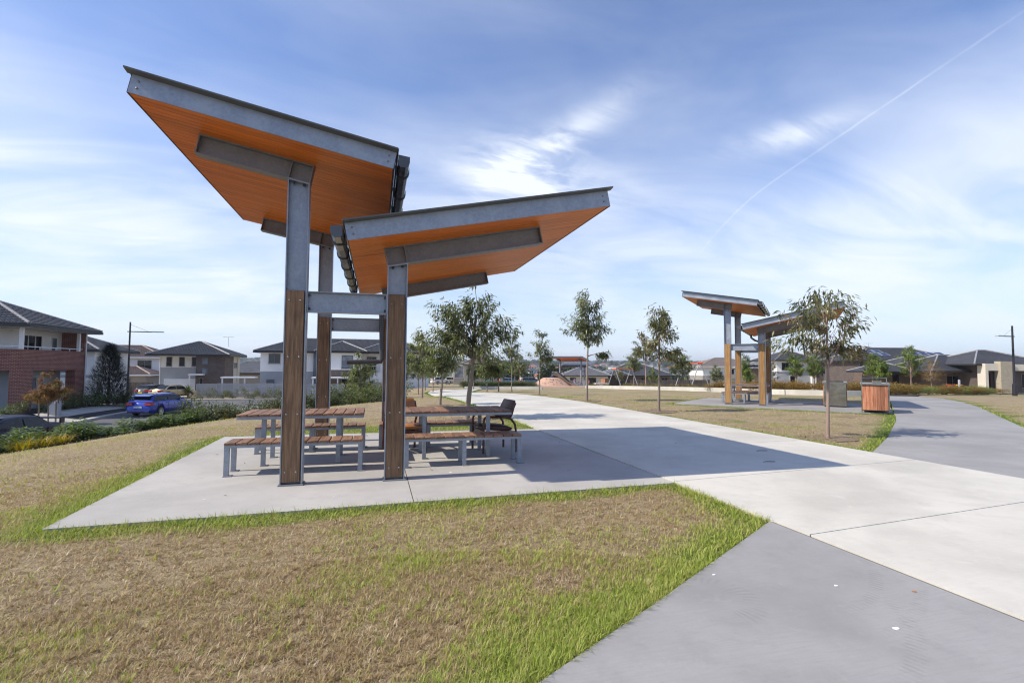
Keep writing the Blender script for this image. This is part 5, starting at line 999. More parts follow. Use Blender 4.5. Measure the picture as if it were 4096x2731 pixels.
for i, (x, y, hh, mt, lab) in enumerate([(8.67, 28.89, 2.75, 'gum_pale', 'small pale gum sapling at the grass point by the path end'), (9.59, 29.12, 2.9, 'gum_pale', 'second pale gum sapling at the grass point by the path end'), (9.8, 40.0, 3.0, 'greygreen', 'little grey-green tree in front of the taupe house'), (7.0, 41.5, 3.3, 'gum_pale', 'light green gum left of the taupe house'), (5.6, 43.0, 3.6, 'gum_pale', 'light green gum at the left of the silver car'), (16.5, 62.0, 5.2, 'gum', 'tall green gum left of the playground mound'), (19.5, 58.5, 5.0, 'gum', 'leafy gum tree before the playground parking'), (22.5, 72.0, 4.6, 'pear', 'green tree behind the walking woman'), (27.0, 84.0, 4.4, 'pear', 'bright green tree behind the playground mound'), (12.0, 47.5, 3.8, 'gum_pale', 'pale gum between the taupe house and the shrub bed'), (14.0, 50.0, 4.0, 'gum', 'gum tree over the low shrub bed')]):
    gum_tree(lab, (x, y, T(x, y)), hh, [(0, 0, hh * .68, hh * .22, hh * .26), (hh * .07, 0, hh * .52, hh * .21, hh * .18), (-hh * .08, 0, hh * .55, hh * .2, hh * .16)], 1600, .17 if hh < 4 else .22, .045, 'bark', mt, (0, 0), .32, 70 + i, group='young trees beyond the path end', twigs=55)
for i, (x, y, hh) in enumerate([(-2.0, 27.5, 3.4), (2.0, 31, 4.2), (.6, 34.0, 4.4), (3.6, 36, 3.6)]): gum_tree(['pale young gum behind the brown grass beside the short post', 'leafy gum in the clump left of the path end', 'tallest gum in the clump left of the path end', 'low gum nearest the path end in the clump'][i], (x + 2, y, T(x + 2, y)), hh, [(0, 0, hh * .65, hh * .24, hh * .28), (.3, 0, hh * .45, hh * .22, hh * .2), (-.3, 0, hh * .48, hh * .2, hh * .18)], 1700, .16, .045, 'bark_pink', 'gum_pale' if i % 2 else 'gum', (0, 0), .25, 90 + i, group='gum clump left of the path end', twigs=60)
# ------------------------------------------------------------------ houses on the right and beyond
def house(name, label, loc, rz=0): return thing(name, label, 'house', loc, R(rz))
# cream house at the right edge (front faces the camera, turned)
h = house('cream_house', 'cream rendered single-storey house with a speckled brick pier at the right edge', (73.0, 38.3, -1.45), -15)
block(h, 'wall', .6, .9, 0, 9, 9, 3.45, 'dark_brick'); block(h, 'wing_wall', 0, 0, 0, .35, 1.1, 3.62, 'cream_render'); block(h, 'parapet', .352, 0, 2.75, 1.6, .3, 3.62, 'cream_render'); block(h, 'pier', 1.602, -.3, 0, 3.1, .55, 3.9, 'cream_brick'); block(h, 'parapet', 3.102, 0, 2.75, 9, .3, 3.55, 'cream_render')
opening(h, 'S', .9, .55, 1.45, .05, 2.5, 'garage_red', 'pane_dark', 0, False, 'door'); opening(h, 'S', .9, 3.3, 4.5, .3, 2.5, 'frame_grey', 'pane_blind', 1); opening(h, 'S', .9, 5.2, 7.2, .6, 2.4, 'frame_grey', 'pane_dark', 1)
hip_roof(h, -.9, .45, 9.8, 10, 3.55, 21, detail=False)
h = house('garage_wing', 'dark-roofed brick house with a red-brown garage door, left of the cream house', (72.0, 43.2, -1.4), -15)
block(h, 'wall', 0, 0, 0, 9, 8, 2.5, 'brown_brick'); block(h, 'pier', 3.6, -1.4, 0, 4.6, .0, 2.5, 'brown_brick'); g_ = block(h, 'garage_door', 4.9, -.06, .02, 7.4, -.002, 2.3, 'garage_red')
for i in range(6): MB().box(4.92, -.075, .04 + i * .38, 7.38, -.062, .40 + i * .38).build('panel', M['garage_red'], g_, 0)
block(h, 'wall', 4.602, -1.0, 2.31, 9, -.08, 2.5, 'brown_brick'); hip_roof(h, -2.2, -1.9, 9.8, 8.6, 2.62, 22, detail=False); opening(h, 'S', 0, 1.2, 2.8, .7, 2.0, 'frame_grey', 'pane_dark')
h = house('long_roof_house', 'long low brick house with a wide charcoal tiled roof in the right background', (72.2, 48.0, -1.5), -15)
block(h, 'wall', 0, 0, 0, 17, 9, 2.45, 'brown_brick'); opening(h, 'S', 0, 1.0, 3.2, .6, 2.0, 'frame_grey', 'pane_dark', 2); opening(h, 'S', 0, 4.4, 6.2, .6, 2.0, 'frame_grey', 'pane_dark', 1); hip_roof(h, -.8, -.8, 18, 10.5, 2.55, 22, detail=False); hip_roof(h, 4.2, -2.0, 9.8, 5, 2.56, 22, detail=False)
h = house('solar_house', 'two-storey dark brick house with blue solar panels on its roof', (75.5, 57.2, -1.8), -15)
block(h, 'wall', 0, 0, 0, 13, 9, 4.45, 'dark_brick'); opening(h, 'S', 0, 1.0, 2.2, 2.9, 4.1); opening(h, 'S', 0, 6.0, 7.4, 2.9, 4.1); rf = hip_roof(h, -.7, -.7, 16.5, 9.7, 4.6, 22, detail=False); antenna(h, 4.6, 4.4, 6.2)
M['solar'] = pm('solar_panel', (.012, .02, .085), .12, .1, .1, 3, spec=.9); M['solar_frame'] = pm('solar_frame', (.6, .6, .62), .4, .6)
tn_ = math.tan(R(22))
for (px, py) in [(3.0, 2.3), (4.35, 2.3), (3.2, 1.0), (4.55, 1.0)] + [(8.6 + i * 1.3, 1.35) for i in range(5)]:
    def Zr(y): return 4.6 + (y + .7) * tn_ + .10
    so_ = MB().add([(px, py, Zr(py)), (px + 1.2, py, Zr(py)), (px + 1.2, py + 1.15, Zr(py + 1.15)), (px, py + 1.15, Zr(py + 1.15))], [(0, 1, 2, 3)]).build('solar_panel', M['solar'], h, 0)
    m_ = MB(); q = [Vector((px, py, Zr(py))), Vector((px + 1.2, py, Zr(py))), Vector((px + 1.2, py + 1.15, Zr(py + 1.15))), Vector((px, py + 1.15, Zr(py + 1.15)))]
    for a, b in zip(q, q[1:] + q[:1]): m_.bar(a, b, .05, .05)
    m_.build('panel_frame', M['solar_frame'], so_, 0)
h = house('porch_house', 'dark brick porch with a small hipped roof before the solar-panel house', (68.0, 48.2, -1.5), -15)
block(h, 'wall', 1.6, .6, 0, 5.2, 7, 2.5, 'brown_brick'); block(h, 'porch_pier', 0, -.4, 0, .45, .05, 2.5, 'trim_dark'); block(h, 'porch_beam', 0, -.42, 2.2, 4.4, .07, 2.5, 'trim_dark'); opening(h, 'S', .6, 2.6, 3.5, .05, 2.1, 'trim_dark', 'pane_dark', 0, False, 'door'); hip_roof(h, -.7, -1.1, 5.0, 5, 2.6, 23, detail=False)
# two-storey row left of it
h = house('balcony_house', 'two-storey brick and white house with a dark balcony behind the slim gum', (86.5, 73.0, -2.3), -15)
block(h, 'wall', 0, 0, 0, 12, 10, 5.2, 'dark_brick'); block(h, 'wall', -3.2, .6, 0, -.02, 9, 5.2, 'board'); block(h, 'balcony_parapet', -3.3, -1.4, 2.7, -.05, -1.2, 3.5, 'trim_dark'); block(h, 'pier', -.9, -1.5, 0, -.1, -.7, 5.1, 'board'); opening(h, 'S', .6, -2.8, -.6, 2.9, 4.9, 'frame_grey', 'pane_blind', 1, False); opening(h, 'S', 0, 2.5, 4, 3.2, 4.6); hip_roof(h, -4, -2, 12.8, 10.8, 5.3, 22, detail=False)
h = house('white_unit', 'white and grey two-storey unit with a narrow red panel behind the slim gum', (77.2, 76.5, -2.2), -15)
block(h, 'wall', 0, 0, 0, 7.6, 9, 2.9, 'grey_render'); block(h, 'wall', 0, -.1, 2.902, 7.6, 9, 5.1, 'board'); block(h, 'fin', 7.0, -.7, 2.4, 7.5, -.12, 5.0, 'garage_red'); block(h, 'chimney_wall', 7.61, -.5, 0, 8.9, 5, 3.6, 'dark_brick'); opening(h, 'S', -.1, 1.0, 2.4, 3.3, 4.7, 'frame_grey', 'pane_dark'); opening(h, 'S', 0, 2.6, 3.7, .05, 2.2, 'trim_white', 'pane_dark', 0, False, 'door'); hip_roof(h, -.7, -.8, 9.4, 9.7, 5.2, 22, detail=False)
h = house('grey_roof_unit', 'grey-roofed two-storey house seen between the second shelter posts', (78.0, 83.5, -2.6), -15)
block(h, 'wall', 0, 0, 0, 8.5, 8, 3.7, 'brown_brick'); opening(h, 'S', 0, 1.4, 2.6, 1.6, 3.0); opening(h, 'S', 0, 4.6, 6.0, 1.6, 3.0); hip_roof(h, -.7, -.7, 9.2, 8.7, 3.9, 23, 'tile_light', detail=False)
h = house('taupe_roof_house', 'white two-storey house with a taupe hipped roof left of the second shelter', (87.6, 114.5, -3.5), -15)
block(h, 'wall', 0, 0, 0, 15, 11, 2.7, 'taupe_render'); block(h, 'wall', 0, -.02, 2.702, 15, 11, 5.2, 'render'); opening(h, 'S', -.02, 6.4, 8.6, 2.8, 4.6, 'frame_grey', 'pane_dark', 2, False, 'sliding_door'); block(h, 'balcony_parapet', 5.8, -1.5, 1.9, 10.4, -1.3, 3.2, 'taupe_render'); opening(h, 'S', -.02, 11.0, 12.1, 3.3, 4.5, 'frame_grey', 'pane_dark', 0); opening(h, 'S', -.02, 13.2, 14.2, 3.3, 4.5, 'frame_grey', 'pane_dark', 0); g_ = block(h, 'garage_door', 10.6, -.06, .02, 14.6, -.002, 2.2, 'garage_red'); hip_roof(h, -1, -1, 16, 12, 5.3, 20, 'tile_taupe', 'cap_brown', 'trim_white', detail=False)
h = house('dark_roof_house', 'low house with a wide charcoal roof behind the paling fence and swings', (56.0, 108.0, -3.25), -15)
block(h, 'wall', 0, 0, 0, 15.5, 12, 2.55, 'brown_brick')
for a in (8.2, 11.2, 13.3): opening(h, 'S', 0, a, a + 1.5, .9, 2.1, 'frame_grey', 'pane_dark')
hip_roof(h, -.9, -1.2, 16.6, 12.8, 2.68, 23, detail=False); hip_roof(h, -1.0, -3.2, 5.2, 7, 2.7, 23, detail=False)
h = house('low_unit', 'low grey-roofed house with pale walls left of the distant shelter', (44.5, 106.5, -3.2), -15)
block(h, 'wall', 0, 0, 0, 10, 9, 2.5, 'cream_render'); opening(h, 'S', 0, 1, 2.4, .8, 2.1); opening(h, 'S', 0, 5, 7.2, .1, 2.1, 'frame_grey', 'pane_dark', 0, False, 'garage_door'); hip_roof(h, -.8, -.8, 10.8, 9.8, 2.6, 22, 'tile_light', detail=False)
h = house('taupe_house', 'taupe two-storey house with a brown roof behind the big gum tree', (21.0, 110.5, -3.05), -6)
block(h, 'wall', 0, 0, 0, 7.6, 9, 5.1, 'taupe_render'); block(h, 'window_wall', -2.6, 1.4, 0, -.02, 8, 4.6, 'taupe_render'); opening(h, 'S', 1.4, -2.4, -.2, 1.7, 4.4, 'trim_white', 'pane_blind', 0, False); opening(h, 'S', 0, .7, 1.7, 3.3, 4.7, 'frame_grey', 'pane_dark', 0); opening(h, 'S', 0, .5, 2.6, .2, 2.3, 'trim_white', 'pane', 1); opening(h, 'S', 0, 4.6, 6.9, .2, 2.3, 'trim_white', 'pane', 1); opening(h, 'S', 0, 4.8, 6.2, 3.3, 4.7); hip_roof(h, -.6, -.6, 8.3, 9.6, 5.2, 21, 'tile_brown', 'cap_brown', 'trim_white', detail=False)
paling_fence('long brown paling fence behind the swings', 54.5, 74.5, 93.5, T(64, 93) - .1, 1.75, .135)
# ------------------------------------------------------------------ bollards and bins at right
def bollard(label, x, y, r, h_, mat): root = tag(MB().lathe([(r, 0), (r, h_ - .04), (r * .85, h_), (.01, h_ + .01)], 10).build('bollard', M[mat], None, 40, (x, y, T(x, y))), label, 'bollard', 'bollards on the right')
M['bollard_grey'] = pm('grey_bollard', (.42, .40, .44), .5, .2, .1)
bollard('pale grey post beside the yellow shrubs', 47.6, 24.3, .085, 1.2, 'bollard_grey'); bollard('dark bollard before the cream house', 70.6, 36.8, .20, .75, 'lamp_pole'); bollard('dark bollard before the red-brown garage door', 68.6, 39.6, .18, .7, 'lamp_pole')
M['bin'] = pm('dark_green_bin', (.02, .03, .025), .5); M['lid_red'] = pm('red_lid', (.55, .03, .02), .4); M['lid_yellow'] = pm('yellow_lid', (.75, .42, .02), .4)
for i, (x, y, lid, lab) in enumerate([(67.6, 38.6, 'lid_red', 'wheeled bin with a red lid before the brick pier'), (68.4, 38.4, 'lid_yellow', 'wheeled bin with a yellow lid before the brick pier')]):
    b_ = thing('wheelie_bin', lab, 'bin', (x, y, T(x, y)), R(-15), 'wheeled bins'); m_ = MB(); m_.loft([[(-.24, -.26, .06), (.24, -.26, .06), (.24, .26, .06), (-.24, .26, .06)], [(-.29, -.34, 1.0), (.29, -.34, 1.0), (.29, .34, 1.0), (-.29, .34, 1.0)]]); m_.build('body', M['bin'], b_, 0); MB().box(-.31, -.37, 1.0, .31, .37, 1.07).build('lid', M[lid], b_, 0)
    for sx in (-.27, .27): MB().tube([(sx - .03, .28, .1), (sx + .03, .28, .1)], .1, 8).build('wheel', M['trim_dark'], b_)
# ------------------------------------------------------------------ playground
M['rubber'] = pm('salmon_rubber', (.47, .30, .22), .9, 0, .1, 2, bmp=.2, bscale=50, space='world'); M['rubber_green'] = pm('green_rubber', (.20, .36, .26), .9, 0, .1, 2, space='world')
pave('playground_surface', [(19.5, 52), (27, 48.5), (33, 52), (37, 62), (33, 71), (24, 74), (18, 68), (17.5, 58)], 'rubber', .04)
pave('playground_green', [(27.2, 55.5), (31.5, 53.5), (34, 58), (31.5, 61.8), (28.5, 60.5)], 'rubber_green', .055)
def mound():
    cx, cy = 25.6, 63.2; z0 = T(cx, cy); root = thing('play_mound', 'salmon rubber climbing mound with a steel slide in the playground', 'play mound', (cx, cy, z0)); n, k = 14, 40; m_ = MB(); rings = []
    for i in range(n + 1):
        f_ = i / n; rr = 1 - f_; hh = 1.32 * (1 - (rr ** 2.2)) if rr > .0 else 1.32; hh = 1.28 * min(1, (1 - rr) / .62) ** .85 if rr > .38 else 1.28 + .03 * (1 - rr / .38)
        rings.append([(rr * (3.0 if math.cos(2 * PI * j / k) < 0 else 3.25) * math.cos(2 * PI * j / k) + .08 * math.sin(5 * j * .3), rr * 2.7 * math.sin(2 * PI * j / k), hh - .06) for j in range(k)])
    m_.loft(rings); m_.build('mound', M['rubber'], root, 60)
    hd = MB().lathe([(.055, 0), (.06, .03), (.03, .06)], 6).mesh('climbing_hold', M['trim_dark'])
    for i in range(30):
        a = R(-108 + rnd.uniform(-36, 48)); rr = rnd.uniform(.45, .9); hh = 1.28 * min(1, (1 - rr) / .62) ** .85; obj('climbing_hold', hd, root, (rr * 3.1 * math.cos(a), rr * 2.7 * math.sin(a), hh - .06))
    M['slide'] = brushed('slide_steel', (.42, .36, .31)); m_ = MB(); P = [(.55, .3, 1.75), (1.0, -.2, 1.55), (1.6, -.8, 1.0), (2.2, -1.4, .5), (2.8, -2.0, .2), (3.3, -2.4, .12)]; ring = []
    for i, p in enumerate(P):
        q = Vector(P[min(i + 1, 5)]) - Vector(P[max(i - 1, 0)]); s_ = Vector((-q.y, q.x, 0)).normalized() * .42; p = Vector(p); ring.append([p - s_ + Vector((0, 0, .42 if i < 3 else .25)), p - s_ * .92, p + s_ * .92, p + s_ + Vector((0, 0, .42 if i < 3 else .25)), p + s_ * 1.06, p + s_ - Vector((0, 0, .08)), p - s_ - Vector((0, 0, .08)), p - s_ * 1.06])
    m_.loft(ring); m_.build('slide', M['slide'], root, 40); MB().tube([(.3, .5, 1.2), (.3, .5, 2.0), (.5, .8, 2.1), (.7, 1.1, 1.2)], .03, 6).build('grab_rail', M['galv'], root)
mound()
M['swing_red'] = pm('orange_red_paint', (.62, .10, .03), .4); M['swing_steel'] = pm('pale_swing_leg', (.36, .36, .375), .4, .4, .1)
def swing(label, a, b, top, spread):
    A, B = Vector(a), Vector(b); z0 = (T(*a) + T(*b)) / 2; c = (A + B) / 2; root = thing('swing_set', label, 'swing', (c.x, c.y, z0), 0, 'swing sets'); d = (B - A).normalized(); n = Vector((-d.y, d.x))
    for e in (A, B):
        for s in (-1, 1): p = e - c + n * s * spread; t_ = (e - c) + n * s * .10; MB().tube([(p.x, p.y, 0), (t_.x, t_.y, top)], .055, 8).build('leg', M['swing_steel'], root)
        q = e - c; MB().tube([(q.x - n.x * .28, q.y - n.y * .28, top), (q.x + n.x * .28, q.y + n.y * .28, top)], .12, 8).build('bracket', M['swing_red'], root)
    p, q = A - c, B - c; MB().tube([(p.x, p.y, top), (q.x, q.y, top)], .06, 8).build('top_bar', M['swing_red'], root)
    for f_ in (.33, .67):
        s_ = p + (q - p) * f_; m_ = MB()
        for o_ in (-.2, .2): m_.tube([(s_.x + d.x * o_, s_.y + d.y * o_, top), (s_.x + d.x * o_, s_.y + d.y * o_, .55)], .012, 4)
        m_.bar((s_.x - d.x * .22, s_.y - d.y * .22, .52), (s_.x + d.x * .22, s_.y + d.y * .22, .52), .18, .05); m_.build('swing_seat', M['trim_dark'], root)
swing('left swing set with orange top bar behind the middle gum tree', (32.9, 57.6), (37.3, 61.0), 2.6, 1.05); swing('right swing set with orange brackets left of the second shelter', (36.5, 43.4), (38.0, 48.8), 3.0, 1.1)
bn = thing('bin_enclosure', 'small timber-slatted bin enclosure by the distant shelter', 'bin', (32.4, 59.6, T(32.4, 59.6)), R(20))
for i in range(7): MB().box(-.4 + i * .115, -.42, .05, -.295 + i * .115, -.40, 1.15).build('plank', M['redwood'], bn, 0)
MB().box(-.4, -.4, 0, .4, .4, 1.14).build('body', M['redwood'], bn, 0); MB().box(-.43, -.45, 1.16, .43, .43, 1.24).build('top', M['inox'], bn, 0)
tag(MB().box(-.9, -.35, 0, .9, .35, .5).build('concrete_seat', M['path'], None, 0, (29.3, 54.2, T(29.3, 54.2))), 'pale concrete block seat at the edge of the playground', 'seat')
for i, (x, y, s) in enumerate([(22.6, 70.5, 1.0), (20.6, 75.0, 1.1)]):
    sp = thing('spring_rider', ['orange spring rider left of the mound', 'red spring rider behind the walking woman'][i], 'spring rider', (x, y, T(x, y)), i * .8); MB().tube([(.06 * math.cos(k * 1.2), .06 * math.sin(k * 1.2), .02 * k) for k in range(22)], .018, 5).build('spring', M['trim_dark'], sp); MB().loft([[(-.45, w_, z_) for w_, z_ in ((-.05, .5), (.05, .5), (.05, .75), (-.05, .75))], [(0, w_, z_) for w_, z_ in ((-.12, .42), (.12, .42), (.12, .7), (-.12, .7))], [(.4, w_, z_) for w_, z_ in ((-.05, .6), (.05, .6), (.05, 1.15), (-.05, 1.15))]]).build('body', M['swing_red'], sp); MB().tube([(.25, -.25, .95), (.25, .25, .95)], .02, 5).build('handle', M['trim_dark'], sp)
tag(MB().lathe([(.05, 0), (.45, .1), (.62, .45), (.55, .8), (.25, 1.0), (.03, 1.05)], 14).build('play_ball', pm('green_ball', (.02, .14, .06), .35), None, 60, (22.6, 92.0, T(22.6, 92))), 'round dark green play ball before the taupe house', 'play ball')

# ------------------------------------------------------------------ far suburb across the valley
def far_house(roof, wall, seed):
    root = thing('distant_house', 'x', 'house'); MB().box(-6, -4.5, 0, 6, 4.5, 2.8).build('wall', M[wall], root, 0); m_ = MB(); m_.add([(-6.7, -5.2, 2.7), (6.7, -5.2, 2.7), (6.7, 5.2, 2.7), (-6.7, 5.2, 2.7), (-2.2, 0, 5.2), (2.2, 0, 5.2)], [(0, 1, 5, 4), (1, 2, 5), (2, 3, 4, 5), (3, 0, 4), (3, 2, 1, 0)]); m_.build('roof', M[roof], root, 0)
    for x in (-4, -1, 3): MB().box(x, -4.53, .9, x + 1.3, -4.502, 2.1).build('window', M['pane_dark'], root, 0)
    return root
protos = [far_house('tile_grey', 'render', 1), far_house('tile_red', 'cream_render', 2), far_house('tile_light', 'render', 3), far_house('tile_brown', 'cream_render', 4)]
labs = ['far house with a charcoal roof across the valley', 'far house with a terracotta red roof across the valley', 'far house with a light grey roof across the valley', 'far house with a brown roof across the valley']
first = [True] * 4; cx0, cy0 = .98, -6.81
for i in range(100):
    d_ = [rnd.uniform(170, 420), rnd.uniform(420, 900), rnd.uniform(900, 1500)][i % 3]; az = R(rnd.uniform(12, 36)) if i % 4 else R(rnd.choice((rnd.uniform(-20, -8), rnd.uniform(36, 62))))
    x, y = cx0 + d_ * math.sin(az), cy0 + d_ * math.cos(az); k = rnd.choice((0, 0, 1, 2, 2, 3)) if d_ > 400 else rnd.choice((0, 2, 2, 3)); s = 1 if d_ < 420 else 1.25
    o = protos[k] if first[k] else copy_tree(protos[k]); first[k] = False; o.location = (x, y, T(x, y)); o.rotation_euler = (0, 0, rnd.uniform(-.6, .6)); o.scale = (s, s, s); o['label'] = labs[k]; o['group'] = 'distant houses, ' + labs[k].split(' with ')[1]
M['far_leaf'] = foliage('distant_foliage', [(.02, .034, .016), (.045, .065, .026), (.085, .11, .042)], .2, .6)
FT = []
for i in range(4):
    rs = np.random.default_rng(i); n = 420; u = rs.normal(size=(n, 3)); u /= np.linalg.norm(u, axis=1)[:, None]; cc_ = rs.normal(size=(6, 3)) * np.array([.9, .9, .6]); P = cc_[rs.integers(0, 6, n)] + u * (.8 + .5 * rs.random(n))[:, None]; P[:, 2] = P[:, 2] * 1.05 + 3.1
    V, F, tn = leaf_mesh('crown', P, .75, None, .1, .7, tone=np.clip(.3 + .12 * (P[:, 2] - 2), 0, 1), rs=rs, outdir=u); FT.append((mesh_np('crown', V, F, M['far_leaf'], tn), MB().tube([(0, 0, 0), (0, 0, 3)], [.16, .06], 5).mesh('trunk', M['bark'])))
def far_tree(x, y, s, lab, grp, k):
    root = thing('distant_tree', lab, 'tree', (x, y, T(x, y) - .2), rnd.random() * 6, grp); root.scale = (s, s, s); obj('crown', FT[k % 4][0], root); obj('trunk', FT[k % 4][1], root)
for i in range(200):
    d_ = [rnd.uniform(130, 300), rnd.uniform(300, 800), rnd.uniform(800, 1800)][i % 3]; az = R(rnd.uniform(11, 40)) if i % 5 else R(rnd.uniform(-24, 62))
    x, y = cx0 + d_ * math.sin(az), cy0 + d_ * math.cos(az)
    if 50 < x < 110 and y < 128: continue
    far_tree(x, y, rnd.uniform(.8, 1.3) * (1 if d_ < 300 else 1.4 if d_ < 800 else 2.2), 'far rounded green tree among the houses across the valley', 'trees across the valley', i)
for i in range(26): az = R(rnd.uniform(40, 58)); d_ = rnd.uniform(190, 230); far_tree(cx0 + d_ * math.sin(az), cy0 + d_ * math.cos(az), rnd.uniform(1.7, 2.2), 'dark tree in the low wood on the skyline left of the second shelter', 'skyline wood behind the taupe-roofed house', i)
def ridge():
    rs = np.random.default_rng(8); n = 26000; az = R(-40) + R(115) * rs.random(n); d_ = 1500 + 2300 * rs.random(n); x = cx0 + d_ * np.sin(az); y = cy0 + d_ * np.cos(az); z = terrain(x, y) + 7 * fbm(az * 60, d_ * .004, 2) * (.6 + rs.random(n))
    V, F, tn = leaf_mesh('far_wood', np.stack([x, y, z], -1), 15, None, .0, .8, rs=rs); o = obj('far_wood', mesh_np('far_wood', V, F, M['far_leaf'], tn)); tag(o, 'far wooded ridge along the horizon', 'wood', kind='stuff')
ridge()
# ------------------------------------------------------------------ cars
def paint(name, c, metal=.25, coat=.45):
    m_, t, b, o = new_mat(name); setp(t, b, color=t.mix(t.ss(t.noise(coords(t, 'object'), 1.5, 2), .4, .6), tuple(q * .92 for q in c), c), rough=.3 if coat > .2 else .5, metal=metal, coat=coat); b.inputs['Coat Roughness'].default_value = .04; return m_
M['tyre'] = pm('tyre_rubber', (.02, .02, .021), .8); M['alloy'] = pm('alloy_rim', (.55, .56, .58), .3, .8); M['tail'] = pm('tail_lamp', (.45, .012, .015), .15, 0, .1, spec=.8, coat=.6); M['lens'] = pm('clear_lens', (.7, .7, .7), .12, 0, .05, spec=.8); M['plate_y'] = pm('yellow_plate', (.75, .55, .03), .5); M['plate_w'] = pm('white_plate', (.55, .56, .58), .5); M['car_glass'] = pm('car_glass', (.008, .010, .012), .08, 0, .2, 2, spec=.28); M['shut'] = pm('black_trim', (.012, .012, .013), .5)
def interp(xs, ys, x): return float(np.interp(x, xs, ys))
def car(label, loc, az, col, kind='hatch', group='parked cars', spoiler=None, plate='plate_y', metal=.3, coat=.7):
    """local +x is forward; az is the compass heading from +y"""
    root = thing('parked_car', label, 'car', loc, PI / 2 - R(az), group); pt = paint('car_paint', col, metal, coat)
    sp = {'hatch': dict(L=4.55, W=1.76, H=1.48, bx=[-2.27, -2.15, -1.75, .95, 1.9, 2.2, 2.28], bz=[.62, .98, 1.02, .97, .80, .66, .52], g=[-2.12, -1.45, .15, 1.12], belt=1.0, wb=1.32, r=.325),
          'sedan': dict(L=4.8, W=1.82, H=1.46, bx=[-2.4, -2.32, -1.55, .95, 2.0, 2.32, 2.4], bz=[.70, 1.03, 1.06, .98, .82, .68, .52], g=[-1.75, -.95, .15, 1.15], belt=1.0, wb=1.40, r=.325),
          'suv': dict(L=4.6, W=1.82, H=1.74, bx=[-2.28, -2.2, -1.9, .9, 1.85, 2.2, 2.3], bz=[.75, 1.12, 1.16, 1.12, 1.02, .86, .6], g=[-2.2, -1.95, .2, 1.0], belt=1.14, wb=1.3, r=.36)}[kind]
    L_, Wd, H_, r = sp['L'], sp['W'] / 2, sp['H'], sp['r']; xs = np.linspace(-L_ / 2, L_ / 2, 22); rings = []
    for x in xs:
        f_ = abs(x) / (L_ / 2); w = Wd * (1 - .13 * max(0, (f_ - .72) / .28) ** 2.0); zt = interp(sp['bx'], sp['bz'], x); zb = .22 + .12 * max(0, (f_ - .82) / .18) ** 2; sh = min(.07, (zt - zb) * .2)
        rings.append([(x, -w * .86, zb), (x, -w * .985, zb + .09), (x, -w, .5), (x, -w * .985, zt - sh * 1.6), (x, -w * .95, zt - sh * .5), (x, -w * .86, zt), (x, 0, zt + .025), (x, w * .86, zt), (x, w * .95, zt - sh * .5), (x, w * .985, zt - sh * 1.6), (x, w, .5), (x, w * .985, zb + .09), (x, w * .86, zb)])
    m_ = MB().loft(rings); body = m_.build('body', pt, root, 50)
    bmf = bmesh.new(); bmf.from_mesh(body.data); bmesh.ops.recalc_face_normals(bmf, faces=bmf.faces[:]); bmf.to_mesh(body.data); bmf.free()
    cut = MB()
    for x in (-sp['wb'], sp['wb']):
        for s in (-1, 1): cut.tube([(x, s * (Wd - .26), r), (x, s * (Wd + .2), r)], r + .055, 20)
    co = cut.build('cutter', pt, root); bo = body.modifiers.new('arch', 'BOOLEAN'); bo.object = co; bo.operation = 'DIFFERENCE'; bo.solver = 'EXACT'
    dg = bpy.context.evaluated_depsgraph_get(); nm = bpy.data.meshes.new_from_object(body.evaluated_get(dg)); body.modifiers.clear(); body.data = nm; bpy.data.objects.remove(co, do_unlink=True)
    g0, g1, g2, g3 = sp['g']; bl = sp['belt']; gx = np.concatenate([np.linspace(g0, g1, 5), np.linspace(g1, g2, 6)[1:], np.linspace(g2, g3, 6)[1:]])
    def zr(x):
        if x < g1: t = (x - g0) / (g1 - g0); return bl + (H_ - .02 - bl) * math.sin(t * PI / 2) ** (.8 if kind != 'sedan' else 1.0)
        if x < g2: t = (x - g1) / (g2 - g1); return H_ - .02 + .02 * math.sin(t * PI)
        t = (x - g2) / (g3 - g2); return bl - .02 + (H_ - bl) * math.cos(t * PI / 2) ** .85
    def yw(z): return Wd * (.90 - .19 * max(0, min(1, (z - bl) / (H_ - bl))))
    rr = [[(x, -yw(bl), bl - .06), (x, -yw(zr(x) - .07), max(bl - .05, zr(x) - .07)), (x, -yw(zr(x)) * .86, zr(x) - .012), (x, 0, zr(x) + .012), (x, yw(zr(x)) * .86, zr(x) - .012), (x, yw(zr(x) - .07), max(bl - .05, zr(x) - .07)), (x, yw(bl), bl - .06)] for x in gx]
    cab = MB().loft(rr).build('cabin', pt, root, 60)
    bmf = bmesh.new(); bmf.from_mesh(cab.data); bmesh.ops.recalc_face_normals(bmf, faces=bmf.faces[:]); bmf.to_mesh(cab.data); bmf.free()
    mid = (g1 + g2) / 2 + .05
    def side(xa, xb, name):
        for s in (-1, 1):
            lo_, hi_ = [], []
            for x in np.linspace(xa, xb, 9):
                zt = min(zr(x) - .085, H_ - .10)
                if zt < bl + .05: continue
                lo_.append((x, s * (yw(bl + .02) + .014), bl + .02)); hi_.append((x, s * (yw(zt) + .016), zt))
            if len(lo_) > 1: n = len(lo_); MB().add(lo_ + hi_, [(i, i + 1, n + i + 1, n + i) for i in range(n - 1)]).build(name, M['car_glass'], cab, 60)
    side(g0 + .22, mid - .04, 'side_window'); side(mid + .04, g3 - .20, 'side_window')
    def screen(xa, xb, name, mt='car_glass'):
        a_, b_, n = [], [], 6
        for x in np.linspace(xa, xb, n): z = zr(x); off = .020; y = yw(z) * .84; a_.append((x + (off if xb > 0 else -off) * .6, -y, z + off)); b_.append((x + (off if xb > 0 else -off) * .6, y, z + off))
        MB().add(a_ + b_, [(i, i + 1, n + i + 1, n + i) for i in range(n - 1)]).build(name, M[mt], cab, 60)
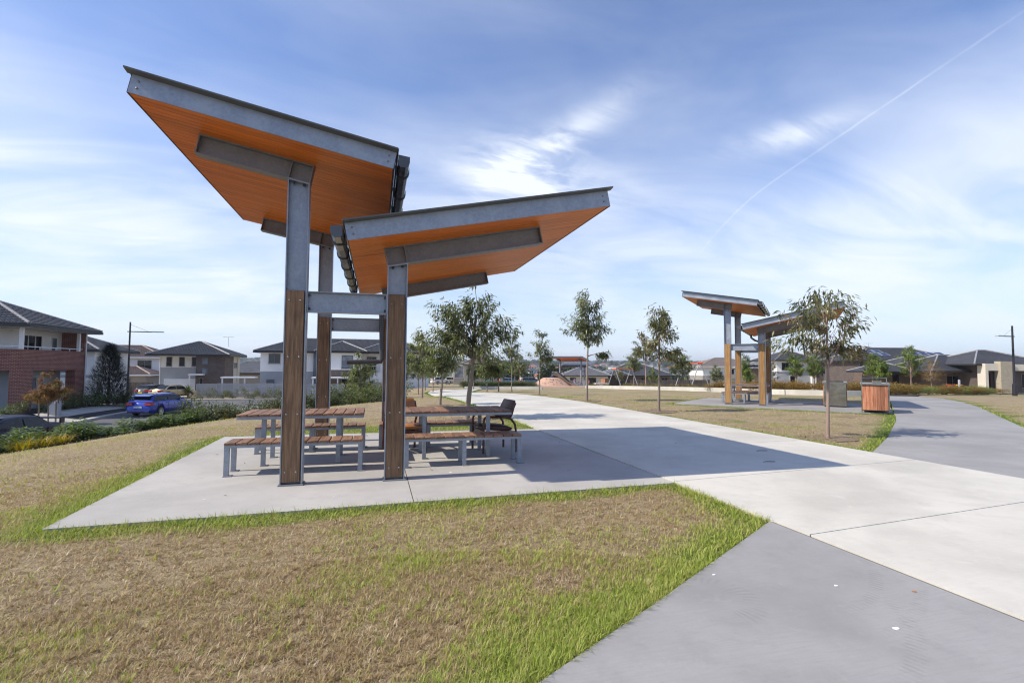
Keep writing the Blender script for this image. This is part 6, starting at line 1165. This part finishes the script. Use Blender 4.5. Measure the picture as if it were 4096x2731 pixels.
    screen(g0 + .06, g1 - .05, 'rear_window'); screen(g2 + .08, g3 - .06, 'windscreen')
    for x in (-sp['wb'], sp['wb']):
        for s in (-1, 1):
            wr = obj('wheel', None, root, (x, s * (Wd - .10), r)); ty = MB(); pr = [(r * .66, -.09), (r * .9, -.10), (r, -.07), (r, .07), (r * .9, .10), (r * .66, .09)]
            rg = [[(q * math.cos(a), z, q * math.sin(a)) for q, z in pr] for a in np.linspace(0, 2 * PI, 25)]; ty.loft(rg, False); ty.build('tyre', M['tyre'], wr, 60)
            rm = MB(); rm.tube([(0, -.02 * s, 0), (0, .02 * s, 0)], r * .66, 18, mi=0); rim = rm.build('rim_back', M['shut'], wr); k_ = MB(); k_.tube([(0, .05 * s, 0), (0, .085 * s, 0)], r * .17, 10)
            for i in range(10): a = 2 * PI * i / 10; k_.bar((r * .12 * math.cos(a), .072 * s, r * .12 * math.sin(a)), (r * .67 * math.cos(a), .078 * s, r * .67 * math.sin(a)), .034, .02, (0, 1, 0))
            ring_ = [[(q * math.cos(a), z * s, q * math.sin(a)) for q, z in ((r * .62, .04), (r * .69, .04), (r * .69, .095), (r * .62, .085))] for a in np.linspace(0, 2 * PI, 25)]; k_.loft(ring_, False); k_.build('rim', M['alloy'], wr, 40)
    zt = sp['bz'][1]
    for s in (-1, 1):
        MB().loft([[(-L_ / 2 - .012, s * Wd * .45, zt - .20), (-L_ / 2 - .012, s * Wd * .88, zt - .22), (-L_ / 2 - .012, s * Wd * .88, zt - .06), (-L_ / 2 - .012, s * Wd * .45, zt - .08)], [(-L_ / 2 + .28, s * Wd * .50, zt - .20), (-L_ / 2 + .34, s * (Wd * .99), zt - .20), (-L_ / 2 + .30, s * (Wd * .985), zt - .05), (-L_ / 2 + .28, s * Wd * .5, zt - .06)]]).build('tail_lamp', M['tail'], root, 40)
        MB().loft([[(L_ / 2 + .0, s * Wd * .5, .60), (L_ / 2 - .02, s * Wd * .80, .60), (L_ / 2 - .04, s * Wd * .80, .72), (L_ / 2 - .02, s * Wd * .5, .70)], [(L_ / 2 - .35, s * Wd * .7, .66), (L_ / 2 - .5, s * (Wd * .985), .70), (L_ / 2 - .5, s * (Wd * .97), .80), (L_ / 2 - .35, s * Wd * .7, .77)]]).build('headlamp', M['lens'], root, 40)
        m_ = MB(); m_.loft([[(g3 - .42, s * (Wd * .9), bl + .04), (g3 - .25, s * (Wd * .9), bl + .04), (g3 - .25, s * (Wd * .9), bl + .12), (g3 - .42, s * (Wd * .9), bl + .12)], [(g3 - .42, s * (Wd + .16), bl + .02), (g3 - .30, s * (Wd + .16), bl + .02), (g3 - .30, s * (Wd + .16), bl + .15), (g3 - .42, s * (Wd + .16), bl + .15)]]); m_.build('mirror', pt, root)
        for x in (mid - .28, mid - 1.18): MB().box(x, min(s * Wd * .985, s * (Wd + .02)), bl - .14, x + .16, max(s * Wd * .985, s * (Wd + .02)), bl - .105).build('door_handle', pt, root)
        for x in (mid, g3 - .35, mid - 1.02): MB().box(x, min(s * Wd * .99, s * (Wd + .004)), .34, x + .012, max(s * Wd * .99, s * (Wd + .004)), bl - .08).build('door_gap', M['shut'], root, 0)
        MB().box(-sp['wb'] + .45, min(s * Wd * .98, s * (Wd + .008)), .30, sp['wb'] - .45, max(s * Wd * .98, s * (Wd + .008)), .345).build('sill_trim', M['shut'], root, 0)
    MB().box(-L_ / 2 - .03, -.26, .58 if kind != 'sedan' else .66, -L_ / 2 - .012, .26, .70 if kind != 'sedan' else .78).build('number_plate', M[plate], root, 0)
    MB().box(-L_ / 2 - .02, -Wd * .8, .28, -L_ / 2 + .05, Wd * .8, .34).build('bumper_trim', M['shut'], root, 0)
    if spoiler == 'roof': MB().loft([[(g0 - .02, y, H_ - .16 + z) for y, z in ((-Wd * .66, .0), (Wd * .66, 0), (Wd * .66, .03), (-Wd * .66, .03))], [(g1 + .1, y, H_ - .02 + z) for y, z in ((-Wd * .68, -.02), (Wd * .68, -.02), (Wd * .68, .03), (-Wd * .68, .03))]]).build('spoiler', pt, root)
    if spoiler == 'boot':
        MB().loft([[(-L_ / 2 - .08, y, 1.20 + z) for y, z in ((-Wd * .92, .0), (Wd * .92, 0), (Wd * .92, .04), (-Wd * .92, .04))], [(-L_ / 2 + .34, y, 1.19 + z) for y, z in ((-Wd * .92, 0), (Wd * .92, 0), (Wd * .92, .04), (-Wd * .92, .04))]]).build('spoiler', pt, root)
        for s in (-1, 1): MB().box(-L_ / 2, s * Wd * .86 - .03, 1.0, -L_ / 2 + .22, s * Wd * .86 + .03, 1.19).build('spoiler_strut', pt, root)
    return root
car('bright blue hatchback with a roof spoiler parked beyond the green hedge', (-13.35, 33.7, T(-13.35, 33.7) + .02), 15, (.007, .042, .35), 'hatch', spoiler='roof', plate='plate_w')
car('dark navy sedan with a boot spoiler cut off by the left edge', (-12.3, 15.7, -1.92), 186, (.008, .009, .02), 'sedan', spoiler='boot', metal=0, coat=.12)
car('gold beige sedan in the driveway before the white garage', (-21.0, 58.3, T(-21, 58.3) + .06), 28, (.46, .38, .22), 'sedan', metal=.4)
car('dark grey hatchback beside the gold sedan', (-23.5, 60.6, T(-23.5, 60.6) + .06), 20, (.035, .037, .042), 'hatch')
car('silver four-wheel-drive before the taupe house', (18.9, 115.0, T(18.9, 115) + .02), 75, (.58, .58, .57), 'suv', metal=.5)
car('white wagon half hidden behind the silver four-wheel-drive', (15.6, 113.2, T(15.6, 113.2) + .02), 60, (.66, .66, .66), 'suv', metal=.1)
car('pale blue car parked right of the taupe house', (31.3, 107.8, T(31.3, 107.8) + .02), 100, (.10, .17, .28), 'hatch')
car('dark blue-grey car parked left of the playground mound', (30.6, 89.2, T(30.6, 89.2) + .02), 100, (.06, .09, .14), 'hatch')

# ------------------------------------------------------------------ people
M['skin'] = pm('skin', (.52, .31, .22), .55, 0, .05); M['hair_brown'] = pm('brown_hair', (.06, .03, .015), .5); M['white_cloth'] = pm('white_cotton', (.72, .70, .72), .85); M['denim'] = pm('blue_denim', (.05, .10, .24), .85); M['navy_cloth'] = pm('navy_cotton', (.02, .025, .06), .85); M['pink_cloth'] = pm('pink_cotton', (.62, .30, .42), .85); M['lilac'] = pm('lilac_cotton', (.42, .33, .52), .85); M['shoe'] = pm('dark_shoe', (.03, .025, .025), .6)
def person(label, loc, rz, J, scale, top, legs, hair='hair_brown', hem=.52, long_hair=False, bare_legs=False, group=None, sleeve=.5):
    """J: joint positions in a 1 m tall body (x right, y forward, z up); the body is one skinned surface"""
    root = thing('person', label, 'person', loc, rz, group); names = list(J); me = bpy.data.meshes.new('body'); E = [('pelvis', 'waist'), ('waist', 'chest'), ('chest', 'neck'), ('neck', 'head'), ('head', 'crown')]
    for s in 'LR': E += [('chest', 'sh' + s), ('sh' + s, 'el' + s), ('el' + s, 'wr' + s), ('wr' + s, 'pa' + s), ('pelvis', 'hi' + s), ('hi' + s, 'kn' + s), ('kn' + s, 'an' + s), ('an' + s, 'to' + s)]
    V = [Vector(J[n]) * scale for n in names]; rad = dict(pelvis=.085, waist=.070, chest=.088, neck=.034, head=.058, crown=.050)
    for s in 'LR': rad.update({'sh' + s: .042, 'el' + s: .028, 'wr' + s: .019, 'pa' + s: .020, 'hi' + s: .062, 'kn' + s: .040, 'an' + s: .026, 'to' + s: .024})
    R_ = [rad[n] * scale for n in names]; ed_ = [(names.index(a), names.index(b)) for a, b in E]
    for s in 'LR':
        p = Vector(J['pa' + s]); d = (p - Vector(J['wr' + s])).normalized(); c = d.cross(Vector((0, 1, .2))).normalized()
        for k, (o_, ln) in enumerate(((-.022, .040), (-.008, .050), (.006, .052), (.019, .043), (-.034, .020))):
            V.append((p + c * o_ + d * ln * (.6 if k < 4 else .3)) * scale); R_.append(.0062 * scale); ed_.append((names.index('pa' + s), len(V) - 1))
            V.append((p + c * o_ * 1.05 + d * ln + Vector((0, .008, -.006))) * scale); R_.append(.0052 * scale); ed_.append((len(V) - 2, len(V) - 1))
    me.from_pydata([tuple(v_) for v_ in V], ed_, []); o = obj('body', me, root); sk = o.modifiers.new('skin', 'SKIN'); sk.use_smooth_shade = True; sk.branch_smoothing = .6
    for i, sv in enumerate(me.skin_vertices[0].data): sv.radius = (R_[i] * (1.0), R_[i] * (.82 if i in [names.index(q) for q in ('pelvis', 'waist', 'chest')] else 1)); sv.use_root = (i == names.index('pelvis'))
    su = o.modifiers.new('sub', 'SUBSURF'); su.levels = su.render_levels = 1
    dg = bpy.context.evaluated_depsgraph_get(); nm = bpy.data.meshes.new_from_object(o.evaluated_get(dg)); o.modifiers.clear(); o.data = nm
    nm.materials.clear()
    for q in ('skin', top, legs, 'shoe'): nm.materials.append(M[q])
    S_ = {n: Vector(J[n]) * scale for n in names}
    def dseg(p, a, b): ab = b - a; t = max(0, min(1, (p - a).dot(ab) / max(ab.length_squared, 1e-9))); return (p - a - ab * t).length, t
    for pl in nm.polygons:
        best = min(((dseg(pl.center, S_[a], S_[b]), a, b) for a, b in E), key=lambda q: q[0][0]); (dd, t), a, b = best; mi = 0
        if a in ('pelvis', 'waist', 'chest') or (a.startswith('sh') and t < sleeve): mi = 1
        if b in ('neck',) and t > .6: mi = 0
        if a == 'pelvis' and b.startswith('hi'): mi = 2
        if a.startswith('hi'): mi = 2 if (not bare_legs or t < .35) else 0
        if a.startswith('kn'): mi = 0 if bare_legs else 2
        if a.startswith('an'): mi = 3
        pl.material_index = mi; pl.use_smooth = True
    hd = S_['head']; hs = .072 * scale; m_ = MB(); fwd = (Vector(J['face']) if 'face' in J else Vector((0, 1, 0)))
    for k, (dz, rr) in enumerate([(0, 1)]): pass
    hm = MB().lathe([(hs * .80, -hs * (.9 if not long_hair else 2.1)), (hs * 1.02, -hs * .35), (hs * 1.04, hs * .25), (hs * .8, hs * .8), (hs * .35, hs * 1.08), (.001, hs * 1.12)], 12); hv = [Vector(v_) for v_ in hm.v]; hm.v = [tuple(hd + v_ * 1.0 - fwd * hs * .28 + (-fwd * hs * .25 if v_.dot(fwd) > 0 else Vector()) * (1 if v_.z < hs * .4 else 0)) for v_ in hv]; hm.build('hair', M[hair], root, 60)
    f_ = MB(); sd_ = fwd.cross(Vector((0, 0, 1))).normalized(); c = hd + fwd * hs * .86; f_.add([c + Vector((0, 0, .2 * hs)) - sd_ * .1 * hs, c + Vector((0, 0, .2 * hs)) + sd_ * .1 * hs, c + Vector((0, 0, -.22 * hs)) + fwd * hs * .2 + sd_ * .14 * hs, c + Vector((0, 0, -.22 * hs)) + fwd * hs * .2 - sd_ * .14 * hs], [(0, 1, 2, 3)]); f_.build('nose', M['skin'], root)
    for s in (-1, 1): e = c + sd_ * s * hs * .33 + Vector((0, 0, .12 * hs)); MB().lathe([(.001, -hs * .1), (hs * .1, 0), (.001, hs * .1)], 6, tuple(e)).build('eye', M['shoe'], root); MB().lathe([(.001, -hs * .2), (hs * .1, 0), (.001, hs * .2)], 6, tuple(hd + sd_ * s * hs * .92)).build('ear', M['skin'], root)
    MB().bar(c + sd_ * hs * -.22 + Vector((0, 0, -.48 * hs)), c + sd_ * hs * .22 + Vector((0, 0, -.48 * hs)), hs * .1, hs * .08).build('mouth', M['garage_red'], root)
    return root
STAND = dict(pelvis=(0, 0, .53), waist=(0, 0, .61), chest=(0, 0, .74), neck=(0, 0, .845), head=(0, .012, .91), crown=(0, .008, .955))
WALK = dict(STAND); WALK.update(shL=(-.105, 0, .80), elL=(-.15, .01, .64), wrL=(-.16, .07, .51), paL=(-.16, .085, .47), shR=(.105, 0, .80), elR=(.16, -.03, .64), wrR=(.20, -.01, .50), paR=(.205, 0, .46), hiL=(-.05, 0, .50), knL=(-.052, .06, .28), anL=(-.05, .03, .045), toL=(-.052, .11, .02), hiR=(.05, 0, .50), knR=(.052, .02, .27), anR=(.05, -.09, .06), toR=(.052, -.02, .02))
SIT = dict(pelvis=(0, 0, .09), waist=(0, -.01, .17), chest=(0, .01, .31), neck=(0, .02, .415), head=(0, .04, .48), crown=(0, .04, .525), shL=(-.105, .01, .37), elL=(-.14, -.05, .23), wrL=(-.15, -.09, .10), paL=(-.15, -.08, .06), shR=(.105, .01, .37), elR=(.12, .10, .27), wrR=(.07, .20, .22), paR=(.06, .23, .21), hiL=(-.05, .02, .085), knL=(-.08, .22, .20), anL=(-.07, .38, .05), toL=(-.07, .45, .025), hiR=(.05, .02, .085), knR=(.08, .23, .19), anR=(.07, .40, .05), toR=(.07, .47, .025))
person('woman in a white T-shirt and blue jeans walking past the shrub bed', (25.25, 78.05, T(25.25, 78.05)), R(160), WALK, 1.68, 'white_cloth', 'denim')
person('small child in pale clothes walking beside the woman', (25.85, 77.9, T(25.85, 77.9)), R(170), WALK, .95, 'pink_cloth', 'white_cloth')
person('person in dark top and jeans sitting on top of the salmon mound', (26.2, 63.4, T(25.6, 63.2) + 1.21), R(95), SIT, 1.6, 'navy_cloth', 'denim', long_hair=True)
person('child in a lilac top bending at the bench under the distant shelter', (30.4, 66.0, T(30.4, 66)), R(200), WALK, 1.25, 'lilac', 'white_cloth')
person('girl in a pink dress beside the bicycles at the distant shelter', (31.9, 64.2, T(31.9, 64.2)), R(20), WALK, 1.15, 'pink_cloth', 'pink_cloth', bare_legs=True, long_hair=True)
def bike(label, loc, rz, mat, s):
    root = thing('bicycle', label, 'bicycle', loc, rz, 'children bicycles'); root.scale = (s, s, s)
    for x in (-.5, .5):
        w_ = MB(); w_.loft([[((.30 + .025 * math.cos(b)) * math.cos(a) + x, .025 * math.sin(b), (.30 + .025 * math.cos(b)) * math.sin(a) + .33) for b in np.linspace(0, 2 * PI, 7)[:-1]] for a in np.linspace(0, 2 * PI, 19)], False); wh = w_.build('wheel', M['tyre'], root); k_ = MB()
        for i in range(8): a = PI * i / 8; k_.bar((x - .29 * math.cos(a), 0, .33 - .29 * math.sin(a)), (x + .29 * math.cos(a), 0, .33 + .29 * math.sin(a)), .006, .006, (0, 1, 0))
        k_.build('spokes', M['alloy'], wh)
    f_ = MB()
    for a, b in (((-.5, 0, .33), (-.08, 0, .36)), ((-.08, 0, .36), (-.2, 0, .78)), ((-.5, 0, .33), (-.18, 0, .68)), ((-.08, 0, .36), (.36, 0, .70)), ((-.17, 0, .66), (.36, 0, .78)), ((.34, 0, .92), (.5, 0, .33))): f_.tube([a, b], .02, 6)
    f_.build('frame', M[mat], root); MB().box(-.32, -.07, .78, -.08, .07, .83).build('saddle', M['shut'], root); MB().tube([(.28, -.25, .97), (.35, 0, .93), (.28, .25, .97)], .015, 6).build('handlebar', M['alloy'], root)
M['bike_purple'] = pm('purple_paint', (.22, .06, .30), .35); M['bike_white'] = pm('white_paint', (.7, .7, .72), .35)
bike('purple child bicycle at the left of the distant shelter', (30.9, 65.4, T(30.9, 65.4)), R(-60), 'bike_purple', .8); bike('white child bicycle at the right of the distant shelter', (33.0, 63.2, T(33, 63.2)), R(40), 'bike_white', .8)

# ------------------------------------------------------------------ small things on the ground
M['deadleaf'] = foliage('dead_leaves', [(.16, .08, .04), (.28, .18, .10), (.10, .06, .035)], .2, .7); M['spot'] = pm('white_dropping', (.78, .78, .76), .8); M['rustspot'] = pm('rust_stain', (.36, .16, .06), .85)
def litter():
    rs = np.random.default_rng(4); P = []
    for (x, y, r, n) in ((10.29, 1.97, .75, 110), (10.18, 8.49, .8, 90), (9.93, 13.92, .8, 80), (3.45, 7.32, .9, 110), (3.37, 20.57, 1.4, 80), (10.28, 21.7, .8, 60)):
        a = rs.random(n) * 2 * PI; q = rs.random(n) ** .6 * r; P += [(x + c * math.cos(b), y + c * math.sin(b) * .8) for c, b in zip(q, a)]
    for i in range(26): P.append((rs.uniform(-4, 2.2), rs.uniform(-3.4, -1.2)))
    for i in range(22): P.append((rs.uniform(-1.5, 9), rs.uniform(-1, 9)))
    P = np.array(P); z = terrain(P[:, 0], P[:, 1]) + .012; V, F, tn = leaf_mesh('dead_leaf', np.column_stack([P, z]), .05, None, -.15, .35, rs=rs); V[:, 2] = np.maximum(V[:, 2], np.repeat(z, 4) - .004)
    tag(obj('leaf_litter', mesh_np('leaf_litter', V, F, M['deadleaf'], tn)), 'scattered dead leaves on the turf and paving', 'leaves', kind='stuff')
    for i, (x, y, r, m_, lab) in enumerate(((3.86, -4.52, .015, 'spot', 'white dropping nearest the right edge of the grey forecourt'), (4.02, -3.98, .012, 'spot', 'white dropping in the middle of the grey forecourt'), (3.33, -3.62, .009, 'spot', 'tiny white dropping on the grey forecourt near the grass'), (4.45, -4.18, .012, 'rustspot', 'small rust stain on the grey forecourt'), (.55, -.75, .009, 'spot', 'tiny white fleck on the slab before the posts'), (-.8, -.55, .009, 'spot', 'tiny white fleck on the left of the slab'), (2.0, .25, .018, 'spot', 'white fleck on the slab under the right bench'))):
        poly = [(r * (.7 + .5 * rs.random()) * math.cos(a) * 1.3, r * (.7 + .5 * rs.random()) * math.sin(a)) for a in np.linspace(0, 2 * PI, 9)[:-1]]; tag(MB().prism(poly, 0, .003).build('dropping' if m_ == 'spot' else 'stain', M[m_], None, 0, (x, y, T(x, y) + (-.0035 if y < -1.5 else .0005))), lab, 'stain')
    for i, (x, y, rz, lab) in enumerate(((7.55, .75, .3, 'small curved twig on the shaded part of the pale path'), (6.9, -.15, 1.2, 'short twig near the shadow edge on the pale path'))): tag(MB().tube([(-.10, 0, 0), (-.03, .012, .004), (.05, .004, 0), (.10, -.02, .002)], .006, 5).build('twig', M['bark'], None, 40, (x, y, .016)), lab, 'twig')
litter()
for i, (x, y, rr) in enumerate(((10.29, 1.97, .62), (10.18, 8.49, .62), (9.93, 13.92, .55), (3.45, 7.32, .6), (3.34, 12.59, .5), (10.28, 21.69, .5))):
    pl = [(x + rr * (1 + .18 * math.sin(3 * a + i)) * math.cos(a), y + rr * .9 * (1 + .15 * math.cos(2 * a + i)) * math.sin(a)) for a in np.linspace(0, 2 * PI, 17)[:-1]]; tag(sheet('bare_soil', pl, M['soil'], -.012, thick=.02, step=.4), kind='structure')
# ------------------------------------------------------------------ air
m_ = bpy.data.materials.new('hazy_air'); m_.use_nodes = True; nt = m_.node_tree; nt.nodes.clear(); t = NT(nt.nodes, nt.links)
pv = t.add('ShaderNodeVolumePrincipled'); pv.inputs['Color'].default_value = (.80, .88, 1, 1); pv.inputs['Density'].default_value = .00022; pv.inputs['Anisotropy'].default_value = .2
o_ = t.add('ShaderNodeOutputMaterial'); nt.links.new(pv.outputs[0], o_.inputs['Volume'])
hz = MB().box(-9300, -800, -10.5, 9300, 9300, 75).build('haze', m_, None, 0); tag(hz, 'thin pale summer haze over the whole suburb', 'haze', kind='stuff')
